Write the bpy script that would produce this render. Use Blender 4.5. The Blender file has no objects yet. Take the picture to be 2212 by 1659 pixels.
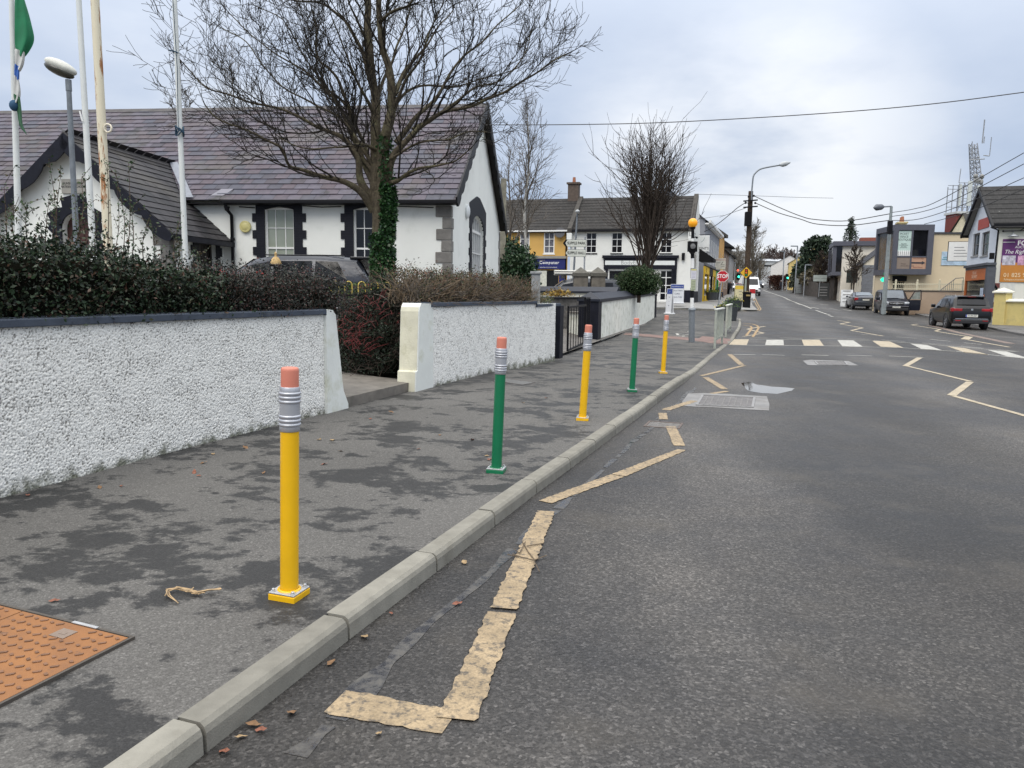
import bpy, math, random
import numpy as np
from mathutils import Vector, Matrix, noise as mnoise
random.seed(7)
R = math.radians
SC = bpy.context.scene
COL = SC.collection

# ------------------------------------------------------------------ camera measurements (photo measured on a 2212 x 1659 view)
CAM_H, PITCH, ROLL, FPX = 1.555, R(6.8), R(0.8), 2884.0 * 2212 / 3840
_fw = Vector((0, math.cos(PITCH), -math.sin(PITCH)))
_r0 = Vector((1, 0, 0)); _u0 = Vector((0, math.sin(PITCH), math.cos(PITCH)))
_rt = _r0 * math.cos(ROLL) + _u0 * math.sin(ROLL)
_up = -_r0 * math.sin(ROLL) + _u0 * math.cos(ROLL)
EYE = Vector((0, 0, CAM_H))
def ray(x, y): return _fw + _rt * ((x - 1106) / FPX) - _up * ((y - 829.5) / FPX)
def A(x, y, Y):                       # point on the sight line of (x, y) at forward distance Y
	d = ray(x, y); return EYE + d * (Y / d.y)
def interp(T, v):
	if v <= T[0][0]: return T[0][1]
	for (a, fa), (b, fb) in zip(T, T[1:]):
		if v <= b:
			t = (v - a) / (b - a); return fa + (fb - fa) * t
	return T[-1][1]
ZT = [(-50, 0), (36, 0), (45, .08), (55, .25), (70, .6), (90, 1.1), (110, 1.65), (135, 2.35), (160, 3.1), (200, 4.2), (250, 5.2), (300, 6), (700, 9)]
LT = [(36, 0), (45, .2), (55, .32), (70, .25), (90, 0)]
def zg(x, Y):                         # ground height: level street that climbs gently in the distance
	return interp(ZT, Y) + interp(LT, Y) * min(1, max(0, (25 - x) / 12))
def G(x, y, dz=0.0):                  # ground point seen at (x, y)
	d = ray(x, y); lo, hi = 1.0, 500.0
	for _ in range(50):
		m = (lo + hi) / 2; P = EYE + d * (m / d.y)
		if P.z > zg(P.x, P.y) + dz: lo = m
		else: hi = m
	P = EYE + d * (lo / d.y); P.z = zg(P.x, P.y) + dz
	return P
def crop(ox, oy, s): return lambda X, Y: ((ox + X / s) * 2212 / 3840, (oy + Y / s) * 2212 / 3840)
c2 = crop(0, 500, 2.304); c3 = crop(900, 300, 2.212); c4 = crop(1800, 450, 2.765); c5 = crop(1950, 950, 2.765)
c6 = crop(640, 0, 1.418); c7 = crop(2600, 900, 5.53); c8 = crop(2900, 750, 4.424); c9 = crop(3340, 750, 4.424)
cA = crop(3140, 1000, 3.16); cB = crop(3400, 400, 5.03); cP = crop(2500, 550, 4.424); cZ = crop(2350, 1200, 2.765)

# ------------------------------------------------------------------ mesh builder
class MB:
	def __init__(s): s.v = []; s.f = []; s.uv = []; s.T = None
	def pt(s, p):
		p = Vector(p)
		if s.T is not None: p = s.T @ p
		s.v.append((p.x, p.y, p.z)); return len(s.v) - 1
	def face(s, pts, uv=None):
		s.f.append([s.pt(p) for p in pts]); s.uv.append(uv)
	def quad(s, a, b, c, d, uv=None): s.face((a, b, c, d), uv)
	def idx(s, ids, uv=None): s.f.append(list(ids)); s.uv.append(uv)
	def box(s, x0, y0, z0, x1, y1, z1):
		p = [s.pt(q) for q in ((x0,y0,z0),(x1,y0,z0),(x1,y1,z0),(x0,y1,z0),(x0,y0,z1),(x1,y0,z1),(x1,y1,z1),(x0,y1,z1))]
		for q in ((0,3,2,1),(4,5,6,7),(0,1,5,4),(1,2,6,5),(2,3,7,6),(3,0,4,7)): s.idx([p[i] for i in q])
	def beam(s, a, b, w, h, up=(0, 0, 1)):       # box along a segment
		a = Vector(a); b = Vector(b); d = (b - a).normalized(); u = Vector(up)
		r = d.cross(u)
		if r.length < 1e-5: r = d.cross(Vector((0, 1, 0)))
		r.normalize(); u = r.cross(d)
		c = []
		for q in (a, b):
			for i, j in ((-1,-1),(1,-1),(1,1),(-1,1)): c.append(s.pt(q + r * (w / 2 * i) + u * (h / 2 * j)))
		for q in ((3,2,1,0),(4,5,6,7),(0,1,5,4),(1,2,6,5),(2,3,7,6),(3,0,4,7)): s.idx([c[i] for i in q])
	def prism(s, poly, d0, d1, axis='y'):        # polygon in the plane across an axis, extruded
		def P(p, d): return {'y': (p[0], d, p[1]), 'x': (d, p[0], p[1]), 'z': (p[0], p[1], d)}[axis]
		a = [s.pt(P(p, d0)) for p in poly]; b = [s.pt(P(p, d1)) for p in poly]
		n = len(poly)
		s.idx(a); s.idx(b[::-1])
		for i in range(n): s.idx((a[(i+1) % n], a[i], b[i], b[(i+1) % n]))
	def tube(s, pts, rad, n=6, cap=True):
		pts = [Vector(p) for p in pts]
		if not hasattr(rad, '__len__'): rad = [rad] * len(pts)
		t = (pts[1] - pts[0]).normalized()
		u = t.cross(Vector((0, 0, 1)))
		if u.length < .1: u = t.cross(Vector((0, 1, 0)))
		u.normalize(); rings = []
		for i, p in enumerate(pts):
			if i == 0: t = pts[1] - pts[0]
			elif i == len(pts) - 1: t = pts[-1] - pts[-2]
			else: t = pts[i+1] - pts[i-1]
			t.normalize(); u = (u - t * u.dot(t)).normalized(); w = t.cross(u)
			rings.append([s.pt(p + (u * math.cos(k * 2 * math.pi / n) + w * math.sin(k * 2 * math.pi / n)) * rad[i]) for k in range(n)])
		for a, b in zip(rings, rings[1:]):
			for k in range(n): s.idx((a[k], a[(k+1) % n], b[(k+1) % n], b[k]))
		if cap:
			for q in (rings[0][::-1], rings[-1]): m = len(s.v); s.v += [s.v[i] for i in q]; s.idx(range(m, m + n))
	def lathe(s, prof, n=16, o=(0, 0, 0), cap=True):
		o = Vector(o); rings = []
		for r, z in prof: rings.append([s.pt(o + Vector((r * math.cos(k * 2 * math.pi / n), r * math.sin(k * 2 * math.pi / n), z))) for k in range(n)])
		for a, b in zip(rings, rings[1:]):
			for k in range(n): s.idx((a[k], a[(k+1) % n], b[(k+1) % n], b[k]))
		if cap:
			for q in (rings[0][::-1], rings[-1]): m = len(s.v); s.v += [s.v[i] for i in q]; s.idx(range(m, m + n))
	def sphere(s, c, r, n=14, m=9, sq=(1, 1, 1)):
		c = Vector(c); rings = []
		for j in range(1, m):
			th = math.pi * j / m
			rings.append([s.pt(c + Vector((r*sq[0]*math.sin(th)*math.cos(k*2*math.pi/n), r*sq[1]*math.sin(th)*math.sin(k*2*math.pi/n), r*sq[2]*math.cos(th)))) for k in range(n)])
		t = s.pt(c + Vector((0, 0, r * sq[2]))); b = s.pt(c - Vector((0, 0, r * sq[2])))
		for a, d in zip(rings, rings[1:]):
			for k in range(n): s.idx((a[k], d[k], d[(k+1) % n], a[(k+1) % n]))
		for k in range(n): s.idx((t, rings[0][k], rings[0][(k+1) % n])); s.idx((b, rings[-1][(k+1) % n], rings[-1][k]))
	def wall(s, L, H, ops=(), dep=.12, x0=0, z0=0):      # plane y = 0 facing -y with openings (x0, z0, x1, z1) and reveals
		xs = sorted({x0, L, *[v for o in ops for v in (o[0], o[2])]}); zs = sorted({z0, H, *[v for o in ops for v in (o[1], o[3])]})
		for a, b in zip(xs, xs[1:]):
			for c, d in zip(zs, zs[1:]):
				mx, mz = (a + b) / 2, (c + d) / 2
				if any(o[0] < mx < o[2] and o[1] < mz < o[3] for o in ops): continue
				s.quad((a, 0, c), (b, 0, c), (b, 0, d), (a, 0, d))
		for a, c, b, d in [o[:4] for o in ops]:
			s.quad((a, 0, c), (a, 0, d), (a, dep, d), (a, dep, c)); s.quad((b, 0, d), (b, 0, c), (b, dep, c), (b, dep, d))
			s.quad((a, 0, d), (b, 0, d), (b, dep, d), (a, dep, d)); s.quad((b, 0, c), (a, 0, c), (a, dep, c), (b, dep, c))
	def build(s, name, mat=None, parent=None, smooth=False, bevel=0, weld=False):
		me = bpy.data.meshes.new(name); me.from_pydata(s.v, [], s.f)
		if any(u is not None for u in s.uv):
			L = me.uv_layers.new(name='UVMap'); k = 0
			for f, u in zip(s.f, s.uv):
				for j in range(len(f)):
					if u is not None: L.data[k].uv = u[j]
					k += 1
		if smooth: me.shade_smooth() if hasattr(me, 'shade_smooth') else None
		if mat: me.materials.append(mat)
		o = bpy.data.objects.new(name, me); COL.objects.link(o)
		if parent: o.parent = parent
		if weld:
			m = o.modifiers.new('Weld', 'WELD'); m.merge_threshold = 1e-4
		if bevel:
			m = o.modifiers.new('Bevel', 'BEVEL'); m.width = bevel; m.segments = 2; m.limit_method = 'ANGLE'; m.angle_limit = R(40)
		return o
def tag(o, label=None, cat=None, group=None, kind=None):
	if label: o['label'] = label
	if cat: o['category'] = cat
	if group: o['group'] = group
	if kind: o['kind'] = kind
	return o
def thing(name, label, cat, loc=(0, 0, 0), rz=0, group=None):
	o = bpy.data.objects.new(name, None); COL.objects.link(o); o.location = loc; o.rotation_euler = (0, 0, rz)
	o.empty_display_size = .2
	return tag(o, label, cat, group)
def struct(name, mb, m, smooth=False):
	return tag(mb.build(name, m, None, smooth), kind='structure')
def dup(root, loc, rz, label, group=None):
	r = root.copy(); COL.objects.link(r); r.location = loc; r.rotation_euler = (0, 0, rz); r['label'] = label
	if group: r['group'] = group
	for ch in list(root.children):
		c = ch.copy(); COL.objects.link(c); c.parent = r
		for g in ch.children:
			d = g.copy(); COL.objects.link(d); d.parent = c
	return r
class Frame:                          # a wall plane: origin, heading; px() turns a measured point into (along, up)
	def __init__(s, o, rz):
		s.o = Vector(o); s.rz = rz; s.u = Vector((math.cos(rz), math.sin(rz), 0)); s.n = Vector((-math.sin(rz), math.cos(rz), 0))
	def px(s, xy, off=0):
		d = ray(*xy); P0 = s.o + s.n * off
		P = EYE + d * ((P0 - EYE).dot(s.n) / d.dot(s.n)); L = P - s.o
		return L.dot(s.u), L.z
	def side(s, xy, x=0):             # on the plane across the wall at 'along' = x: (depth, up)
		d = ray(*xy); P0 = s.o + s.u * x
		P = EYE + d * ((P0 - EYE).dot(s.u) / d.dot(s.u)); L = P - s.o
		return L.dot(s.n), L.z
def face_T(face, W, D):
	if face == 'front': return Matrix()
	if face == 'left': return Matrix(((0, 1, 0, 0), (-1, 0, 0, D), (0, 0, 1, 0), (0, 0, 0, 1)))
	if face == 'right': return Matrix(((0, -1, 0, W), (1, 0, 0, 0), (0, 0, 1, 0), (0, 0, 0, 1)))
	return Matrix(((-1, 0, 0, W), (0, -1, 0, D), (0, 0, 1, 0), (0, 0, 0, 1)))
TMP = bpy.data.scenes.new('workbench')
def evaluated_mesh(o):                # evaluate one object in a scene of its own (fast), return its mesh
	TMP.collection.objects.link(o); vl = TMP.view_layers[0]; vl.update()
	me = bpy.data.meshes.new_from_object(o.evaluated_get(vl.depsgraph)); bpy.data.objects.remove(o); return me
def text(name, s, size, mat, parent, loc, rot=(R(90), 0, 0), ext=.004, ax='LEFT', shear=0, sx=1.0, ls=1.0, bold=0, cs=1.0):
	cu = bpy.data.curves.new(name, 'FONT'); cu.body = s; cu.size = size; cu.extrude = ext; cu.align_x = ax; cu.align_y = 'CENTER'
	cu.shear = shear; cu.space_line = ls; cu.offset = bold; cu.resolution_u = 3; cu.space_character = cs
	t = bpy.data.objects.new(name + '_tmp', cu)
	me = evaluated_mesh(t); me.name = name; me.materials.clear(); me.materials.append(mat)
	o = bpy.data.objects.new(name, me); COL.objects.link(o)
	if parent: o.parent = parent
	o.location = loc; o.rotation_euler = rot; o.scale = (sx, 1, 1)
	return o

# ------------------------------------------------------------------ materials
def _nt(name):
	m = bpy.data.materials.new(name); m.use_nodes = True; nt = m.node_tree
	return m, nt, nt.nodes['Principled BSDF']
def N(nt, typ, **kw):
	n = nt.nodes.new(typ)
	for k, v in kw.items():
		if k.startswith('i_'): n.inputs[k[2:].replace('_', ' ')].default_value = v
		else: setattr(n, k, v)
	return n
def mixc(nt, f, a, b, mode='MIX'):
	m = nt.nodes.new('ShaderNodeMix'); m.data_type = 'RGBA'; m.blend_type = mode
	for s, v in ((m.inputs[0], f), (m.inputs[6], a), (m.inputs[7], b)):
		if hasattr(v, 'links'): nt.links.new(v, s)
		elif isinstance(v, (int, float)): s.default_value = v
		else: s.default_value = (*v[:3], 1)
	return m.outputs[2]
def math_(nt, op, a, b=0.0, clamp=False):
	m = nt.nodes.new('ShaderNodeMath'); m.operation = op; m.use_clamp = clamp
	for s, v in ((m.inputs[0], a), (m.inputs[1], b)):
		if hasattr(v, 'links'): nt.links.new(v, s)
		else: s.default_value = v
	return m.outputs[0]
def ramp(nt, f, stops):
	r = nt.nodes.new('ShaderNodeValToRGB'); nt.links.new(f, r.inputs[0]); e = r.color_ramp.elements
	while len(e) < len(stops): e.new(.5)
	for k, (p, c) in zip(e, stops):
		k.position = p; k.color = (c, c, c, 1) if isinstance(c, (int, float)) else (*c, 1)
	return r.outputs[0]
def coords(nt, kind='Object', scale=None):
	o = nt.nodes.new('ShaderNodeTexCoord').outputs[kind]
	if scale is not None:
		mp = nt.nodes.new('ShaderNodeMapping'); mp.inputs['Scale'].default_value = scale; nt.links.new(o, mp.inputs[0]); o = mp.outputs[0]
	return o
def noise(nt, vec, scale, detail=4, rough=.55):
	n = nt.nodes.new('ShaderNodeTexNoise'); n.inputs['Scale'].default_value = scale; n.inputs['Detail'].default_value = detail
	n.inputs['Roughness'].default_value = rough; nt.links.new(vec, n.inputs['Vector']); return n.outputs[0]
def voro(nt, vec, scale, out='Distance', feat='F1'):
	n = nt.nodes.new('ShaderNodeTexVoronoi'); n.feature = feat; n.inputs['Scale'].default_value = scale
	nt.links.new(vec, n.inputs['Vector']); return n.outputs[out]
def bump(nt, bs, h, strength=.3, dist=.01):
	b = nt.nodes.new('ShaderNodeBump'); b.inputs['Strength'].default_value = strength; b.inputs['Distance'].default_value = dist
	nt.links.new(h, b.inputs['Height']); nt.links.new(b.outputs[0], bs.inputs['Normal'])
def sc(c, k): return tuple(min(1, v * k) for v in c)
_cache = {}
def M(name, col, rough=.6, metal=0, var=.12, vs=5, bmp=0, bs=60, spec=.5, coat=0, dirt=None, emit=0, alpha=None, trans=0):
	if name in _cache: return _cache[name]
	m, nt, b = _nt(name); v = coords(nt)
	n = noise(nt, v, vs, 5)
	n2 = ramp(nt, n, ((.3, 0.0), (.7, 1.0)))
	c = mixc(nt, n2, sc(col, 1 - var), sc(col, 1 + var))
	if dirt:
		dn = ramp(nt, noise(nt, v, dirt[2], 6, .65), ((dirt[3], 0.0), (dirt[3] + .18, 1.0)))
		c = mixc(nt, math_(nt, 'MULTIPLY', dn, dirt[1]), c, dirt[0])
	nt.links.new(c, b.inputs['Base Color'])
	b.inputs['Roughness'].default_value = rough; b.inputs['Metallic'].default_value = metal
	b.inputs['Specular IOR Level'].default_value = spec; b.inputs['Coat Weight'].default_value = coat
	b.inputs['Coat Roughness'].default_value = .05
	if emit:
		b.inputs['Emission Color'].default_value = (*col, 1); b.inputs['Emission Strength'].default_value = emit
	if bmp: bump(nt, b, noise(nt, v, bs, 4), bmp, .01)
	_cache[name] = m; return m
white = M('white_render', (.76, .77, .74), .8, var=.05, vs=1.2, bmp=.15, bs=40, dirt=((.45, .46, .42), .35, 1.5, .56))
bluewhite = M('pale_render', (.70, .73, .78), .8, var=.05, vs=1.2, bmp=.15, bs=40, dirt=((.45, .48, .5), .3, 1.5, .56))
navy = M('navy_black_paint', (.009, .010, .017), .55, spec=.22, var=.3, vs=6, bmp=.2, bs=50, dirt=((.03, .03, .034), .5, 8, .58))
navyg = M('dark_blue_gloss_paint', (.014, .017, .027), .5, spec=.35, var=.25, vs=5, bmp=.1, bs=40, dirt=((.045, .045, .05), .4, 7, .6))
slateblue = M('slate_blue_coping_paint', (.055, .068, .092), .65, spec=.3, var=.2, vs=7, bmp=.25, bs=60, dirt=((.16, .16, .15), .6, 6, .6))
plastic_w = M('white_window_paint', (.78, .78, .76), .4, var=.04)
blackp = M('black_paint', (.007, .007, .009), .5, var=.2, spec=.2)
blackm = M('matt_black', (.009, .009, .01), .8, var=.2, spec=.15)
steel = M('galvanised_steel', (.36, .38, .40), .5, metal=.6, var=.15, vs=12)
polegrey = M('grey_pole_paint', (.20, .22, .24), .5, metal=.3, var=.15, vs=10)
glassd = M('dark_window_glass', (.008, .009, .012), .08, var=.4, vs=.8, spec=.4)
glassl = M('sky_tinted_window_glass', (.07, .085, .10), .1, var=.5, vs=.8, spec=.5)  # paler blue-grey base colour stands in for the sky's reflection
chrome = M('chrome_trim', (.6, .61, .63), .2, metal=.9, var=.05)
# ------------------------------------------------------------------ ground materials
def asphalt(name, base, light, wet_lo, wet_hi, r_dry, r_wet, bs=.35, agg=95, patch=.9, tint=None, stretch=None, wet=None, amp=1.0, tracks=False, spots=False):
	m, nt, b = _nt(name); v = coords(nt)
	vp = coords(nt, 'Object', stretch) if stretch else v
	p = noise(nt, vp, patch, 9, .66)
	if spots: p = math_(nt, 'ADD', math_(nt, 'MULTIPLY', p, .62), math_(nt, 'MULTIPLY', noise(nt, vp, patch * 3.3, 8, .7), .38))
	w = ramp(nt, p, ((wet_lo, 0.0), (wet_hi, 1.0)))           # 1 = damp
	ag = voro(nt, v, agg, 'Color'); sp = nt.nodes.new('ShaderNodeSeparateColor'); nt.links.new(ag, sp.inputs[0])
	speck = ramp(nt, sp.outputs[0], ((.0, 1 - .42 * amp), (.7, 1.0), (.95, 1 + .45 * amp), (1.0, 1 + 1.0 * amp)))
	fine = ramp(nt, noise(nt, v, 160, 3), ((.3, .72), (.7, 1.28)))
	big = ramp(nt, noise(nt, v, .35, 4), ((.3, .82), (.7, 1.18)))
	c = mixc(nt, w, light, wet if wet else base)
	for k in (speck, fine, big): c = mixc(nt, 1.0, c, k, 'MULTIPLY')
	if tracks:
		mp = nt.nodes.new('ShaderNodeMapping'); mp.inputs['Rotation'].default_value = (0, 0, R(18)); mp.inputs['Scale'].default_value = (.62, .05, 1); nt.links.new(v, mp.inputs[0])
		c = mixc(nt, 1.0, c, ramp(nt, noise(nt, mp.outputs[0], 1.0, 5, .6), ((.32, .8), (.5, 1.0), (.68, 1.3))), 'MULTIPLY')
		sx = nt.nodes.new('ShaderNodeSeparateXYZ'); nt.links.new(v, sx.inputs[0]); u = math_(nt, 'ADD', math_(nt, 'ADD', math_(nt, 'MULTIPLY', sx.outputs[0], .95), math_(nt, 'MULTIPLY', sx.outputs[1], -.285)), math_(nt, 'MULTIPLY', noise(nt, v, .5, 4), .9))
		c = mixc(nt, 1.0, c, ramp(nt, math_(nt, 'DIVIDE', math_(nt, 'PINGPONG', math_(nt, 'ADD', u, 1.55), 1.75), 1.75), ((0.0, .74), (.4, .88), (.9, 1.45))), 'MULTIPLY')
	if spots:
		sd = voro(nt, v, 2.1); c = mixc(nt, ramp(nt, math_(nt, 'ADD', sd, math_(nt, 'MULTIPLY', noise(nt, v, 9, 3), .12)), ((.10, .85), (.135, 0.0))), c, (.016, .016, .017))
	if tint: c = mixc(nt, ramp(nt, noise(nt, v, 1.1, 4), ((.55, 0.0), (.75, .6))), c, tint)
	nt.links.new(c, b.inputs['Base Color'])
	r = nt.nodes.new('ShaderNodeMapRange'); nt.links.new(w, r.inputs[0]); r.inputs[3].default_value = r_dry; r.inputs[4].default_value = r_wet
	nt.links.new(r.outputs[0], b.inputs['Roughness']); b.inputs['Specular IOR Level'].default_value = .33
	hd = voro(nt, v, agg * .8); h2 = noise(nt, v, 40, 3)
	h = math_(nt, 'ADD', math_(nt, 'MULTIPLY', hd, .8), math_(nt, 'MULTIPLY', h2, .7))
	bump(nt, b, h, bs, .006)
	return m
m_road = asphalt('road_asphalt', (.028, .027, .027), (.060, .056, .052), .40, .62, .66, .5, bs=1.0, agg=85, patch=.45, tint=(.075, .066, .054), tracks=True, amp=1.15)
m_path = asphalt('footpath_asphalt', (.027, .0265, .026), (.105, .101, .095), .500, .535, .9, .6, bs=.4, agg=110, patch=1.7, stretch=(.8, 1.0, 1.0), amp=.55, spots=True)
m_side = asphalt('side_road_asphalt', (.045, .045, .048), (.075, .075, .077), .4, .65, .65, .45, bs=.3, agg=60, patch=.6)
m_pave = M('grey_paving', (.24, .235, .225), .75, var=.15, vs=1.5, bmp=.2, bs=30)
m_earth = M('bare_earth_and_grass', (.055, .065, .03), .95, var=.35, vs=2, bmp=.4, bs=20)
def island_tint(m, lo, hi):
	nt = m.node_tree; b = nt.nodes['Principled BSDF']; s = b.inputs['Base Color'].links[0].from_socket; g = nt.nodes.new('ShaderNodeNewGeometry')
	nt.links.new(mixc(nt, 1.0, s, ramp(nt, g.outputs['Random Per Island'], ((0, lo), (1, hi))), 'MULTIPLY'), b.inputs['Base Color']); return m
m_kerb = M('kerb_concrete', (.225, .215, .185), .85, spec=.25, var=.14, vs=9, bmp=.25, bs=120, dirt=((.15, .14, .115), .6, 5, .52))
island_tint(m_kerb, .82, 1.12)
m_slab = M('worn_concrete', (.16, .145, .125), .7, var=.25, vs=5, bmp=.3, bs=60, dirt=((.06, .06, .05), .6, 6, .55))

KB = [(-2.95, -3.2), (-1.01, 2.42), (-.71, 3.28), (-.40, 4.14), (-.09, 5.02), (.22, 5.89), (.54, 6.73), (.85, 7.56), (1.17, 8.43), (1.81, 10.17), (2.39, 11.78), (3.11, 13.72), (3.88, 15.89), (5.49, 20.54), (7.72, 26.85), (10.01, 33.96), (11.5, 38.8)]
WB = [(-6.2, -3), (-3.4, 5), (-2.88, 6.67), (-2.13, 8.75), (-1.2, 11.24), (-.06, 14.4), (.91, 16.6), (3.04, 24.2), (8.07, 42.2)]
def kx(Y): return interp([(p[1], p[0]) for p in KB], Y)
def wx(Y): return interp([(p[1], p[0]) for p in WB], Y)
def kz(Y): return interp([(-9, .1), (13.9, .1), (14.8, .045), (24.5, .03), (27.0, .03), (29, .1), (60, .1)], Y) + zg(8, Y)
def zf(x, Y): return kz(Y) + .045 * min(1, max(0, (kx(Y) - .15 - x) / 2.4))
def F(x, y, dz=0.0):                  # footpath point seen at (x, y)
	d = ray(x, y); lo, hi = 1.0, 60.0
	for _ in range(50):
		m = (lo + hi) / 2; P = EYE + d * (m / d.y)
		if P.z > zf(P.x, P.y) + dz: lo = m
		else: hi = m
	P = EYE + d * (lo / d.y); P.z = zf(P.x, P.y) + dz
	return P

# far country: one sheet to the horizon
b = MB(); xs = [-700, -300, -120, -60, -30, 0, 20, 40, 60, 90, 130, 250, 500, 800]; ys = [-120, -20, 0, 36, 45, 55, 70, 90, 110, 135, 160, 200, 250, 300, 450, 700, 1200]
for y0, y1 in zip(ys, ys[1:]):
	for x0, x1 in zip(xs, xs[1:]):
		b.quad(*[(x, y, zg(x, y) - .12) for x, y in ((x0, y0), (x1, y0), (x1, y1), (x0, y1))])
struct('ground', b, m_earth)
# road: street and the mouth of the side road
RK = [(8.5, -6), (12.0, 5), (16.5, 17), (22.3, 34), (25.4, 42), (30.4, 59), (36.6, 80), (43.8, 103), (57, 150), (68, 185), (90, 260)]
def rx(Y): return interp([(p[1], p[0]) for p in RK], Y)
LK2 = [(18.6, 60.5), (20.6, 66.4), (24.0, 78), (30.4, 99), (36.5, 119), (47.0, 150), (58, 185), (78, 260)]
def lx2(Y): return interp([(p[1], p[0]) for p in LK2], Y)
b = MB(); Y = -6.0; rows = []
while Y < 258:
	L = kx(Y) - .05 if Y < 38.8 else (-25 if Y < 61 else lx2(Y) - .3)
	rows.append((Y, L, rx(Y) + .1)); Y += .75 if Y < 45 else 2.5
for (y0, l0, r0), (y1, l1, r1) in zip(rows, rows[1:]):
	if abs(l0 - l1) > 5: l0 = l1 = max(l0, l1) if y0 > 50 else min(l0, l1)
	n = 8
	for k in range(n):
		a, c = k / n, (k + 1) / n
		P = [(l0 + (r0 - l0) * a, y0), (l0 + (r0 - l0) * c, y0), (l1 + (r1 - l1) * c, y1), (l1 + (r1 - l1) * a, y1)]
		b.quad(*[(x, y, zg(x, y)) for x, y in P])
struct('road', b, m_road)
# footpath by the school
b = MB(); Y = -4.0; ys = []
while Y < 43: ys.append(Y); Y += .4
def pxs(Y): return [kx(Y) - .125 + (wx(Y) - .25 - kx(Y) + .125) * k / 6 for k in range(7)]
for y0, y1 in zip(ys, ys[1:]):
	X0, X1 = pxs(y0), pxs(y1)
	for k in range(6): b.quad(*[(x, y, zf(x, y)) for x, y in ((X0[k+1], y0), (X0[k], y0), (X1[k], y1), (X1[k+1], y1))])
Yl = ys[-1]; c = [(kx(39) + .85, 42.2), (12.3, 42.6), (12.0, 43.9), (11.0, 44.8), (6, 46.6), (-4, 50), (-4, 46), (wx(42), 42.5)]
e = [(kx(38.8) - .14, 38.8), (11.95, 40.5), (12.35, 42.4), (12.1, 43.8), (11.0, 44.8), (6, 46.6), (-6, 50.6), (-6, 47), (6.5, 42.9)]
b.face([(x, y, zg(x, y) + .1) for x, y in e])
struct('footpath', b, m_path)
# kerb: stones with open joints
KL = [(x, y) for x, y in KB] + [(11.95, 40.4), (12.45, 42.1), (12.25, 43.8), (11.2, 45.0), (6.0, 46.8), (-6, 50.8)]
def walk(poly, step, s0=0.0):
	L = [0]
	for a, c in zip(poly, poly[1:]): L.append(L[-1] + math.dist(a, c))
	out = []; s = s0
	while s < L[-1]:
		for i in range(len(poly) - 1):
			if L[i] <= s <= L[i+1]:
				t = (s - L[i]) / (L[i+1] - L[i]); out.append((poly[i][0] + (poly[i+1][0] - poly[i][0]) * t, poly[i][1] + (poly[i+1][1] - poly[i][1]) * t)); break
		s += step
	return out
def kerb_stones(b, poly, step, hz, width=.125, s0=0.0, gap=.009, side=1, jit=0.0):
	P = walk(poly, step, s0)
	for p, q in zip(P, P[1:]):
		d = Vector((q[0] - p[0], q[1] - p[1], 0)); d.normalize(); l = Vector((-d.y, d.x, 0)) * side
		j = random.uniform(-jit, jit); ends = []
		for (x, y), k in ((p, gap), (q, -gap)):
			o = Vector((x, y, zg(x, y))) + d * k; h = hz(x, y) + j
			prof = [(0, -.12), (.006, h - .035), (.014, h - .014), (.032, h), (width, h + .001), (width, -.12)]
			ends.append([b.pt(o + l * a + Vector((0, 0, z))) for a, z in prof])
		e0, e1 = ends; n = len(e0)
		for i in range(n - 1):
			ids = (e0[i], e1[i], e1[i+1], e0[i+1]); b.idx(ids if side == 1 else ids[::-1])
		b.idx(e0); b.idx(e1[::-1])
b = MB(); s1 = math.dist(KB[0], KB[1])
kerb_stones(b, KL, .912, lambda x, y: kz(y) - zg(8, y) + .004, s0=s1 - 6 * .912, jit=.004)
struct('kerb', b, m_kerb)
# far corner pavement and right-hand pavement
b = MB(); fk = [G(*p) for p in ((1400, 667), (1445, 667.5), (1500, 669.5), (1560, 671.5), (1600, 672))]
fk = [(p.x, p.y) for p in fk]; x1, y1 = fk[-1]
fk += [(x1 + .8, y1 + .2), (x1 + 1.5, y1 + 1.0), (lx2(66), 66), (lx2(78), 78), (lx2(99), 99), (lx2(119), 119), (lx2(150), 150), (lx2(185), 185), (lx2(250), 250)]
def bld(i): return [(6, 62.0), (9, 61.4), (12, 60.5), (13.8, 60.0), (14.0, 60.3), (14.3, 61), (14.5, 62), (15.9, 66.2), (19.9, 78), (27, 99), (33.5, 119), (44, 150), (55, 185), (75, 250)][i]
zb = [.8, .9, .95, .95, .95, .95, .95, .95, 1.05, 1.5, 2.0, 2.95, 3.95, 5.4]
for i in range(len(fk) - 1):
	(ax, ay), (bx, by) = fk[i], fk[i+1]; (cx, cy), (dx, dy) = bld(i), bld(i+1)
	b.quad((ax, ay, zg(ax, ay) + .11), (bx, by, zg(bx, by) + .11), (dx, dy, zb[i+1]), (cx, cy, zb[i]))
struct('corner_pavement', b, m_pave)
b = MB(); kerb_stones(b, fk, 1.2, lambda x, y: .11, .16); struct('corner_kerb', b, m_kerb)
b = MB(); RKd = walk(RK, 2.0)
for (x0, y0), (x1, y1) in zip(RKd, RKd[1:]):
	w0, w1 = 4.2, 4.2
	b.quad((x0 + .1, y0, zg(x0, y0) + .1), (x0 + w0, y0 - .3 * w0, zg(x0, y0) + .15), (x1 + w1, y1 - .3 * w1, zg(x1, y1) + .15), (x1 + .1, y1, zg(x1, y1) + .1))
struct('far_pavement', b, asphalt('far_pavement_asphalt', (.06, .06, .06), (.15, .145, .14), .45, .6, .8, .6, bs=.2))
b = MB(); kerb_stones(b, RK, 1.2, lambda x, y: .1, .15, side=-1); struct('far_kerb', b, M('dark_kerb', (.13, .125, .12), .8, var=.3, vs=3))
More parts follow.
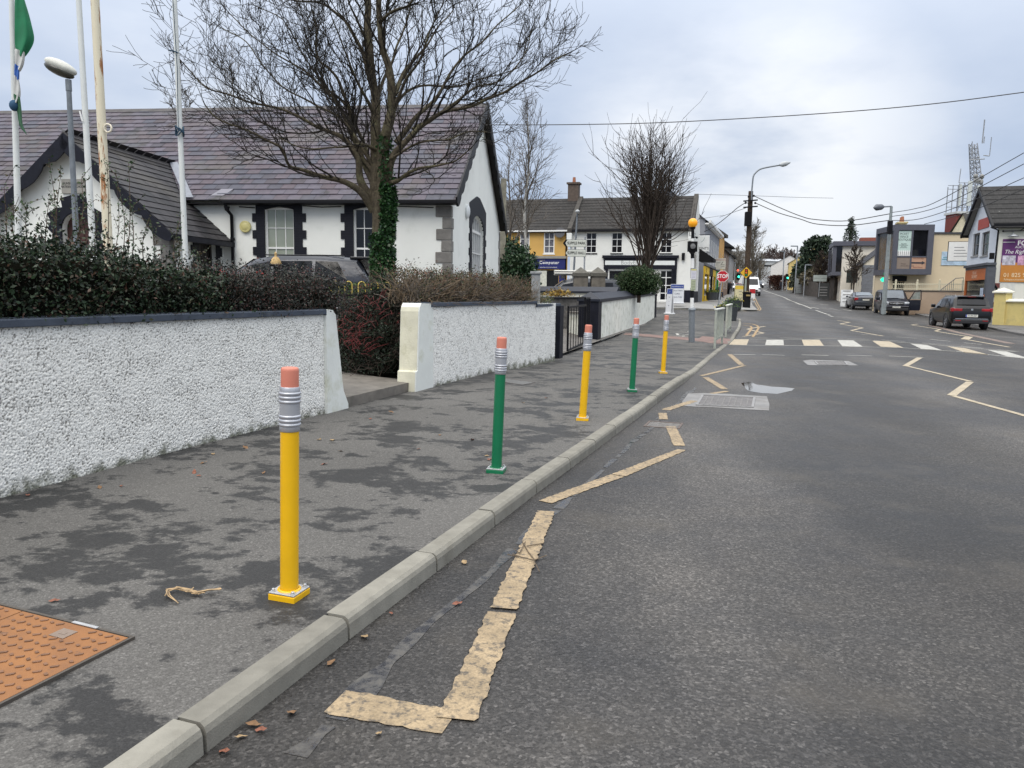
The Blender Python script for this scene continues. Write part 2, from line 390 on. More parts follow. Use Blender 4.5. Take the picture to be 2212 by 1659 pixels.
# school yard behind the walls
b = MB(); Y = 1.0; ys = []
while Y < 60: ys.append(Y); Y += 1.0
ds = (.12, .8, 1.6, 3, 6, 12, 20, 30, 45)
def yz(d, Y): return .13 + interp([(0, 0), (.8, .1), (3, .38), (8, .45), (60, .5)], d) + max(0, zg(-5, Y) - .1)
for y0, y1 in zip(ys, ys[1:]):
	for d0, d1 in zip(ds, ds[1:]):
		b.quad(*[(wx(y) - d, y + .3 * min(d, 2), yz(d, y)) for d, y in ((d1, y0), (d0, y0), (d0, y1), (d1, y1))])
struct('school_yard', b, M('yard_gravel', (.13, .12, .11), .9, var=.25, vs=3, bmp=.4, bs=50))

# ------------------------------------------------------------------ painted markings
def paint(name, col, wear, rough=.7):
	m, nt, b = _nt(name); v = coords(nt)
	w = ramp(nt, noise(nt, v, 26, 8, .72), ((.60 - wear, 0.0), (.68 - wear * .6, 1.0)))
	w2 = ramp(nt, noise(nt, v, 5, 4), ((.35, .7), (.65, 1.0)))
	ag = ramp(nt, noise(nt, v, 90, 2), ((.3, .75), (.7, 1.15)))
	c = mixc(nt, 1.0, mixc(nt, 1.0, col, w2, 'MULTIPLY'), ag, 'MULTIPLY')
	c = mixc(nt, math_(nt, 'MULTIPLY', w, .85), c, (.06, .055, .05))
	nt.links.new(c, b.inputs['Base Color']); b.inputs['Roughness'].default_value = rough
	bump(nt, b, noise(nt, v, 70, 4), .5, .006); return m
cream = paint('worn_cream_road_paint', (.37, .28, .17), .10)
cream2 = paint('cream_road_paint', (.45, .38, .27), .04)
whitep = paint('white_road_paint', (.46, .45, .41), .05)
yellowp = paint('faded_yellow_road_paint', (.40, .27, .13), .08)
def stroke(b, a, c, w, jag=.006, dz=.005, w2=None):
	a = Vector((a[0], a[1], 0)); c = Vector((c[0], c[1], 0)); d = c - a; L = d.length; d.normalize(); l = Vector((-d.y, d.x, 0))
	n = max(2, int(L / (.03 if jag > .004 else .5))); w2 = w2 or w; L0 = []; R0 = []
	for i in range(n + 1):
		t = i / n; ww = (w + (w2 - w) * t) / 2; p = a + d * (L * t)
		e = d * random.uniform(-jag, jag) if i in (0, n) else Vector()
		q = p + e + l * (ww + random.uniform(-jag, jag)); r = p + e - l * (ww + random.uniform(-jag, jag))
		L0.append(b.pt((q.x, q.y, zg(q.x, q.y) + dz))); R0.append(b.pt((r.x, r.y, zg(r.x, r.y) + dz)))
	for i in range(n): b.idx((R0[i], R0[i+1], L0[i+1], L0[i]))
def patchq(b, pts, dz=.005, sub=6, jag=0.0):
	P = [G(*p, dz) for p in pts]
	for i in range(sub):
		t, u = i / sub, (i + 1) / sub
		q = [P[0].lerp(P[3], t), P[1].lerp(P[2], t), P[1].lerp(P[2], u), P[0].lerp(P[3], u)]
		b.quad(*[(p.x, p.y, zg(p.x, p.y) + dz) for p in q])
b = MB()
stroke(b, G(722, 1516), G(975, 1563), .175, .008, w2=.16)
stroke(b, G(986, 1560), G(1085, 1325), .145, .008, dz=.009, w2=.135); stroke(b, G(1087, 1318), G(1180, 1106), .135, .008, dz=.009, w2=.125)
cq = crop(1500, 1350, 1.8433)
def gs(b, p, q, w, f, jag=.006, w2=None): stroke(b, G(*f(*p)), G(*f(*q)), w, jag, w2=w2)
gs(b, (1000, 985), (1500, 802), .115, cq, w2=.13); gs(b, (1510, 799), (1950, 622), .13, cq, w2=.09)
gs(b, (1870, 460), (1932, 595), .12, cq); gs(b, (1815, 368), (1822, 412), .11, cq)
gs(b, (400, 935), (700, 840), .12, cZ, .008); gs(b, (880, 765), (1045, 740), .10, cZ)
gs(b, (818, 596), (1015, 720), .12, cZ, .01); gs(b, (770, 581), (1220, 473), .10, cZ); gs(b, (1066, 356), (1190, 466), .13, cZ)
struct('zigzag_marking', b, cream)
b = MB()
for p, q in (((805, 1180), (975, 1080)), ((1355, 1528), (1570, 1368)),): stroke(b, G(*cA(*p)), G(*cA(*q)), .13, .004)
for p, q in (((835, 1181), (1580, 1362)), ((1370, 1532), (2300, 1790)), ((1205, 172), (1420, 137))):
	f = cZ if p[1] == 172 else cA; stroke(b, G(*f(*p)), G(*f(*q)), .10, .004)
for p, q in (((1250, 95), (1420, 137)), ((1255, 92), (1435, 66))): stroke(b, G(*cZ(*p)), G(*cZ(*q)), .14, .004)
for p, q in (((0, 637), (150, 660)), ((35, 680), (150, 658)), ((35, 680), (300, 727)), ((165, 757), (300, 727)), ((165, 757), (540, 823)),
			 ((880, 690), (965, 680)), ((885, 693), (1220, 745)), ((1160, 762), (1220, 745)), ((1165, 765), (1570, 832)), ((1530, 865), (2040, 955))):
	stroke(b, G(*cA(*p)), G(*cA(*q)), .13, .003)
stroke(b, G(*cA(1510, 862)), G(*cA(1560, 832)), .3, .003)
struct('zigzag_marking', b, cream2)
b = MB()
for q in (((1060, 256), (1245, 259), (1268, 200), (1110, 200)), ((1838, 265), (2045, 267), (2000, 205), (1815, 205))): patchq(b, [cZ(*p) for p in q])
for q in (((515, 947), (785, 961), (610, 880), (415, 880)), ((1510, 1017), (1800, 1046), (1520, 967), (1300, 942))): patchq(b, [cA(*p) for p in q])
struct('zebra_marking', b, cream2)
b = MB()
for q in (((1435, 262), (1630, 265), (1625, 205), (1450, 205)),): patchq(b, [cZ(*p) for p in q])
for q in (((60, 945), (300, 947), (190, 873), (0, 870)), ((1000, 976), (1260, 997), (1060, 927), (865, 911)), ((2010, 1062), (2280, 1090), (2010, 1006), (1780, 986))): patchq(b, [cA(*p) for p in q])
for p, q in (((1100, 261), (2212, 271)), ((1270, 199), (2000, 204)), ((1110, 358), (1335, 362)), ((1405, 360), (1640, 368)), ((1810, 362), (2095, 370)), ((1280, 185), (1460, 188)), ((1585, 187), (1820, 192)), ((1950, 190), (2180, 196))):
	stroke(b, G(*cZ(*p)), G(*cZ(*q)), .1, .004)
for p, q in (((115, 1052), (410, 1060)), ((610, 1060), (1020, 1078)), ((60, 946), (700, 960)), ((700, 958), (1400, 1005)), ((1400, 1003), (2212, 1088)), ((120, 857), (380, 862)), ((525, 868), (800, 889)), ((695, 833), (935, 850)), ((1005, 905), (1270, 922)), ((1095, 862), (1340, 886)), ((1455, 942), (1730, 968)), ((1495, 903), (1705, 922)), ((1900, 985), (2140, 1007)), ((280, 803), (500, 815)), ((0, 868), (420, 876)), ((420, 876), (1100, 922)), ((1100, 922), (2100, 1010))):
	stroke(b, G(*cA(*p)), G(*cA(*q)), .09, .004)
cL = crop(2950, 1020, 3.63)
for p, q in (((0, 368), (270, 470)), ((270, 470), (550, 575)), ((560, 580), (590, 592)), ((595, 600), (630, 610)), ((185, 425), (400, 437)), ((450, 438), (570, 450)), ((330, 480), (440, 500)), ((475, 490), (540, 493)), ((580, 495), (640, 500)), ((640, 513), (740, 522)), ((770, 512), (890, 530)), ((60, 338), (230, 352)), ((0, 472), (50, 476))):
	stroke(b, G(*cL(*p)), G(*cL(*q)), .16, .003)
cM = crop(2400, 1050, 3.687)
for p, q in (((1700, 140), (1980, 235)), ((1980, 235), (2212, 340)), ((1850, 374), (2080, 374))): stroke(b, G(*cM(*p)), G(*cM(*q)), .16, .003)
struct('white_marking', b, whitep)
b = MB()
patchq(b, [cA(*p) for p in ((115, 597), (350, 624), (550, 627), (300, 593))], sub=3)
for pl in (((1560, 240), (1640, 400), (1620, 418), (1400, 428)), ((1590, 245), (1672, 402), (1650, 424), (1430, 434)), ((1430, 598), (1560, 612), (1620, 632), (1640, 660), (1560, 790)), ((1430, 630), (1530, 640), (1545, 665), (1470, 770))):
	for p, q in zip(pl, pl[1:]): stroke(b, G(*cM(*p)), G(*cM(*q)), .1, .003, dz=.009)
struct('yellow_marking', b, yellowp)
b = MB()
for p, q in (((560, 572), (900, 652)), ((900, 652), (1300, 745)), ((1300, 745), (2060, 912))): stroke(b, G(*cA(*p)), G(*cA(*q)), .32, .003, dz=.003)
struct('gutter_strip', b, M('reddish_gutter_paving', (.16, .12, .10), .8, var=.3, vs=4))
# red tactile paving at the crossing
def bricks(name, c1, c2, mort, w, h, rough=.8):
	m, nt, b = _nt(name); v = coords(nt)
	t = nt.nodes.new('ShaderNodeTexBrick'); nt.links.new(v, t.inputs[0])
	for k, val in (('Color1', (*c1, 1)), ('Color2', (*c2, 1)), ('Mortar', (*mort, 1)), ('Scale', 1.0), ('Brick Width', w), ('Row Height', h), ('Mortar Size', .012)): t.inputs[k].default_value = val
	nt.links.new(mixc(nt, 1.0, t.outputs[0], ramp(nt, noise(nt, v, 2, 5), ((.3, .7), (.7, 1.2))), 'MULTIPLY'), b.inputs['Base Color'])
	b.inputs['Roughness'].default_value = rough; bump(nt, b, t.outputs[1], -.3, .01); return m
b = MB(); top = [(1100, 822), (1400, 845), (1700, 868), (1850, 882), (1895, 858), (2020, 868), (2190, 888)]; bot = [(1070, 842), (1380, 870), (1690, 896), (1830, 910), (1880, 916), (2005, 934), (2150, 940)]
for i in range(6):
	q = [F(*c5(*bot[i]), .004), F(*c5(*bot[i+1]), .004), F(*c5(*top[i+1]), .004), F(*c5(*top[i]), .004)]
	b.quad(*q)
struct('tactile_paving', b, bricks('red_tactile_paving', (.20, .125, .105), (.165, .105, .09), (.12, .09, .08), .4, .4))
b = MB()
for pl in (((1655, 803), (1755, 806)), ((1750, 806), (1690, 860)), ((1600, 858), (1745, 866)), ((1625, 830), (1700, 836)), ((1625, 830), (1640, 848)), ((1640, 850), (1760, 842))):
	p, q = F(*c5(*pl[0]), .004), F(*c5(*pl[1]), .004); d = (q - p).normalized(); l = Vector((-d.y, d.x, 0)) * .05
	b.quad(p + l, p - l, q - l, q + l)
struct('cycle_marking', b, whitep)
# puddle in the road, grey concrete patches
b = MB(); pts = [cZ(*p) for p in ((1195, 655), (1260, 640), (1340, 668), (1500, 690), (1640, 698), (1735, 710), (1700, 730), (1560, 765), (1400, 758), (1270, 735), (1215, 695))]
P = [G(*p, .003) for p in pts]; P = [p.lerp(P[(i+1) % len(P)], t) + Vector((random.uniform(-.02, .02), random.uniform(-.02, .02), 0)) for i, p in enumerate(P) for t in (0, .5)]
c0 = b.pt(sum(P, Vector()) / len(P)); ids = [b.pt(p) for p in P]
for i in range(len(ids)): b.idx((c0, ids[i], ids[(i+1) % len(ids)]))
pm, nt, pb = _nt('still_water'); pb.inputs['Base Color'].default_value = (.02, .02, .022, 1); pb.inputs['Roughness'].default_value = .03; pb.inputs['Specular IOR Level'].default_value = 1.0
pb.inputs['IOR'].default_value = 1.6
struct('puddle', b, pm)
b = MB(); b.face([G(*cZ(*p), .004) for p in ((570, 850), (640, 760), (800, 757), (1050, 766), (1300, 783), (1455, 790), (1465, 830), (1480, 870), (1475, 938), (1200, 925), (900, 905), (700, 898), (600, 890))])
b.face([G(*cZ(*p), .004) for p in ((1825, 422), (1900, 412), (2300, 425), (2400, 470), (1880, 468))])
struct('concrete_patch', b, M('pale_patch_concrete', (.19, .185, .18), .55, var=.2, vs=3, bmp=.2, bs=50, dirt=((.1, .085, .07), .6, 2.5, .5)))

# wet channel and silt along the kerb
b = MB(); Y = 2.5; pr = None; wv = random.Random(4)
while Y < 13:
	o_ = .27 + .05 * mnoise.noise(Vector((Y * 1.3, 0, 0))); w_ = .02 + .085 * abs(mnoise.noise(Vector((Y * 1.9, 4, 0))))
	x = kx(Y); ids = [b.pt((x + (o_ - w_) * .95, Y - (o_ - w_) * .3, .0025)), b.pt((x + (o_ + w_) * .95, Y - (o_ + w_) * .3, .0025))]
	if pr and wv.random() > .08: b.idx((pr[0], pr[1], ids[1], ids[0]))
	pr = ids; Y += .045
wm_, nt, pb = _nt('wet_silt'); v = coords(nt); nz = noise(nt, v, 14, 6, .7)
nt.links.new(mixc(nt, ramp(nt, nz, ((.42, 0.0), (.62, 1.0))), (.026, .026, .029), (.085, .08, .072)), pb.inputs['Base Color'])
nt.links.new(ramp(nt, nz, ((.4, .10), (.6, .6))), pb.inputs['Roughness']); bump(nt, pb, noise(nt, v, 60, 4), .4, .005)
struct('wet_gutter', b, wm_)
# ------------------------------------------------------------------ pencil bollards
yellow = M('yellow_enamel', (.76, .43, .005), .32, var=.05, vs=8, spec=.5, dirt=((.35, .22, .03), .35, 14, .66))
green = M('green_enamel', (.004, .15, .062), .32, var=.06, vs=8, dirt=((.02, .10, .05), .35, 14, .66))
eraser = M('pink_rubber', (.56, .19, .13), .55, var=.06, vs=10, dirt=((.3, .12, .09), .3, 20, .62))
ferr = M('silver_ferrule', (.46, .47, .50), .38, metal=.55, var=.06, vs=10)
zinc = M('zinc_plate', (.48, .49, .50), .45, metal=.5, var=.1, vs=30)
def make_bollard(paint_m, label, loc, lean, rz):
	t = thing('pencil_bollard', label, 'bollard', loc, 0, 'pencil bollards along the kerb'); t.rotation_euler = (0, lean, rz)
	b = MB(); b.lathe([(.0425, .03), (.0425, .80)], 28); b.build('post', paint_m, t, True)
	b = MB(); b.lathe([(.0405, 1.0), (.0405, 1.075), (.0395, 1.084), (.036, 1.09), (.03, 1.092), (.0, 1.092)], 28, cap=False); b.build('eraser_cap', eraser, t, True)
	pr = [(.0445, .796), (.0465, .798), (.0465, .818)]
	def ring(z): return [(.0465, z - .007), (.050, z - .005), (.0515, z), (.050, z + .005), (.0465, z + .007)]
	for z in (.828, .847, .866, .935, .954, .973): pr += ring(z)
	pr += [(.0465, 1.0), (.0445, 1.003), (.040, 1.003)]
	b = MB(); b.lathe(pr, 28, cap=False); o = b.build('ferrule', ferr, t, True)
	m = o.modifiers.new('Edge', 'EDGE_SPLIT'); m.split_angle = R(50)
	b = MB(); b.box(-.070, -.070, -.03, .070, .070, .024); b.build('base_block', paint_m, t, bevel=.004)
	b = MB(); b.box(-.068, -.068, .026, .068, .068, .033); b.build('base_plate', zinc, t, bevel=.002)
	b = MB(); b.lathe([(.056, .0335), (.054, .038), (.044, .039)], 24, cap=False); b.build('collar', paint_m, t, True)
	for x, y in ((-.052, -.052), (.052, -.052), (.052, .052), (-.052, .052)):
		b = MB(); b.lathe([(.012, .0335), (.012, .036), (.008, .0365), (.008, .045), (.006, .047)], 8, (x, y, 0)); b.build('bolt', zinc, t)
	return t
lab = ['yellow pencil bollard nearest the camera with pink eraser top', 'green pencil bollard second along the kerb, nearer the camera', 'yellow pencil bollard standing between the two green ones', 'green pencil bollard farther from the camera, between two yellow ones', 'yellow pencil bollard farthest along the kerb, near the zebra crossing']
bp = [(625, 1288), (1072, 1019), (1258, 907), (1365, 845.5), (1432, 806.5)]
roots = {}
for i, (xy, ln) in enumerate(zip(bp, (1.5, 1.75, 2.4, 1.8, 1.7))):
	P = F(*xy); P.z += .004; k = i % 2
	if k not in roots: roots[k] = make_bollard(green if k else yellow, lab[i], P, R(ln), R(-17 + 6 * i))
	else:
		o = dup(roots[k], P, 0, lab[i]); o.rotation_euler = (0, R(ln), R(-17 + 5 * i))

# ------------------------------------------------------------------ covers and gully
def tread_cover():
	m, nt, b_ = _nt('rusty_orange_steel'); v = coords(nt)
	c = mixc(nt, ramp(nt, noise(nt, v, 5, 6, .6), ((.3, 0.0), (.7, 1.0))), (.29, .125, .038), (.19, .085, .035))
	c = mixc(nt, ramp(nt, noise(nt, v, 17, 5), ((.62, 0.0), (.7, .7))), c, (.10, .06, .04))
	nt.links.new(c, b_.inputs['Base Color']); b_.inputs['Roughness'].default_value = .72; bump(nt, b_, noise(nt, v, 120, 3), .25, .004)
	o = F(287, 1382); d1 = F(0, 1310) - o; rz = math.atan2(d1.y, d1.x)
	t = thing('chamber_cover', 'rust-orange steel chamber cover with raised treads in the footpath', 'access cover')
	ux = d1.normalized(); uy = F(0, 1540) - o; uz = -ux.cross(uy).normalized() if ux.cross(uy).z < 0 else ux.cross(uy).normalized(); uy = uz.cross(ux)
	t.matrix_world = Matrix(((ux.x, uy.x, uz.x, o.x), (ux.y, uy.y, uz.y, o.y), (ux.z, uy.z, uz.z, o.z + .012), (0, 0, 0, 1)))
	W_, H_ = 1.3, .95          # local x runs to the left, local y towards the camera
	b = MB(); b.box(.012, .012, -.03, .62, H_, 0); b.build('plate', m, t)
	b2 = MB(); b2.box(.626, .012, -.03, W_, H_, 0); b2.build('plate', m, t)
	tr = MB(); tr2 = MB(); n = 0
	for i in range(27):
		for j in range(17):
			x, y = .04 + i * .046 + (.023 if j % 2 else 0), .04 + j * .053
			if abs(x - .623) < .03 or x > W_ - .03 or (.0 < y < .14 and .2 < x < .36): continue
			q = tr if x < .62 else tr2
			a = R(45) if (i + j) % 2 else R(-28); s = .016 if (i + j) % 2 else .011; cx, cy = math.cos(a), math.sin(a)
			q.T = Matrix(((cx, -cy, 0, x), (cy, cx, 0, y), (0, 0, 1, 0), (0, 0, 0, 1)))
			q.prism([(-s, -.006), (s, -.006), (s * .8, .006), (-s * .8, .006)], 0.0005, .004, 'z')
	mt = M('worn_tread_steel', (.17, .085, .045), .6, var=.3, vs=12)
	tr.build('tread_pattern', mt, t); tr2.build('tread_pattern', mt, t)
	fr = MB(); fr.box(-.006, -.006, -.03, .006, H_, .002); fr.box(.008, -.006, -.03, W_, .007, .002); fr.build('frame', M('dark_frame_iron', (.07, .06, .05), .6), t)
	k = MB(); k.box(.235, .06, .0006, .315, .13, .003); k.box(.26, .085, .003, .29, .105, .0045); k.build('keyhole', M('keyhole_steel', (.26, .2, .16), .5, metal=.4), t)
	g_ = MB(); g_.box(.19, -.004, .003, .33, .012, .006); g_.build('hinge_strip', zinc, t)
tread_cover()
def gully():
	a, c, d = G(*cZ(165, 1110)), G(*cZ(415, 1045)), G(*cZ(380, 1110))
	o = G(*cZ(250, 1105)); rz = R(-18)
	t = thing('gully_grate', 'cast iron gully grate with curved bars beside the kerb', 'drain', o + Vector((-.09, .0, .004)), math.atan2(.98, .345) - R(90))
	b = MB(); W_, D_ = .42, .42
	for x in (0, W_ - .025): b.box(x, 0, -.02, x + .025, D_, .002)
	for y in (0, D_ - .03): b.box(.027, y, -.02, W_ - .027, y + .03, .002)
	b.build('frame', M('rusty_cast_iron', (.13, .10, .085), .6, metal=.3, var=.3, vs=12), t)
	g_ = MB()
	for k in range(6):
		y = .055 + k * .058; g_.box(.03, y - .008, -.004, W_ / 2 - .001, y + .008, .001); g_.box(W_ / 2, y - .012, -.004, W_ - .03, y + .005, .001)
	g_.build('bars', M('worn_iron_bars', (.33, .31, .29), .5, metal=.4, var=.2, vs=20), t)
	p = MB(); p.quad((.0255, .03, -.014), (W_ - .026, .03, -.014), (W_ - .026, D_ - .03, -.014), (.0255, D_ - .03, -.014)); p.build('pit', M('drain_pit', (.006, .006, .006), .9), t)
gully()
iron = M('cast_iron_cover', (.13, .12, .115), .5, metal=.2, var=.35, vs=8, bmp=.6, bs=60, dirt=((.07, .06, .05), .6, 4, .5))
def road_cover(pts, label, dz=.006):
	P = [G(*p, dz) for p in pts]; o = sum(P, Vector()) / 4
	t = thing('inspection_cover', label, 'access cover', o)
	b = MB(); b.face([p - o for p in P]); q = b.build('cover', iron, t)
	f = MB()
	for i in range(4): f.beam(P[i] - o + Vector((0, 0, .002)), P[(i+1) % 4] - o + Vector((0, 0, .002)), .035, .012)
	f.build('frame', M('pale_worn_frame', (.24, .235, .23), .5, metal=.2), t)
	r = MB()
	for k in range(1, 9):
		a_, c_ = P[0].lerp(P[1], k / 9) - o, P[3].lerp(P[2], k / 9) - o
		a_, c_ = a_.lerp(c_, .06), c_.lerp(a_, .06); r.beam(a_ + Vector((0, 0, .002)), c_ + Vector((0, 0, .002)), .02, .005)
	r.build('rib_pattern', M('rib_iron', (.15, .14, .13), .5, metal=.2, var=.3, vs=9), t)
road_cover([cZ(*p) for p in ((728, 882), (1305, 905), (1325, 803), (790, 778))], 'large cast iron inspection cover in pale concrete beside the zigzag line', .009)
road_cover([cZ(*p) for p in ((1985, 462), (2290, 466), (2260, 430), (1950, 428))], 'small ribbed inspection cover in the road before the zebra crossing', .009)
b = MB(); P = [F(*p, .004) for p in ((1066, 822), (1128, 831), (1155, 826), (1095, 818))]; o = sum(P, Vector()) / 4
t = thing('utility_cover', 'small grey cover set in the footpath below the second wall', 'access cover', o)
b.face([p - o for p in P]); b.build('lid', M('grey_lid', (.10, .10, .098), .6, var=.3, vs=20), t)
f = MB()
for i in range(4): f.beam(P[i] - o, P[(i+1) % 4] - o, .02, .006)
f.build('rim', iron, t)

# ------------------------------------------------------------------ boundary walls
def pebbledash(name, dark, amt):
	m, nt, b = _nt(name); v = coords(nt)
	at = nt.nodes.new('ShaderNodeAttribute'); at.attribute_name = 'relief'
	cr = ramp(nt, at.outputs['Fac'], ((.34, 0.0), (.50, 1.0)))
	spots = ramp(nt, noise(nt, v, 2.2, 7, .7), ((.62, 0.0), (.74, 1.0)))
	fine = ramp(nt, noise(nt, v, 70, 4, .65), ((.3, .82), (.6, 1.0)))
	c = mixc(nt, cr, mixc(nt, spots, dark, sc(dark, .45)), (.88, .87, .82)); c = mixc(nt, 1.0, c, fine, 'MULTIPLY')
	c = mixc(nt, math_(nt, 'MULTIPLY', spots, amt), c, (.46, .46, .40))
	ms = nt.nodes.new('ShaderNodeSeparateXYZ'); nt.links.new(v, ms.inputs[0])
	low = math_(nt, 'ADD', math_(nt, 'MULTIPLY', ms.outputs[2], -8), math_(nt, 'MULTIPLY', noise(nt, v, 7, 6, .65), 3.5))
	c = mixc(nt, ramp(nt, low, ((.0, 0.0), (.75, .85))), c, (.075, .08, .04))      # moss and splash along the foot of the wall
	nt.links.new(c, b.inputs['Base Color']); b.inputs['Roughness'].default_value = .85
	bump(nt, b, noise(nt, v, 55, 5, .6), .55, .012); return m
m_dash = pebbledash('pebbledash_white', (.24, .23, .21), .25)
smooth_w = M('painted_plaster', (.70, .72, .68), .75, var=.06, vs=3, bmp=.25, bs=40, dirt=((.40, .40, .25), .55, 3.2, .52))
def dash_wall(name, label, y0, y1, z1, step, loc_off=0.0, thick=.24, lf=1.0, zf_=None):
	o = Vector((wx(y0), y0, 0)); t = thing(name, label, 'wall', o)
	ny = max(2, int((y1 - y0) * 1.06 / step)); nz = int(z1 / step); v = []; rel = []; f = []
	for i in range(ny + 1):
		Y = y0 + (y1 - y0) * i / ny; X = wx(Y); z0 = zf(X, Y) - .06
		for j in range(nz + 1):
			z = z0 + (z1 - z0) * j / nz; q = Vector((X * 1.0, Y, z)) / lf
			h = mnoise.noise(q * 82) * .5 + .5; h2 = mnoise.noise(q * 150 + Vector((3, 1, 7))) * .5 + .5; h3 = mnoise.noise(q * 7) * .5 + .5
			H = h * .55 + h2 * .35 + h3 * .12; rel.append(H)
			d = (H - .5) * .027 * lf
			v.append((X - o.x + d * .94, Y - o.y - d * .34, z))
	for i in range(ny):
		for j in range(nz):
			a = i * (nz + 1) + j; f.append((a, a + nz + 1, a + nz + 2, a + 1))
	me = bpy.data.meshes.new('pebbledash_face'); me.from_pydata(v, [], f); me.materials.append(m_dash)
	at = me.attributes.new('relief', 'FLOAT', 'POINT'); at.data.foreach_set('value', rel); me.shade_smooth()
	w = bpy.data.objects.new('pebbledash_face', me); COL.objects.link(w); w.parent = t
	b = MB(); n = max(1, int((y1 - y0) / 1.5))
	for i in range(n):
		a, c = y0 + (y1 - y0) * i / n, y0 + (y1 - y0) * (i + 1) / n
		P = [Vector((wx(q) - o.x - k * .94, q - o.y + k * .34, 0)) for q, k in ((a, .03), (c, .03), (c, thick), (a, thick))]
		lo, hi = zf(wx(a), a) - .15, z1 - .004
		c8 = [p + Vector((0, 0, z)) for z in (lo, hi) for p in P]
		for q in ((0,1,5,4),(1,2,6,5),(2,3,7,6),(3,0,4,7),(4,5,6,7)): b.quad(*[c8[k] for k in q])
	b.build('wall_core', smooth_w, t)
	return t, o
def coping(t, o, y0, y1, z, h=.055, over=.035, w=.32, drop=None, mat=None):
	b = MB(); n = max(1, int((y1 - y0) / .9)); pr = None
	for i in range(n + 1):
		Y = y0 + (y1 - y0) * i / n; Z = z if drop is None else interp(drop, Y)
		P = [Vector((wx(Y) - o.x - k * .94, Y - o.y + k * .34, Z + dz)) for k, dz in ((-over, 0), (-over, h), (w, h + .012), (w, 0))]
		ids = [b.pt(p) for p in P]
		if pr:
			for k in range(4): b.idx((pr[k], ids[k], ids[(k+1) % 4], pr[(k+1) % 4]))
		else: b.idx(ids[::-1])
		pr = ids
	b.idx(pr); return b.build('coping', mat or slateblue, t, bevel=.006)
t, o = dash_wall('boundary_wall', 'near white pebbledash wall with blue coping under the dark hedge', 2.2, 8.72, 1.275, .0062)
coping(t, o, 2.2, 8.72, 1.275)
# its tapered end pier
def wallpt(s, k, z, y0):              # along the wall from y0, out from its face, up
	d = Vector((.32, .945, 0)).normalized(); n = Vector((d.y, -d.x, 0)); return Vector((wx(y0), y0, 0)) + d * s + n * k + Vector((0, 0, z))
b = MB(); y0 = 8.72
outl = [(0, .0), (.46, .0), (.455, .20), (.36, .36), (.345, .41), (.20, 1.27), (.14, 1.325), (.03, 1.335), (0, 1.31)]
fr = [wallpt(s, .035, z + .07, y0) - o for s, z in [(a, c - .07 if c > 0 else -.05) for a, c in outl]]
bk = [wallpt(s, -.26, z + .07, y0) - o for s, z in [(a, c - .07 if c > 0 else -.05) for a, c in outl]]
b.face(fr); b.face(bk[::-1])
for i in range(len(fr)): j = (i + 1) % len(fr); b.quad(fr[j], fr[i], bk[i], bk[j])
b.build('end_pier', smooth_w, t, bevel=.012)
t2, o2 = dash_wall('boundary_wall', 'white pebbledash wall between the gateway step and the navy post', 11.28, 16.62, 1.335, .0125, lf=1.15)
coping(t2, o2, 11.22, 15.55, 1.33); coping(t2, o2, 15.57, 16.95, 1.27)
b = MB(); y0 = F(897, 846).y; Wp = (11.30 - y0) / .945
ol = [(-.02, -.05), (Wp, -.05), (Wp, 1.30), (Wp - .04, 1.375), (.17, 1.385), (.12, 1.33), (.10, 1.27), (.05, .44), (.0, .42), (-.02, .14)]
yell = M('yellowed_plaster', (.62, .60, .47), .8, var=.12, vs=4, bmp=.4, bs=45, dirt=((.36, .35, .2), .5, 5, .55))
fr = [wallpt(s, .035, z, y0) - o2 for s, z in ol]; bk = [wallpt(s, -.255, z, y0) - o2 for s, z in ol]
b.face(fr); b.face(bk[::-1])
for i in range(len(fr)):
	j = (i + 1) % len(fr); b.quad(fr[j], fr[i], bk[i], bk[j])
b.build('end_pier', smooth_w, t2, bevel=.02)
b = MB()                                # yellowed chamfered reveal facing the gap
for a, c in zip(ol[5:], ol[6:] + ol[:1]):
	b.quad(wallpt(a[0] - .004, .02, a[1], y0) - o2, wallpt(a[0] - .004, -.25, a[1], y0) - o2, wallpt(c[0] - .004, -.25, c[1], y0) - o2, wallpt(c[0] - .004, .02, c[1], y0) - o2)
b.build('pier_reveal', yell, t2)
# gateway step
b = MB(); P = [wallpt(s, k, z, 9.1) for s, k, z in ((.05, -.02, .27), (1.95, -.02, .27), (2.2, -2.2, .36), (-.3, -2.2, .36))]
Q = [p - Vector((0, 0, .35)) for p in P]; b.face(P)
for i in range(4): j = (i + 1) % 4; b.quad(P[j], P[i], Q[i], Q[j])
tag(b.build('gateway_step', m_slab, None, bevel=.02), kind='structure')

# navy gate posts, gate and third wall
def block_pt(cen, rz): return Matrix.Translation(cen) @ Matrix.Rotation(rz, 4, 'Z')
RZW = math.atan2(.945, .32)
gp = F(1209, 774); t = thing('gate_post', 'slim navy gate post at the end of the second pebbledash wall', 'gate post', gp, RZW)
b = MB(); b.box(-.1, -.02, -.1, .2, .27, 1.19); b.build('shaft', navy, t, bevel=.008)
gq = F(1290, 738.5)
t3o = gq.copy(); t3 = thing('boundary_wall', 'white pebbledash wall with wide navy pitched coping beyond the gate', 'wall', t3o, math.atan2(42.2 - 24.2, 8.07 - 3.04))
L3 = 18.6; zr = zg(8.1, 42)
b = MB(); nn = 40
m3 = M('pebbledash_cream_white', (.78, .78, .70), .85, var=.1, vs=2, bmp=.9, bs=28, dirt=((.3, .31, .2), .6, 3.5, .5))
b.quad((.36, -.005, -.15), (L3, -.005, -.1), (L3, -.005, 1.42 + zr), (.36, -.005, 1.22)); b.quad((L3, .5, -.1), (.36, .5, -.1), (.36, .5, 1.2), (L3, .5, 1.4 + zr)); b.build('pebbledash_face', m3, t3)
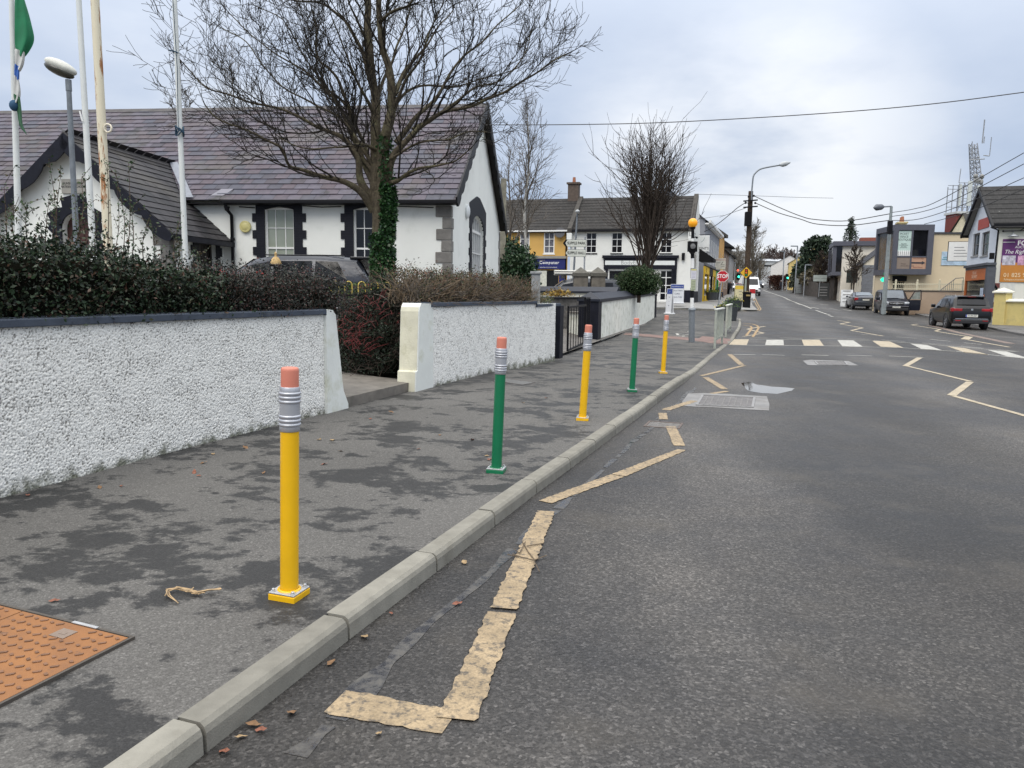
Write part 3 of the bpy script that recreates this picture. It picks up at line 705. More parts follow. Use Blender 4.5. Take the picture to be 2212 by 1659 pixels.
b = MB(); pr = [(-.05, 1.21), (-.05, 1.31), (.25, 1.50), (.55, 1.31), (.55, 1.21)]; e = []
for x, dz in ((.3, 0), (L3 + .1, .2 + zr * .2)): e.append([b.pt((x, y, z + dz)) for y, z in pr])
for i in range(5): j = (i + 1) % 5; b.idx((e[0][i], e[1][i], e[1][j], e[0][j]))
b.idx(e[0][::-1]); b.idx(e[1]); b.build('coping', navyg, t3)
b = MB(); b.box(-.28, -.06, -.1, .34, .56, 1.24); b.build('gate_pier', navy, t3, bevel=.01)
b = MB(); pr = [(-.32, -.1, 1.24), (.36, -.1, 1.24), (.36, .6, 1.24), (-.32, .6, 1.24), (-.32, -.1, 1.31), (.36, -.1, 1.31), (.36, .6, 1.31), (-.32, .6, 1.31), (.02, .25, 1.53)]
ids = [b.pt(p) for p in pr]
for q in ((0,1,5,4),(1,2,6,5),(2,3,7,6),(3,0,4,7),(4,5,8),(5,6,8),(6,7,8),(7,4,8),(3,2,1,0)): b.idx([ids[k] for k in q])
b.build('pier_cap', navyg, t3)
b = MB(); b.box(L3 - .05, -.06, -.1, L3 + .55, .56, 1.32 + zr); b.build('end_pier', navy, t3, bevel=.01)
b = MB(); ids = [b.pt(p) for p in [(L3 - .12, -.12, 1.33 + zr), (L3 + .62, -.12, 1.33 + zr), (L3 + .62, .62, 1.33 + zr), (L3 - .12, .62, 1.33 + zr), (L3 + .25, .25, 1.62 + zr)]]
for q in ((0,1,4),(1,2,4),(2,3,4),(3,0,4),(3,2,1,0)): b.idx([ids[k] for k in q])
b.build('pier_cap', navyg, t3)
# gate leaf folded open and the facing leaf with flat bars
def gate(label, A0, B0, h, n):
	d = B0 - A0; L = d.length; t = thing('iron_gate', label, 'gate', A0, math.atan2(d.y, d.x), 'iron gate leaves')
	b = MB(); b.box(0, -.02, .06, L, .02, .10); b.box(0, -.02, h - .05, L, .02, h); b.box(0, -.022, .06, .05, .022, h); b.box(L - .05, -.022, .06, L, .022, h); b.build('frame', blackp, t)
	for k in range(n):
		x = .05 + (L - .1) * (k + 1) / (n + 1); c = MB(); c.box(x - .009, -.009, .1, x + .009, .009, h - .05); c.build('bar', blackp, t)
	return t
gA = F(1228, 737); gB = F(1263, 738)
gA = A(1226, 735, 18.2); gA.z = .12; gB = A(1264, 735, 21.4); gB.z = .12
gate('black barred gate leaf standing open beside the navy pier', gA, gB, 1.13, 6)
gC = A(1272, 733, 23.0); gC.z = .12; gD = A(1262, 733, 21.6); gD.z = .12
gate('short black gate leaf folded against the navy pier', gD, gC, 1.32, 4)
b = MB(); b.tube([A(1160, 645, 21), A(1265, 643, 22)], .03, 6); b.tube([A(1161, 646, 21), A(1161, 690, 21)], .03, 6); b.tube([A(1264, 643, 22), A(1264, 700, 22)], .03, 6)
tag(b.build('handrail', blackp), 'black handrail behind the open gate, in front of the stone wall', 'handrail')

# ------------------------------------------------------------------ fence with yellow hoops behind the gateway
fY = 13.4; fa = A(709, 637, fY); fb = A(905, 646, fY + 1.2); d = (fb - fa); L = d.length
t = thing('hoop_top_fence', 'black railing with yellow hoop tops behind the gateway', 'fence', (fa.x, fa.y, .45), math.atan2(d.y, d.x)); zr = fa.z - .45
b = MB(); b.box(0, -.012, zr - .02, L, .012, zr + .015); b.box(0, -.012, .1, L, .012, .14); b.build('rail', blackp, t)
hy = M('yellow_hoop_paint', (.62, .46, .10), .5, var=.1, vs=10)
for k in range(7):
	x = .06 + k * .262; b = MB(); b.tube([(x, 0, zr + .01)] + [(x + .07 - .07 * math.cos(a), 0, zr + .17 + .07 * math.sin(a)) for a in [math.pi * i / 8 for i in range(9)]] + [(x + .14, 0, zr + .01)], .0095, 8); b.build('hoop', hy, t, True)
	for xx in (x, x + .14): c = MB(); c.tube([(xx, 0, 0), (xx, 0, zr)], .009, 6); c.build('upright', blackp, t, True)
# ornamental post with gold dome
gp = A(596, 573, 15.2); t = thing('lantern_post', 'dark post topped by a small golden dome above the hedge', 'lantern', (gp.x, gp.y, .5)); zz = gp.z - .5
b = MB(); b.lathe([(.05, 0), (.05, zz - .02)], 12); b.build('post', blackp, t, True)
b = MB(); b.lathe([(.04, zz - .03), (.175, zz - .02), (.185, zz), (.12, zz + .02)], 20); b.build('cap', blackp, t, True)
b = MB(); b.lathe([(.105, zz + .02), (.10, zz + .06), (.085, zz + .11), (.05, zz + .15), (.025, zz + .165), (.022, zz + .20), (.028, zz + .215), (.02, zz + .245), (.004, zz + .262)], 18); b.build('dome', M('tan_gold_paint', (.50, .34, .14), .6, var=.2, vs=20, bmp=.5, bs=60), t, True)

# ------------------------------------------------------------------ flagpoles, flag, lamp
poleW = M('white_pole_paint', (.66, .68, .66), .4, var=.07, vs=3, dirt=((.38, .42, .33), .5, 3, .58))
def flagpole(label, top, bot, Y, r0, r1, mat, ext=2.6):
	a = A(*bot, Y); c = A(*top, Y); d = (c - a).normalized(); base = a - d * ((a.z - .5) / d.z); tip = c + d * ext
	t = thing('flagpole', label, 'flagpole', base, 0, 'flagpoles in the school yard')
	b = MB(); b.tube([Vector(), (tip - base) * .5, tip - base], [r1, (r0 + r1) / 2, r0], 14); b.build('pole', mat, t, True)
	b = MB(); b.lathe([(r1 * 2.2, 0), (r1 * 2.2, .03), (r1 * 1.4, .05)], 12); b.build('base_flange', steel, t)
	b = MB(); b.sphere(tip - base + Vector((0, 0, .05)), r0 * 1.5, 10, 7); b.build('finial', mat, t, True)
	return t, base, d
rusty = M('rusty_cream_paint', (.66, .60, .44), .6, var=.06, vs=2, bmp=.2, bs=40)
m, nt, bs_ = _nt('rust_streaked_cream_paint'); v = coords(nt, 'Object', (1, 1, .22)); v2 = coords(nt)
c = mixc(nt, ramp(nt, noise(nt, v, 9, 8, .7), ((.53, 0.0), (.60, 1.0))), (.68, .62, .47), (.30, .115, .03)); nt.links.new(c, bs_.inputs['Base Color']); bs_.inputs['Roughness'].default_value = .6
rusty = m
tF, baseF, dF = flagpole('leftmost white flagpole with a green flag wrapped round it', (25, 0), (40, 500), 13, .034, .055, poleW)
t, base, d = flagpole('white flagpole close beside the rusty one', (170, 0), (200, 520), 13, .036, .055, poleW)
b = MB(); b.tube([A(172, 240, 12.93) - base, A(178, 262, 12.93) - base], .012, 6); b.build('cleat', plastic_w, t)
t, base, d = flagpole('rust streaked cream pole with a ring bracket', (205, 0), (232, 500), 12, .055, .07, rusty)
q = A(233, 277, 11.95) - base; b = MB(); b.tube([q + Vector((.055 * math.cos(a), 0, .055 * math.sin(a) * 1.1)) for a in [2 * math.pi * i / 14 for i in range(15)]], .015, 6, False); b.build('ring', M('cream_ring_paint', (.68, .62, .5), .5), t, True)
t, base, d = flagpole('white flagpole with blue cord by the bare tree', (377, 0), (401, 560), 14, .036, .052, poleW)
cord = M('blue_cord', (.015, .05, .09), .8)
b = MB(); b.tube([A(373.5, 0, 13.93) - base, A(383, 150, 13.93) - base, A(385, 285, 13.93) - base], .007, 4); q = A(388, 279, 13.95) - base
for k in range(5): b.tube([q + Vector((.07 * math.cos(a + k), .07 * math.sin(a + k), .05 * math.sin(2 * a + k) - .02 * k)) for a in [2 * math.pi * i / 8 for i in range(9)]], .012, 4, False)
q2 = A(379, 112, 13.93) - base; b.tube([q2 + Vector((-.12, 0, .03)), q2, q2 + Vector((.05, 0, -.02))], .012, 4); b.build('halyard', cord, t, True)
# flag: twisted cloth hanging on the first pole
def cloth(path, wl, wr, name, mat, parent, org, Y):
	b = MB(); rows = []
	for i, (x, y) in enumerate(path):
		l, r = wl[i], wr[i]; row = []
		for k in range(9):
			u = k / 8; xx = l + (r - l) * u; yy = y + (6 if name == 'green_panel' else 14) * (u - .5) * (1 if i % 2 else .6)
			P = A(xx, yy, Y - .09 * math.sin(u * math.pi) - .035 * math.sin(u * 9 + i * .7)); row.append(b.pt(P - org))
		rows.append(row)
	for a, c in zip(rows, rows[1:]):
		for k in range(8): b.idx((a[k], c[k], c[k+1], a[k+1]))
	o = b.build(name, mat, parent, True); m_ = o.modifiers.new('Solid', 'SOLIDIFY'); m_.thickness = .006; s = o.modifiers.new('Sub', 'SUBSURF'); s.levels = s.render_levels = 2
def cf(name, col): return M(name, col, .85, var=.15, vs=6, bmp=.4, bs=14)
t = thing('flag', 'green white and blue flag twisted round the leftmost flagpole', 'flag', A(40, 60, 13)); org = t.location.copy()
cloth([(0, -40), (0, 0), (0, 30), (0, 60), (0, 85), (0, 105), (0, 122)], [33, 31, 31, 31, 31, 31.5, 37], [44, 54, 64, 71, 77, 66, 54], 'green_panel', cf('green_flag_cloth', (.012, .16, .07)), t, org, 12.95)
cloth([(0, 108), (0, 125), (0, 140), (0, 150)], [31, 31, 32, 33], [55, 54, 51, 44], 'white_panel', cf('white_flag_cloth', (.5, .5, .48)), t, org, 12.93)
cloth([(0, 140), (0, 155), (0, 172)], [31, 30.5, 30], [43, 42.5, 42], 'blue_panel', cf('blue_flag_cloth', (.03, .1, .35)), t, org, 12.92)
cloth([(0, 165), (0, 180), (0, 195), (0, 210), (0, 222)], [29, 29, 29, 28, 26], [41, 44, 46, 44, 40], 'twist', cf('white_flag_cloth', (.5, .5, .48)), t, org, 12.91)
cloth([(0, 205), (0, 222), (0, 240), (0, 258), (0, 272), (0, 286)], [28, 30, 36, 38, 40, 45], [44, 46, 48, 48, 52, 60], 'green_tail', cf('dark_green_flag_cloth', (.03, .11, .05)), t, org, 12.89)
b = MB(); b.sphere(A(31, 228, 12.85) - org, .075, 10, 7, (1, 1, 1.2)); b.build('blue_knot', cf('navy_flag_cloth', (.02, .07, .14)), t, True)
# yard lamp
lb = A(164, 505, 14); lt = A(148, 180, 14); t = thing('yard_lamp', 'grey lamp post with an oval head by the flagpoles', 'street lamp', (lb.x, lb.y, .5)); og = Vector((lb.x, lb.y, .5))
b = MB(); b.tube([Vector((0, 0, 0)), lt - og - Vector((0, 0, .12))], [.055, .042], 14); b.build('pole', polegrey, t, True)
b = MB(); b.tube([lt - og - Vector((0, 0, .13)), lt - og + Vector((0, 0, .06))], .05, 12); b.build('bracket', polegrey, t, True)
hc = A(130, 147, 14.0) - og
b = MB(); b.T = Matrix.Translation(hc) @ Matrix.Rotation(R(24), 4, 'Y'); b.sphere((0, 0, .03), .29, 18, 10, (1, .55, .36)); o = b.build('head', M('weathered_white_shell', (.55, .55, .5), .6, var=.15, vs=9, dirt=((.12, .12, .1), .7, 12, .58)), t, True)
b = MB(); b.T = Matrix.Translation(hc) @ Matrix.Rotation(R(24), 4, 'Y'); b.sphere((.0, 0, -.045), .272, 18, 10, (1, .53, .33)); b.build('lens', M('smoked_lens', (.045, .042, .03), .25, var=.3, vs=10), t, True)

# ------------------------------------------------------------------ fallen leaves, twigs, straw
lf = [M('fallen_leaf_brown', (.17, .095, .045), .8, var=.25, vs=30), M('fallen_leaf_tan', (.30, .21, .11), .8, var=.25, vs=30), M('fallen_leaf_red', (.19, .07, .04), .7, var=.25, vs=30)]
lmesh = []
for k in range(3):
	b = MB(); s = .042; pts = [(0, -s * 1.1, .002), (.45 * s, -.5 * s, .004), (.62 * s, .1 * s, .012), (.3 * s, .55 * s, .006), (0, s, .014), (-.35 * s, .5 * s, .004), (-.6 * s, -.05 * s, .014), (-.4 * s, -.6 * s, .005)]
	if k == 2: pts = [(x * .8 * (1.25 if i % 2 else .8), y * .9, z) for i, (x, y, z) in enumerate(pts)]
	c_ = b.pt((0, 0, .003)); ids = [b.pt(p) for p in pts]
	for i in range(8): b.idx((c_, ids[i], ids[(i+1) % 8]))
	o = b.build('fallen_leaf', lf[k]); lmesh.append(o)
fl = [(118, 1298), (262, 1050), (215, 1053), (430, 1028), (570, 1021), (530, 967), (440, 1000), (460, 981), (690, 950), (718, 951), (735, 975), (800, 905), (845, 890), (1052, 985), (1057, 993), (1062, 1008), (905, 970), (420, 1020), (700, 1003), (60, 1070), (640, 1480 - 500), (950, 940), (1020, 950), (1130, 870), (1180, 860)]
rl = [(520, 1592, 1), (565, 1577, 2), (548, 1565, 0), (818, 1585, 1), (715, 1432, 0), (788, 1376, 1), (988, 1304, 2), (630, 1540, 0), (486, 1624, 2), (1003, 1215, 1), (742, 1340, 0), (845, 1325, 2)]
used = set(); rnd = random.Random(5)
def put_leaf(P, k, lab_, grp, s):
	o = lmesh[k]
	if k in used: o = o.copy(); COL.objects.link(o)
	used.add(k); o.location = P; o.rotation_euler = (rnd.uniform(-.25, .25), rnd.uniform(-.25, .25), rnd.uniform(0, 6)); o.scale = (s, s * rnd.uniform(.8, 1.2), s); tag(o, lab_, 'leaf', grp)
for x, y in fl: put_leaf(F(x, y, .004), rnd.randint(0, 2), 'dry brown fallen leaf lying on the dark footpath', 'fallen leaves on the footpath', rnd.uniform(.5, .95))
for x, y, k in rl: put_leaf(G(x, y, .008), k, 'dry fallen leaf on the road by the kerb', 'fallen leaves in the gutter', rnd.uniform(.4, .75))
cs = crop(0, 2150, 2.212)
straw = M('dry_straw', (.42, .30, .17), .8, var=.3, vs=30)
b = MB(); r_ = random.Random(3)
main = [F(*cs(*p), .012) for p in ((1480, 245), (1390, 190), (1390, 150), (1470, 132), (1560, 155), (1640, 170), (1720, 155), (1835, 140))]
for k in range(6):
	j = [p + Vector((r_.uniform(-.01, .01), r_.uniform(-.01, .01), r_.uniform(0, .012))) for p in main[(k % 3):]]
	b.tube(j, .0028, 4)
for k in range(8):
	p = F(*cs(r_.uniform(1560, 1680), r_.uniform(150, 180)), .012); b.tube([p, p + Vector((r_.uniform(-.04, .04), r_.uniform(-.03, .03), .01))], .003, 4)
tag(b.build('straw_tuft', straw), 'looped wisp of dry straw on the footpath by the first bollard', 'straw')
ct = crop(1100, 2000, 1.885); twm = M('dead_twig_bark', (.10, .075, .05), .9, var=.3, vs=30)
b = MB()
for pl in (((1515, 150), (1600, 165), (1700, 190), (1740, 270)), ((1620, 60), (1660, 130), (1710, 190)), ((1560, 110), (1600, 140), (1640, 60)), ((1700, 190), (1790, 155)), ((1600, 165), (1550, 145)), ((1650, 90), (1770, 70))):
	b.tube([G(*ct(*p), .012 + .01 * r_.random()) for p in pl], .0035, 4)
tag(b.build('dead_twig', twm), 'dead branching twig lying across the cream road line', 'twig')
# ------------------------------------------------------------------ slates
def slate_mat(name, a, c, d, moss):
	m, nt, b = _nt(name); v = coords(nt)
	g = nt.nodes.new('ShaderNodeNewGeometry'); ri = g.outputs['Random Per Island']
	col = ramp(nt, ri, ((0, a), (.45, c), (.8, d), (1, sc(a, .7))))
	col = mixc(nt, 1.0, col, ramp(nt, noise(nt, v, 6, 5), ((.3, .75), (.7, 1.2))), 'MULTIPLY')
	st = ramp(nt, noise(nt, v, 1.1, 7, .68), ((.58, 0.0), (.66, .8)))
	col = mixc(nt, st, col, moss)
	lt = ramp(nt, noise(nt, v, .5, 5), ((.5, 0.0), (.7, .55)))
	col = mixc(nt, lt, col, (.085, .076, .06))
	nt.links.new(col, b.inputs['Base Color']); b.inputs['Roughness'].default_value = .5; b.inputs['Specular IOR Level'].default_value = .25
	bump(nt, b, noise(nt, v, 30, 4), .2, .006); return m
m_slate = slate_mat('purple_sky_tinted_slate', (.064, .046, .058), (.082, .070, .092), (.046, .049, .070), (.014, .014, .014))  # purple slate; the bluer tones carry reflected sky in the colour
m_slate2 = slate_mat('dark_damp_slate', (.017, .015, .017), (.028, .025, .028), (.013, .013, .016), (.022, .024, .02))
def slate_slope(b, x0, x1, P0, dirv, n, gauge, w, nrm, along, cut=None, seed=1):
	# courses climb from P0 along dirv; slates run along 'along'; cut(course_mid_height) limits the run
	r_ = random.Random(seed)
	for i in range(n):
		xa, xb = (x0, x1) if cut is None else cut(i, x0, x1)
		x = xa - (w / 2 if i % 2 else 0)
		while x < xb:
			l, r = max(x + .006, xa), min(x + w - .006, xb)
			if r - l > .03:
				lift = .022 + r_.uniform(-.003, .005); s0 = i * gauge + r_.uniform(-.006, .006); tl = r_.uniform(-.003, .003)
				A0 = P0 + along * l + dirv * s0 + nrm * (lift + tl); B0 = P0 + along * r + dirv * s0 + nrm * (lift - tl)
				A1 = P0 + along * l + dirv * ((i + 1) * gauge + .01) + nrm * .002; B1 = P0 + along * r + dirv * ((i + 1) * gauge + .01) + nrm * .002
				A2, B2 = A0 - nrm * .021, B0 - nrm * .021
				ids = [b.pt(p) for p in (A0, B0, B1, A1, A2, B2)]
				b.idx((ids[0], ids[1], ids[2], ids[3])); b.idx((ids[4], ids[5], ids[1], ids[0]))
			x += w
def gable_wall(b, x0, x1, ze, xr, zr, o=None, dep=.2, zb=-.6):
	# wall in the plane y = 0 facing -y; o = (left, right, sill, spring, rise)
	rz = lambda x: ze + (zr - ze) * (1 - abs(x - xr) / ((xr - x0) if x < xr else (x1 - xr)))
	if not o:
		b.face([(x0, 0, zb), (x1, 0, zb), (x1, 0, ze), (xr, 0, zr), (x0, 0, ze)]); return
	l, r, s, sp, ri = o; mid = (l + r) / 2; n = 12
	arc = [(mid - (r - l) / 2 * math.cos(math.pi * i / n), sp + ri * math.sin(math.pi * i / n)) for i in range(n + 1)]
	b.face([(x0, 0, zb), (l, 0, zb), (l, 0, rz(l)), (x0, 0, ze)]); b.face([(r, 0, zb), (x1, 0, zb), (x1, 0, ze), (r, 0, rz(r))])
	if s > zb: b.face([(l, 0, zb), (r, 0, zb), (r, 0, s), (l, 0, s)])
	hl, hr = arc[:n // 2 + 1], arc[n // 2:]
	tl = [(l, 0, rz(l))] + [(x, 0, z) for x, z in hl] + [(mid, 0, rz(mid))]; tr = [(mid, 0, rz(mid))] + [(x, 0, z) for x, z in hr] + [(r, 0, rz(r))]
	if l < xr < mid: tl.append((xr, 0, zr))
	if mid <= xr < r: tr.append((xr, 0, zr))
	b.face(tl[::-1] if False else tl); b.face(tr)
	path = [(l, s)] + arc + [(r, s)]
	for (a, c), (d, e) in zip(path, path[1:]): b.quad((a, 0, c), (d, 0, e), (d, dep, e), (a, dep, c))
	b.quad((l, 0, s), (r, 0, s), (r, dep, s), (l, dep, s))
def sash(parent, T, x0, z0, x1, z1, dep, nx, nz, glass, fr=.05, bar=.022, sill=None, mid=None, mat=None, name='window'):
	b = MB(); b.T = T; y0, y1 = dep - .05, dep
	b.box(x0, y0, z0, x0 + fr, y1, z1); b.box(x1 - fr, y0, z0, x1, y1, z1); b.box(x0 + fr, y0, z1 - fr, x1 - fr, y1, z1); b.box(x0 + fr, y0, z0, x1 - fr, y1, z0 + fr)
	for k in range(1, nx): x = x0 + (x1 - x0) * k / nx; b.box(x - bar / 2, y0 + .012, z0 + fr, x + bar / 2, y1 - .004, z1 - fr)
	for k in range(1, nz):
		z = z0 + (z1 - z0) * k / nz; h = bar if mid != k else .055
		b.box(x0 + fr, y0 + (.008 if mid == k else .014), z - h / 2, x1 - fr, y1 - .006, z + h / 2)
	w = b.build(name, mat or plastic_w, parent)
	g = MB(); g.T = T; g.quad((x0 + .01, dep - .015, z0 + .01), (x1 - .01, dep - .015, z0 + .01), (x1 - .01, dep - .015, z1 - .01), (x0 + .01, dep - .015, z1 - .01)); g.build('pane', glass, w)
	if sill:
		q = MB(); q.T = T; q.box(x0 - .06, -.05, z0 - .09, x1 + .06, dep - .055, z0 - .003); q.build('sill', sill, w)
	return w
# ------------------------------------------------------------------ the school
RZ = R(-6.78); SO = Vector((-1.87, 23, .55))
sch = thing('school_building', 'long white school with purple slate roof, black window surrounds and gabled porch', 'school', SO, RZ)
SW = 19.0; EZ = 3.62; RG = 7.58; RY = 5.3; SD = 10.6
b = MB(); b.T = Matrix.Translation((-SW, 0, 0))
W1 = (-5.72, -4.80); W2 = (-2.95, -2.03)
b.wall(SW, EZ + .1, [(SW + W[0], 1.05, SW + W[1], 3.45) for W in (W1, W2)], .16, 0, -.6)
b.T = face_T('right', 0, SD)
gable_wall(b, 0, SD, EZ + .1, RY, RG - .05, (3.55, 6.15, .9, 3.12, .55), .22)
b.T = None; b.quad((-SW, SD, -.6), (-SW, SD, EZ), (0, SD, EZ), (0, SD, -.6)); b.face([(-SW, 0, -.6), (-SW, 0, EZ), (-SW, RY, RG - .1), (-SW, SD, EZ), (-SW, SD, -.6)])
b.build('wall', M('school_white_render', (.80, .81, .765), .8, var=.04, vs=1.0, bmp=.15, bs=40, dirt=((.50, .52, .46), .35, 1.3, .56)), sch)
d1 = Vector((0, RY + .34, RG - (EZ - .0))); sl = d1.length; d1.normalize(); nf = Vector((0, -d1.z, d1.y))
P0 = Vector((0, -.34, EZ)); n = int(sl / .33)
b = MB(); slate_slope(b, -SW - 1, .24, P0, d1, n + 1, sl / (n + .6), .42, nf, Vector((1, 0, 0)))
b.build('roof_slates', m_slate, sch)
b = MB(); b.quad(P0 + Vector((-SW - 1, 0, -.02)), P0 + Vector((.22, 0, -.02)), Vector((.22, RY, RG - .02)), Vector((-SW - 1, RY, RG - .02)))
b.quad((-SW - 1, SD + .34, EZ), (-SW - 1, RY, RG), (.24, RY, RG), (.24, SD + .34, EZ)); b.build('roof_deck', m_slate2, sch)
b = MB(); b.prism([(RY - .17, RG - .10), (RY, RG + .05), (RY + .17, RG - .10)], -SW - 1, .27, 'x'); b.build('ridge_tiles', M('dark_ridge_tile', (.075, .07, .07), .8, var=.3, vs=4), sch)
b = MB(); b.box(-6.9, -.40, EZ - .10, .27, -.30, EZ + .015); b.box(-SW, -.40, EZ - .10, -12.6, -.30, EZ + .015); b.box(-SW, -.30, EZ - .11, .2, .0, EZ - .07); b.build('gutter', blackp, sch, bevel=.02)
b = MB()
for s in (1, -1):
	y0 = -.36 if s == 1 else SD + .36
	a = Vector((.25, y0, EZ - .05)); c = Vector((.25, RY, RG - .03))
	b.beam(a, c, .30, .05, Vector((1, 0, 0)))
	# scalloped lower edge
	d_ = (c - a); L = d_.length; d_.normalize(); dn = Vector((0, -d_.z * (1 if s == 1 else -1), d_.y * (1 if s == 1 else -1))); dn = dn if dn.z < 0 else -dn
	for k in range(9):
		q = a + d_ * (L * (k + .5) / 9) + dn * .16
		pts = [q + d_ * (-.32) , q + d_ * (-.25) + dn * .07, q + dn * .11, q + d_ * .25 + dn * .07, q + d_ * .32]
		b.face([p + Vector((.012, 0, 0)) for p in pts]); b.face([p - Vector((.012, 0, 0)) for p in pts][::-1])
b.build('bargeboard', blackp, sch)
# black brick surrounds with stepped quoins
def surround(W, side='front', z0=.9, zt=EZ - .11, wq=.27):
	b = MB(); x0, x1 = W; y0, y1 = -.028, .03
	b.box(x0 - wq, y0, z0, x0, y1, 3.3); b.box(x1, y0, z0, x1 + wq, y1, 3.3)
	n = 10; mid = (x0 + x1) / 2
	arc = [(x0 + (x1 - x0) * i / n, 3.38 + .075 * math.sin(math.pi * i / n)) for i in range(n + 1)]
	b.prism([(x0 - wq, 3.302), (x0, 3.302)] + arc + [(x1, 3.302), (x1 + wq, 3.302), (x1 + wq, zt), (x0 - wq, zt)], y0, y1)
	z = 3.02; k = 0
	while z > z0:
		b.box(x0 - wq - .115, y0 - .003, z, x0 - wq + .002, y1, z + .25); b.box(x1 + wq - .002, y0 - .003, z, x1 + wq + .115, y1, z + .25); z -= .50
	return b.build('window_surround', nb, sch)
nb, nt, nbb = _nt('black_painted_brick'); v = coords(nt); t_ = nt.nodes.new('ShaderNodeTexBrick'); mp = nt.nodes.new('ShaderNodeMapping'); mp.inputs['Rotation'].default_value = (R(90), 0, 0)
nt.links.new(v, mp.inputs[0]); nt.links.new(mp.outputs[0], t_.inputs[0])
for k, val in (('Color1', (.010, .011, .018, 1)), ('Color2', (.008, .009, .014, 1)), ('Mortar', (.016, .016, .022, 1)), ('Scale', 1.0), ('Brick Width', .22), ('Row Height', .075), ('Mortar Size', .008)): t_.inputs[k].default_value = val
nt.links.new(t_.outputs[0], nbb.inputs['Base Color']); nbb.inputs['Roughness'].default_value = .55; nbb.inputs['Specular IOR Level'].default_value = .22; bump(nt, nbb, t_.outputs[1], -.6, .01)
surround(W1); surround(W2)
blind = M('window_over_pale_blind', (.30, .33, .27), .08, var=.12, vs=.7, spec=.6)
sash(sch, None, W1[0], 1.05, W1[1], 3.44, .13, 3, 4, blind, .055, .024, None, 2); sash(sch, None, W2[0], 1.05, W2[1], 3.44, .13, 3, 4, glassd, .055, .024, None, 2)
# gable window: segmental arch with black surround
b = MB(); b.T = face_T('right', 0, SD); y0, y1 = -.03, .03; l, r = 3.55, 6.15; m_ = (l + r) / 2; nn = 14
arc = [(m_ - (r - l) / 2 * math.cos(math.pi * i / nn), 3.12 + .55 * math.sin(math.pi * i / nn)) for i in range(nn + 1)]
b.prism(arc + [(r + .45, 3.12), (r + .45, 3.95), (r - .1, 4.1), (m_ + .3, 4.32), (m_ - .3, 4.32), (l + .1, 4.1), (l - .45, 3.95), (l - .45, 3.12)], y0, y1)
b.box(l - .35, y0, .8, l, y1, 3.118); b.box(r, y0, .8, r + .35, y1, 3.118)
for k in range(5):
	z = 2.7 - k * .48; b.box(l - .52, y0 - .003, z, l - .348, y1, z + .24); b.box(r + .348, y0 - .003, z, r + .52, y1, z + .24)
b.build('window_surround', nb, sch)
b = MB(); b.T = face_T('right', 0, SD); nx = 6
for k in range(nx + 1): x = l + .04 + (r - l - .08) * k / nx; zt = 3.10 + .53 * math.sqrt(max(0, 1 - ((x - m_) / ((r - l) / 2)) ** 2)); b.box(x - .025, .10, .9, x + .025, .15, zt)
for z, h in ((.93, .07), (1.6, .03), (2.35, .03), (3.08, .09)): b.box(l, .095, z, r, .145, z + h)
for a_, c_ in zip(arc, arc[1:]): b.beam((a_[0], .12, a_[1] - .03), (c_[0], .12, c_[1] - .03), .07, .05, (0, 1, 0))
w = b.build('window', plastic_w, sch)
g = MB(); g.T = face_T('right', 0, SD); g.face([(l, .155, .9), (r, .155, .9)] + [(x, .155, z) for x, z in arc[::-1]]); g.build('pane', glassl, w)
# stone quoins
stone = M('rock_faced_stone', (.20, .19, .175), .85, var=.3, vs=6, bmp=1.0, bs=14, dirt=((.08, .075, .07), .6, 3, .5))
def quoins(x, sx, y, sy, z0, z1, name='quoin_stones'):
	b = MB(); z = z1; k = 0; r_ = random.Random(9)
	while z > z0:
		h = .335; a, c = (.45, .22) if k % 2 == 0 else (.26, .34)
		xx = sorted((x, x - sx * (a + r_.uniform(-.02, .02)))); yy = sorted((y, y + sy * (c + r_.uniform(-.02, .02))))
		b.box(xx[0] - (.03 if sx < 0 else 0), yy[0] - .03, z - h + .008, xx[1] + (.03 if sx > 0 else 0), yy[1], z); z -= h; k += 1
	b.build(name, stone, sch, bevel=.02)
quoins(0, 1, 0, 1, -.4, 3.5); quoins(0, 1, SD, -1, -.4, 3.5); quoins(-7.05, 1, -3.0, 1, -.4, 2.45); 
# porch
PX, PH, PE, PZ, PY = -9.7, 2.65, 2.42, 5.0, -3.0
b = MB(); b.T = Matrix.Translation((0, PY, 0)); gable_wall(b, PX - PH, PX + PH, PE + .12, PX, PZ - .05, (PX - .42, PX + .42, -.5, 2.55, .42), .25)
b.T = Matrix(((0, -1, 0, PX + PH), (1, 0, 0, PY), (0, 0, 1, 0), (0, 0, 0, 1))); b.wall(3.0, PE + .12, [(1.5, -.5, 2.5, 2.35)], .2, 0, -.6)
b.T = None; b.quad((PX - PH, 0, -.6), (PX - PH, PY, -.6), (PX - PH, PY, PE + .1), (PX - PH, 0, PE + .1))
b.build('porch_wall', M('school_white_render', (.74, .745, .70)), sch)
door = M('dark_red_door', (.055, .018, .014), .5, var=.2, vs=4)
b = MB(); n = 12; arc = [(PX - .42 * math.cos(math.pi * i / n), 2.55 + .42 * math.sin(math.pi * i / n)) for i in range(n + 1)]
b.face([(PX - .42, PY + .2, -.5), (PX + .42, PY + .2, -.5)] + [(x, PY + .2, z) for x, z in arc[::-1]])
for k in range(1, 5): x = PX - .42 + .168 * k; b.box(x - .006, PY + .188, -.5, x + .006, PY + .199, 2.7)
d_ = b.build('door', door, sch); q = MB(); q.box(PX + .02, PY + .17, 1.75, PX + .26, PY + .185, 2.05); q.build('notice', plastic_w, d_)
b = MB(); y0, y1 = PY - .04, PY + .03
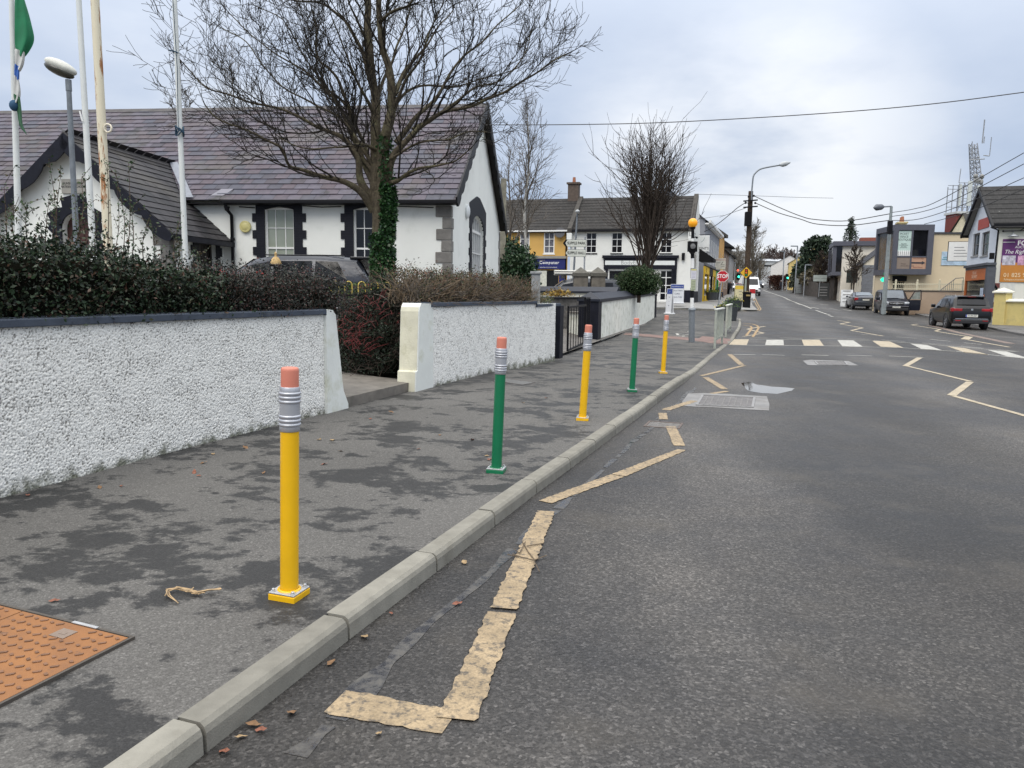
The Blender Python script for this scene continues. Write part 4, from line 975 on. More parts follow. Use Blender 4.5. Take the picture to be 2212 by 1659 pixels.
outer = [(PX - .66, 2.4), (PX - .82, 2.55), (PX - .72, 2.75), (PX - .82, 2.95), (PX - .55, 3.10), (PX - .36, 3.12), (PX - .40, 3.36), (PX, 3.46), (PX + .40, 3.36), (PX + .36, 3.12), (PX + .55, 3.10), (PX + .82, 2.95), (PX + .72, 2.75), (PX + .82, 2.55), (PX + .66, 2.4)]
inner = [(PX - .42, 2.4)] + arc + [(PX + .42, 2.4)]
for i in range(14):
	o0, o1, i0, i1 = outer[i], outer[i+1], inner[i], inner[i+1]; b.prism([o0, i0, i1, o1], y0, y1)
b.box(PX - .70, y0, -.5, PX - .42, y1, 2.398); b.box(PX + .42, y0, -.5, PX + .70, y1, 2.398)
for k in range(5): z = 2.0 - k * .5; b.box(PX - .86, y0 - .003, z, PX - .698, y1, z + .25); b.box(PX + .698, y0 - .003, z, PX + .86, y1, z + .25)
b.build('door_surround', navy, sch)
b = MB(); b.T = Matrix(((0, -1, 0, PX + PH), (1, 0, 0, PY), (0, 0, 1, 0), (0, 0, 0, 1)))
b.box(1.2, -.03, -.5, 1.5, .03, 2.40); b.box(2.5, -.03, -.5, 2.72, .03, 2.40); b.box(1.2, -.03, 2.352, 2.72, .03, 2.53)
for k in range(5): z = 1.95 - k * .5; b.box(1.08, -.033, z, 1.202, .03, z + .26); b.box(2.718, -.033, z, 2.83, .03, z + .26)
b.build('door_surround', nb, sch)
b = MB(); b.T = Matrix(((0, -1, 0, PX + PH), (1, 0, 0, PY), (0, 0, 1, 0), (0, 0, 0, 1))); b.quad((1.5, .18, -.5), (2.5, .18, -.5), (2.5, .18, 2.35), (1.5, .18, 2.35))
for k in range(1, 6): b.box(1.5 + k / 6 - .006, .168, -.5, 1.5 + k / 6 + .006, .179, 2.3)
b.box(1.5, .13, -.5, 1.58, .178, 2.35); b.box(2.42, .13, -.5, 2.5, .178, 2.35); b.box(1.58, .13, 2.27, 2.42, .178, 2.35); b.build('door', M('dark_brown_door', (.018, .013, .011), .5, var=.3), sch)
# porch roof
dv = Vector((-(PH + .3), 0, PZ - PE + .02)); L = dv.length; dv.normalize()
valley = lambda z: max(0.02, (z - EZ) / ((RG - EZ) / (RY + .34)) - .34)
nC = int(L / .28); ga = L / (nC + .3)
b = MB()
def cutR(i, x0, x1): z = PE - .02 + dv.z * ga * (i + .7); return x0, valley(z) + .12
slate_slope(b, PY - .3, 1.0, Vector((PX + PH + .3, 0, PE - .02)), dv, nC + 1, ga, .42, Vector((dv.z, 0, -dv.x)), Vector((0, 1, 0)), cutR, 3)
dv2 = Vector((-dv.x, 0, dv.z)); 
def cutL(i, x0, x1): z = PE - .02 + dv.z * ga * (i + .7); return -valley(z) - .12, -PY + .3
slate_slope(b, -1, -PY + .3, Vector((PX - PH - .3, 0, PE - .02)), dv2, nC + 1, ga, .42, Vector((-dv2.z, 0, dv2.x)), Vector((0, -1, 0)), cutL, 4)
b.build('porch_roof_slates', m_slate2, sch)
b = MB(); yb = valley(PZ) + .1
b.face([(PX + PH + .28, PY - .29, PE - .035), (PX + PH + .28, .05, PE - .035), (PX + 1.4, .6, 3.75), (PX, yb, PZ - .02), (PX, PY - .29, PZ - .02)]); b.face([(PX, PY - .29, PZ - .02), (PX, yb, PZ - .02), (PX - 1.4, .6, 3.75), (PX - PH - .28, .05, PE - .035), (PX - PH - .28, PY - .29, PE - .035)]); b.build('porch_roof_deck', m_slate2, sch)
b = MB(); b.prism([(PX - .14, PZ - .09), (PX, PZ + .05), (PX + .14, PZ - .09)], PY - .33, yb, 'y'); b.build('porch_ridge', M('dark_ridge_tile', (.075, .07, .07)), sch)
b = MB()
for s in (1, -1):
	a = Vector((PX + s * (PH + .34), 0, PE - .06)); c = Vector((PX, 0, PZ + .01)); e = c - a; L2 = e.length; e.normalize(); dn = Vector((e.z * -s, 0, e.x * s)); dn = dn if dn.z < 0 else -dn
	up, lo = [], []
	for k in range(41):
		t_ = k / 40; off = .20 + .13 * abs(math.sin(math.pi * (t_ * 4.0))) ** .7 + (.05 if t_ > .8 else 0)
		p = a + e * (L2 * t_); up.append(p); lo.append(p + dn * off if t_ < .985 else Vector((PX, 0, p.z - off * 1.3)))
	for k in range(40):
		q = [up[k], lo[k], lo[k+1], up[k+1]]; f0 = [p + Vector((0, PY - .335, 0)) for p in q]; f1 = [p + Vector((0, PY - .29, 0)) for p in q]
		b.quad(*(f0 if s == 1 else f0[::-1])); b.quad(*(f1[::-1] if s == 1 else f1)); b.quad(f0[1], f0[2], f1[2], f1[1]); b.quad(f0[0], f0[3], f1[3], f1[0])
b.box(PX + PH + .24, PY - .3, PE - .17, PX + PH + .36, .0, PE - .03); b.build('porch_bargeboard', navy, sch)
# lead flashing in the valley, a patched slate, pipes, lamps, plaque
b = MB(); v0 = Vector((PX + .05, valley(PZ) - .0, PZ + .02)); v1 = Vector((PX + 1.62, -.3, EZ + .05)); w_ = Vector((.28, 0, 0)) + d1 * .0
pts = [v0.lerp(v1, t_) + nf * .05 for t_ in (0, .33, .66, 1)]
for p, q in zip(pts, pts[1:]): b.quad(p, q, q + w_, p + w_)
b.build('lead_flashing', M('grey_lead', (.17, .185, .22), .45, var=.15, vs=5), sch)
b = MB(); q = P0 + d1 * .25 + nf * .02; b.quad(q + Vector((-7.35, 0, 0)), q + Vector((-6.95, 0, 0)), q + Vector((-6.78, 0, 0)) + d1 * .42, q + Vector((-7.18, 0, 0)) + d1 * .42); b.build('roof_patch', M('pale_slate_patch', (.16, .155, .185), .5, var=.1), sch)
b = MB(); b.tube([(-6.78, -.34, EZ - .08), (-6.78, -.3, EZ - .25), (-6.72, -.1, EZ - .42), (-6.72, -.08, -.5)], .05, 10); b.lathe([(.07, 0), (.07, .09)], 10, (-6.72, -.08, 2.45)); b.lathe([(.07, 0), (.07, .09)], 10, (-6.72, -.08, 1.3)); b.lathe([(.06, 0), (.09, .12)], 10, (-6.77, -.28, EZ - .3)); b.build('downpipe', blackp, sch, True)
b = MB(); b.tube([(-6.5, -.05, EZ - .16), (-6.0, -.05, EZ - .19)], .015, 5); b.tube([(-4.5, -.05, EZ - .13), (-3.9, -.05, EZ - .17), (-3.3, -.05, EZ - .15)], .014, 5); b.tube([(-1.7, -.05, EZ - .14), (-.5, -.05, EZ - .18)], .014, 5); b.build('wall_cable', blackp, sch)
def bulkhead(T, mat, r, sq):
	b = MB(); b.T = T; b.sphere((0, 0, 0), r, 18, 10, sq); o = b.build('wall_lamp', mat, sch, True)
	g = MB(); g.T = T @ Matrix.Rotation(R(90), 4, 'X'); g.lathe([(r * 1.04, -.0), (r * 1.04, .05), (r * .9, .06)], 20); g.build('lamp_rim', mat, o)
bulkhead(Matrix.Translation((-6.32, -.02, 2.87)), M('yellowed_lamp_glass', (.62, .56, .24), .4, var=.05), .17, (1, .5, 1))
bulkhead(face_T('right', 0, SD) @ Matrix.Translation((2.55, -.02, 3.6)), M('white_lamp_glass', (.72, .74, .74), .35, var=.03), .22, (1, .5, 1.1))
b = MB(); b.box(-10.04, PY - .05, 3.48, -9.36, PY + .01, 3.86); pq = b.build('plaque', M('grey_plaque_stone', (.30, .29, .26), .8, var=.12, vs=7, bmp=.3), sch, bevel=.006)
ink = M('carved_black_lettering', (.03, .03, .03), .7)
text('lettering', 'DUNSHAUGHLIN\nNATIONAL SCHOOL\n1887', .088, ink, pq, (-9.70, PY - .054, 3.655), ext=.002, ax='CENTER', sx=.86, ls=1.0)
# loose stone pier behind the gable
q = A(1088, 400, 36); t = thing('stone_pier', 'slim weathered pier rising behind the school gable', 'pier', (q.x, q.y, .6))
b = MB(); b.box(-.13, -.13, 0, .13, .13, 6.1); b.build('shaft', M('lichened_concrete', (.20, .19, .15), .9, var=.3, vs=5, bmp=.5), t, bevel=.02)
# ------------------------------------------------------------------ plants
def bark(name, col, var=.3, lich=None):
	m, nt, b = _nt(name); v = coords(nt, 'Object', (1, 1, .35)); v2 = coords(nt)
	c = mixc(nt, ramp(nt, noise(nt, v, 14, 6, .65), ((.3, 0.0), (.7, 1.0))), sc(col, 1 - var), sc(col, 1 + var))
	if lich: c = mixc(nt, ramp(nt, noise(nt, v2, 3.5, 6, .7), ((.5, 0.0), (.64, .8))), c, lich)
	nt.links.new(c, b.inputs['Base Color']); b.inputs['Roughness'].default_value = .9; b.inputs['Specular IOR Level'].default_value = .2
	c = mixc(nt, 1.0, c, ramp(nt, noise(nt, v2, 22, 6, .7), ((.3, .6), (.65, 1.25))), 'MULTIPLY'); nt.links.new(c, b.inputs['Base Color']); bump(nt, b, noise(nt, v, 30, 5), 1.0, .03); return m
def leafmat(name, stops, rough=.5):
	m, nt, b = _nt(name); g = nt.nodes.new('ShaderNodeNewGeometry')
	c = ramp(nt, g.outputs['Random Per Island'], stops); nt.links.new(c, b.inputs['Base Color'])
	b.inputs['Roughness'].default_value = rough; b.inputs['Specular IOR Level'].default_value = .3; return m
def leaves(name, P, size, mat, parent, seed=0, up=.3, jit=.35, aspect=.55):
	r = np.random.default_rng(seed); P = np.asarray(P, float); n = len(P)
	d = r.normal(size=(n, 3)); d[:, 2] += up; d /= np.linalg.norm(d, axis=1)[:, None]
	e = r.normal(size=(n, 3)); e -= d * (e * d).sum(1)[:, None]; e /= np.linalg.norm(e, axis=1)[:, None]
	s = (size * (1 + jit * r.uniform(-1, 1, n)))[:, None]; f = np.cross(d, e)
	v = np.stack([P, P + d * s * .5 + e * s * aspect * .5 + f * s * .12, P + d * s, P + d * s * .5 - e * s * aspect * .5 + f * s * .12], 1).reshape(-1, 3)
	me = bpy.data.meshes.new(name); me.vertices.add(4 * n); me.vertices.foreach_set('co', v.ravel())
	me.loops.add(4 * n); me.loops.foreach_set('vertex_index', np.arange(4 * n, dtype=np.int32))
	me.polygons.add(n); me.polygons.foreach_set('loop_start', np.arange(0, 4 * n, 4, dtype=np.int32))
	try: me.polygons.foreach_set('loop_total', np.full(n, 4, dtype=np.int32))
	except Exception: pass
	me.update(calc_edges=True); me.validate(); me.materials.append(mat)
	o = bpy.data.objects.new(name, me); COL.objects.link(o); o.parent = parent; return o
def catmull(P, k=4):
	out = []; P = [P[0] * 2 - P[1]] + list(P) + [P[-1] * 2 - P[-2]]
	for i in range(1, len(P) - 2):
		for j in range(k):
			t = j / k; a, b_, c, d = P[i-1], P[i], P[i+1], P[i+2]
			out.append(.5 * ((2 * b_) + (c - a) * t + (2 * a - 5 * b_ + 4 * c - d) * t * t + (3 * b_ - a - 3 * c + d) * t ** 3))
	out.append(P[-2]); return out
def wob(P, r, a):
	o = Vector((r.uniform(0, 99), r.uniform(0, 99), 0)); return [p + mnoise.noise_vector(p * 1.6 + o) * a * min(1, i / 3) for i, p in enumerate(P)]
def twig(b, p, d, L, r0, rng, lvl, up, n=3, fork=2, seg=4, kink=.35, den=1.0, rmin=.0022):
	pts = [p]; q = p.copy(); d = d.normalized()
	for i in range(seg):
		d = (d + Vector((rng.uniform(-1, 1), rng.uniform(-1, 1), rng.uniform(-1, 1))) * kink + Vector((0, 0, up * .25))).normalized()
		q = q + d * (L / seg); pts.append(q)
	b.tube(pts, [max(rmin, r0 * (1 - .75 * i / seg)) for i in range(seg + 1)], n if lvl < 2 else 3, False)
	if lvl <= 0: return
	k = max(1, int(fork * den * rng.uniform(.7, 1.4)))
	for j in range(k):
		t = rng.uniform(.25, 1.0); i = min(seg - 1, int(t * seg)); s = pts[i].lerp(pts[i+1], t * seg - i)
		ax = (pts[i+1] - pts[i]).normalized(); w = Vector((rng.gauss(0, 1), rng.gauss(0, 1), rng.gauss(0, 1))); w = (w - ax * w.dot(ax)).normalized()
		twig(b, s, ax * rng.uniform(.7, 1.1) + w * rng.uniform(.5, .95), L * rng.uniform(.38, .62), max(rmin, r0 * .5), rng, lvl - 1, up, 3, fork, max(2, seg - 1), kink, den, rmin)
BK = bark('lichened_brown_bark', (.085, .070, .048), .4, (.15, .14, .08))
BKd = bark('dark_twig_bark', (.030, .026, .021), .3)
def street_tree():
	rng = random.Random(21); TY = 16.5
	base = A(824, 612, TY); t = thing('bare_tree', 'big bare spreading tree with ivy climbing its trunk by the school', 'tree', (base.x, base.y, .5)); og = Vector((base.x, base.y, .5))
	def L(pl, dy=0.0, d0=0.0, f=c6):
		n = len(pl) - 1; return [A(*f(*p), TY + d0 + dy * i / n) - og for i, p in enumerate(pl)]
	tr = MB(); W = MB()
	trunk = [Vector((0, 0, -.2))] + L([(1112, 1480), (1118, 1300), (1122, 1150), (1108, 1020)])
	tr.tube(catmull(trunk, 4), [.27, .25, .245, .235, .225, .22, .215, .21, .205, .20, .20, .20, .20, .20, .21, .205, .19][:len(catmull(trunk, 4))], 14)
	limbs = [  # path, depth drift, start radius, end radius
		([(1100, 1080), (1092, 850), (1088, 700), (1085, 560), (1072, 440), (1055, 220), (1046, 0), (1040, -200)], .3, .15, .06),
		([(1120, 1080), (1135, 850), (1160, 640), (1185, 480), (1160, 360), (1122, 240), (1112, 90), (1118, -150)], -.5, .15, .05),
		([(1135, 1000), (1180, 860), (1240, 760), (1330, 670), (1450, 600), (1600, 560), (1720, 515), (1850, 440), (1960, 385), (2095, 290)], -.8, .11, .014),
		([(1075, 1060), (1010, 960), (990, 850), (930, 745), (850, 695), (740, 645), (620, 590), (480, 560), (330, 520), (200, 480), (70, 345)], -.9, .11, .012),
		([(1080, 1120), (1010, 1015), (930, 970), (820, 945), (700, 905), (620, 880), (580, 790), (500, 740), (380, 680), (250, 625), (190, 560)], -1.6, .10, .012),
		([(1150, 980), (1230, 940), (1330, 895), (1440, 875), (1520, 850), (1600, 790)], -1.5, .065, .012),
		([(1098, 1010), (1035, 900), (990, 760), (955, 610), (900, 440), (840, 360), (780, 300), (765, 150), (745, 40)], .8, .085, .014),
		([(1075, 460), (1040, 330), (985, 210), (930, 110), (830, 30), (700, 5), (560, -10)], .9, .075, .014),
		([(1190, 500), (1230, 400), (1290, 330), (1380, 230), (1440, 130), (1500, 40)], 1.2, .065, .012),
		([(1200, 760), (1280, 640), (1390, 540), (1480, 400), (1560, 300), (1680, 200), (1760, 110), (1840, 40)], .7, .07, .011),
		([(1290, 690), (1400, 620), (1530, 540), (1640, 460), (1760, 430), (1870, 300), (1905, 170)], 1.0, .055, .010),
		([(1095, 940), (1000, 800), (930, 640), (850, 500), (730, 400), (600, 310), (480, 230), (320, 75)], .5, .065, .010),
		([(1098, 930), (1030, 800), (960, 700), (860, 600), (740, 540), (600, 470), (480, 340), (400, 230), (270, 150)], -.4, .05, .009),
		([(1105, 980), (1060, 880), (1000, 700), (930, 560), (800, 450), (690, 250), (600, 110), (440, 20)], 1.5, .06, .010),
		([(1160, 640), (1230, 520), (1330, 470), (1500, 450), (1650, 420), (1780, 390), (1890, 330)], 1.6, .045, .009),
		([(1090, 560), (1140, 420), (1190, 280), (1250, 130), (1290, -30)], 1.8, .05, .016),
		([(1060, 250), (1000, 120), (960, 20), (930, -80)], -.7, .04, .012),
		([(1110, 120), (1180, 60), (1270, 20), (1330, -60)], -.9, .04, .012),
		([(1085, 620), (1020, 480), (950, 340), (890, 180), (860, 60)], -1.6, .045, .010),
		([(1170, 600), (1260, 420), (1330, 300), (1400, 120), (1460, 0)], -1.4, .045, .010),
		([(1090, 800), (1020, 760), (900, 780), (760, 800), (640, 770), (560, 720)], -1.9, .04, .009),
		([(1130, 860), (1220, 820), (1360, 760), (1480, 730), (1580, 690), (1680, 700)], -1.9, .04, .009)]
	D0 = {(1075, 460): .17, (1190, 500): -.21, (1090, 560): .13, (1060, 250): .21, (1110, 120): -.43, (1085, 620): .1, (1170, 600): -.15, (1160, 640): -.14, (1290, 690): -.2}
	for pl, dy, r0, r1 in limbs:
		P = wob(catmull(L(pl, dy, D0.get(pl[0], 0)), 4), rng, .06); n = len(P); rad = [r0 * (r1 / r0) ** ((i / (n - 1)) ** .85) for i in range(n)]
		tr.tube(P, rad, 9 if r0 > .07 else 7)
		s = .35; acc = 0
		for i in range(1, n - 1):
			acc += (P[i+1] - P[i]).length; tt = i / n
			if tt < .18: continue
			while acc > .40:
				acc -= .40 * rng.uniform(.8, 1.3); ax = (P[i+1] - P[i]).normalized()
				w = Vector((rng.gauss(0, 1), rng.gauss(0, .8), rng.gauss(.25, 1))); w = (w - ax * w.dot(ax)).normalized()
				twig(W, P[i].lerp(P[i+1], rng.random()), ax * rng.uniform(.6, 1.2) + w * rng.uniform(.5, .9), rng.uniform(.5, 1.35) * (1 - .35 * tt), min(.017, rad[i] * .5), rng, 2, .35, 4, 3, 5, .30, 1.0, .0042)
		for k in range(int(n * .26)):
			i = rng.randint(int(n * .12), n - 2); ax = (P[i+1] - P[i]).normalized(); w = Vector((rng.gauss(0, 1), rng.gauss(0, .9), rng.gauss(.35, .9))); w = (w - ax * w.dot(ax)).normalized()
			twig(W, P[i], ax * rng.uniform(.8, 1.3) + w * rng.uniform(.4, .7), rng.uniform(1.3, 2.5) * (1 - .45 * i / n), min(.028, rad[i] * .6), rng, 2, .3, 5, 5, 7, .24, 1.1, .0045)
		twig(W, P[-1], P[-1] - P[-2], .5, r1, rng, 2, .2, 4, 4, 4, .25, 1.0, .0036)
	tr.build('trunk', BK, t, True); W.build('crown', BKd, t, True)
	r = np.random.default_rng(4); Q = []
	for k in range(3600):
		z = r.uniform(.5, 3.0) if k % 4 else r.uniform(.5, 4.0); a = r.uniform(-2.5, .3) if z < 2.0 else r.uniform(-1.6, .3)
		rr = .23 + r.uniform(0, .07) - .012 * z; Q.append((rr * math.cos(a) + .02 + .03 * math.sin(z * 3), rr * math.sin(a), .25 + z))
	leaves('ivy', Q, .075, leafmat('ivy_leaf', ((0, (.012, .035, .012)), (.5, (.025, .07, .02)), (.9, (.04, .10, .035)), (1, (.08, .12, .05))), .35), t, 3, -.4, .35, .8)
street_tree()

# hedges ------------------------------------------------------------
def hedge_pts(n, y0, y1, depth, off, top, z0, seed, rag=.06, wall=wx):
	r = np.random.default_rng(seed); out = []
	while len(out) < n:
		Y = r.uniform(y0, y1); T = top(Y); H = T - z0; u = r.uniform(0, H + depth + .25 * H)
		lump = mnoise.noise(Vector((Y * 1.7, u * 1.3, seed))) * .10 + mnoise.noise(Vector((Y * 5, u * 4, seed))) * .05
		ins = abs(r.normal(0, .05)) - lump - rag * (r.random() ** 6) * 3
		if u < H: k, z = off + ins, z0 + u
		elif u < H + depth: k, z = off + (u - H), T - ins
		else: k, z = off + depth - ins, z0 + (u - H - depth) * 4
		out.append((wall(Y) - k * .94, Y + k * .34, z))
	return out
def hedge_core(name, y0, y1, depth, off, top, z0, mat, parent, wall=wx):
	b = MB(); pr = None; n = 26
	for i in range(n + 1):
		Y = y0 + (y1 - y0) * i / n; T = top(Y) - .1; j = .05 * mnoise.noise(Vector((Y * 2, 3, 0)))
		ids = [b.pt((wall(Y) - k * .94, Y + k * .34, z)) for k, z in ((off + .1 + j, z0 - .3), (off + .09 + j, T - .08), (off + .2, T + j), (off + depth - .2, T + j), (off + depth - .1, z0 - .3))]
		if pr:
			for k in range(4): b.idx((pr[k], ids[k], ids[k+1], pr[k+1]))
		else: b.idx(ids)
		pr = ids
	b.idx(pr[::-1]); return b.build(name, mat, parent)
def stems(name, y0, y1, depth, off, top, z0, n, mat, parent, rng, rr=(.003, .008), lean=.5, wall=wx, over=.08):
	b = MB()
	for k in range(n):
		Y = rng.uniform(y0, y1); kk = off + rng.uniform(0, depth); p = Vector((wall(Y) - kk * .94, Y + kk * .34, z0 + rng.uniform(-.05, .45) * (top(Y) - z0)))
		d = Vector((rng.gauss(0, lean), rng.gauss(0, lean), rng.uniform(.4, 1))); L = rng.uniform(.2, .6); q = p.copy(); pts = [p]
		for i in range(4):
			d = (d.normalized() + Vector((rng.gauss(0, .4), rng.gauss(0, .4), rng.gauss(0, .3))))
			q = q + d.normalized() * L / 4
			if q.z > top(Y) + over: q.z = top(Y) + over * rng.random()
			pts.append(q.copy())
		r0 = rng.uniform(*rr); b.tube(pts, [r0, r0 * .9, r0 * .75, r0 * .6, r0 * .4], 3, False)
	return b.build(name, mat, parent, True)
gl = leafmat('dark_hedge_leaf', ((0, (.008, .011, .008)), (.35, (.013, .025, .012)), (.65, (.020, .042, .018)), (.84, (.035, .056, .026)), (.93, (.06, .038, .024)), (1, (.10, .05, .034))), .45)
gl2 = leafmat('cotoneaster_leaf', ((0, (.014, .015, .014)), (.4, (.030, .036, .030)), (.7, (.045, .052, .038)), (.85, (.075, .04, .035)), (1, (.11, .04, .035))), .5)
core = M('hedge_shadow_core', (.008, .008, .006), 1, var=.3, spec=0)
berry = M('red_berries', (.35, .02, .012), .35, var=.3, vs=30)
stemb = bark('hedge_stem', (.11, .08, .06), .35)
rng = random.Random(8)
topL = lambda Y: interp([(1, 1.78), (5.0, 1.80), (5.6, 1.85), (6.1, 1.83), (6.6, 1.71), (7.3, 1.67), (8.6, 1.67), (9.4, 1.66)], Y) + .03 * mnoise.noise(Vector((Y * 4, 0, 0)))
t = thing('hedge', 'dark green berried hedge above the near wall', 'hedge')
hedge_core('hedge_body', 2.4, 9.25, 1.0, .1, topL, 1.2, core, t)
P = hedge_pts(44000, 2.4, 9.3, 1.0, .06, topL, 1.27, 11)
pa = [p for p in P if p[1] + .35 * p[2] * 0 < 7.4 + .5 * mnoise.noise(Vector(p) * 2)]; sa = set(pa); pb = [p for p in P if p not in sa]
leaves('foliage', pa, .034, gl, t, 1, .25); leaves('foliage', pb + [tuple(np.array(p) + .01) for p in pb], .024, gl2, t, 2, .25)
stems('stems', 2.4, 9.3, .9, .05, topL, 1.25, 420, stemb, t, rng, (.002, .004))
# tall shoots
b = MB(); LV = []
for x, y0_, y1_, Y in ((112, 505, 352, 7.0), (98, 500, 420, 6.9), (122, 505, 380, 6.95), (175, 515, 440, 7.1), (165, 500, 385, 6.8), (232, 540, 355, 7.4), (245, 540, 400, 7.4), (265, 545, 380, 7.5), (275, 545, 350, 7.45), (285, 540, 450, 7.5), (30, 490, 425, 6.4), (15, 495, 400, 6.3), (60, 500, 440, 6.5), (385, 575, 490, 8.1), (400, 578, 520, 8.1), (330, 550, 500, 7.7), (310, 545, 470, 7.7), (205, 530, 455, 7.2), (432, 580, 545, 8.4)):
	a = A(x, y0_ + 25, Y); c = A(x + rng.uniform(-14, 14), y1_, Y + rng.uniform(-.1, .1)); m_ = a.lerp(c, .5) + Vector((rng.uniform(-.05, .05), 0, 0)); P_ = catmull([a, m_, c], 6)
	b.tube(P_, [.0055 - .0035 * i / (len(P_) - 1) for i in range(len(P_))], 4)
	for i, p in enumerate(P_[3:]):
		for k in range(2): LV.append(p + Vector((rng.gauss(0, .012), rng.gauss(0, .012), rng.gauss(0, .02))))
		if rng.random() < .5:
			q = p + Vector((rng.uniform(-.14, .14), rng.uniform(-.05, .05), rng.uniform(.04, .16))); b.tube([p, q], [.003, .0015], 3)
			for k in range(9): LV.append(p.lerp(q, k / 8) + Vector((rng.gauss(0, .008),) * 3))
b.build('shoots', stemb, t, True); leaves('shoot_leaves', LV, .028, leafmat('shoot_leaf', ((0, (.02, .045, .018)), (.6, (.05, .09, .035)), (1, (.11, .08, .04)))), t, 5, .2)
b = MB()
for x, y, n in ((640 / 1.382 * .576, 575 + 0, 12),): pass
def berries(b, spots):
	for x, y, Y, n in spots:
		for k in range(n):
			p = A(x + rng.gauss(0, 5), y + rng.gauss(0, 4), Y); s = rng.uniform(.006, .010); b.sphere(p, s, 5, 4)
berries(b, [(220, 590, 6.72, 14), (260, 605, 6.9, 8), (265, 612, 6.9, 16), (375, 595, 7.35, 12), (370, 600, 7.35, 16), (375, 608, 7.35, 22), (300, 575, 7.05, 6), (470, 590, 7.85, 10), (485, 592, 7.9, 8), (450, 595, 7.75, 7), (560, 590, 8.2, 8), (640, 605, 8.5, 7), (112, 640, 6.3, 6), (475, 660, 7.6, 5), (430, 610, 7.6, 6)])
o = b.build('berries', berry, t); o['kind'] = 'stuff'
topR = lambda Y: interp([(11, 1.83), (12.5, 1.84), (14.2, 1.86), (15.6, 1.80), (15.7, 1.5), (16.4, 1.4)], Y) + .05 * mnoise.noise(Vector((Y * 4, 5, 0)))
t = thing('hedge', 'brown bare-twigged hedge behind the second white wall', 'hedge')
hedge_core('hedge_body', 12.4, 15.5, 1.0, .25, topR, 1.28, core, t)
tan = bark('tan_clipped_twig', (.20, .15, .10), .4); stems('stems', 11.1, 15.6, .55, .1, topR, 1.33, 1500, tan, t, rng, (.003, .008), .55)
stems('stems', 11.1, 15.6, .5, .1, topR, 1.33, 900, bark('grey_old_twig', (.14, .12, .10), .4), t, rng, (.004, .012), .7)
P = hedge_pts(3600, 11.2, 15.5, .9, .10, topR, 1.34, 13); leaves('foliage', P, .036, leafmat('sparse_leaf', ((0, (.02, .03, .015)), (.5, (.06, .075, .03)), (.75, (.12, .09, .05)), (1, (.16, .05, .04)))), t, 6, .2)
leaves('foliage', hedge_pts(500, 15.5, 16.9, .5, .12, lambda Y: 1.45, 1.33, 14), .05, leafmat('pale_leaf', ((0, (.06, .08, .03)), (1, (.14, .14, .06)))), t, 7, .2)
stems('stems', 15.4, 16.2, .5, .1, lambda Y: 1.85 - (Y - 15.4) * .6, 1.33, 160, tan, t, rng, (.003, .006), .6)
# bush that closes the gateway
t = thing('bush', 'dark tangled bush with red twigs filling the gateway', 'bush')
def mound(n, seed, shell=1.0):
	r = np.random.default_rng(seed); Q = []
	while len(Q) < n:
		x, y = r.uniform(735, 905), r.uniform(590, 806)
		ytop = interp([(735, 655), (755, 640), (775, 622), (800, 605), (830, 592), (905, 592)], x)
		if y < ytop + r.normal(0, 5): continue
		Y = interp([(735, 11.4), (800, 11.3), (905, 11.6)], x) + .35 * mnoise.noise(Vector((x / 28, y / 28, seed))) + abs(r.normal(0, .10)) * shell + .003 * max(0, 700 - y)
		p = A(x, y, Y)
		if p.z > .3: Q.append(p)
	return Q
b = MB()
for i in range(16):
	for j in range(18):
		pass
X = [735, 760, 790, 825, 865, 910]; rows = []
for f in (0, .25, .5, .75, 1):
	row = []
	for x in X:
		yt = interp([(735, 680), (755, 662), (775, 645), (800, 632), (830, 622), (910, 625)], x); y = yt + (815 - yt) * f
		row.append(b.pt(A(x, y, 11.75 + .003 * max(0, 700 - y) + .1 * mnoise.noise(Vector((x / 40, y / 40, 2))))))
	rows.append(row)
for a, c in zip(rows, rows[1:]):
	for k in range(5): b.idx((a[k], c[k], c[k+1], a[k+1]))
back = [[b.pt(Vector(b.v[i]) + Vector((-.3, 1.2, 0))) for i in row] for row in rows]
for a, c in zip(back, back[1:]):
	for k in range(5): b.idx((a[k], a[k+1], c[k+1], c[k]))
for k in range(5): b.idx((rows[0][k], rows[0][k+1], back[0][k+1], back[0][k]))
for r_, k_ in ((rows, 0), (rows, 5)):
	for i in range(4): b.idx((rows[i][k_], back[i][k_], back[i+1][k_], rows[i+1][k_]))
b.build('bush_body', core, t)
leaves('foliage', mound(7500, 3), .033, leafmat('ivy_and_dark_leaf', ((0, (.010, .012, .010)), (.5, (.018, .028, .018)), (.85, (.03, .055, .03)), (1, (.07, .045, .035)))), t, 8, .2)
b = MB()
for p in mound(650, 5, 2.0):
	d = Vector((rng.gauss(0, .6), rng.gauss(0, .3), rng.uniform(-.5, 1))); q = p + d.normalized() * rng.uniform(.1, .35); m_ = p.lerp(q, .5) + Vector((rng.gauss(0, .03),) * 3); b.tube([p, m_, q], [.004, .0035, .002], 3, False)
b.build('stems', bark('grey_brown_twig', (.075, .058, .048), .4), t, True)
b = MB()
for cx, cy, n, s in ((765, 700, 60, 26), (752, 730, 40, 14), (800, 690, 16, 16), (775, 745, 40, 16), (885, 695, 10, 12), (808, 650, 16, 14), (830, 668, 9, 10), (760, 672, 20, 14), (868, 690, 8, 8)):
	for k in range(int(n * .7)):
		x, y = cx + rng.gauss(0, s), cy + rng.gauss(0, s * .7)
		if x < 738: continue
		p = A(x, y, 11.15 + rng.uniform(-.12, .12)); q = p + Vector((rng.gauss(.03, .09), rng.gauss(0, .05), rng.gauss(.05, .06))); b.tube([p, p.lerp(q, .5) + Vector((0, 0, .02)), q], [.0045, .004, .002], 3, False)
b.build('red_twigs', M('red_stem', (.14, .014, .014), .6, var=.4, vs=20), t, True)
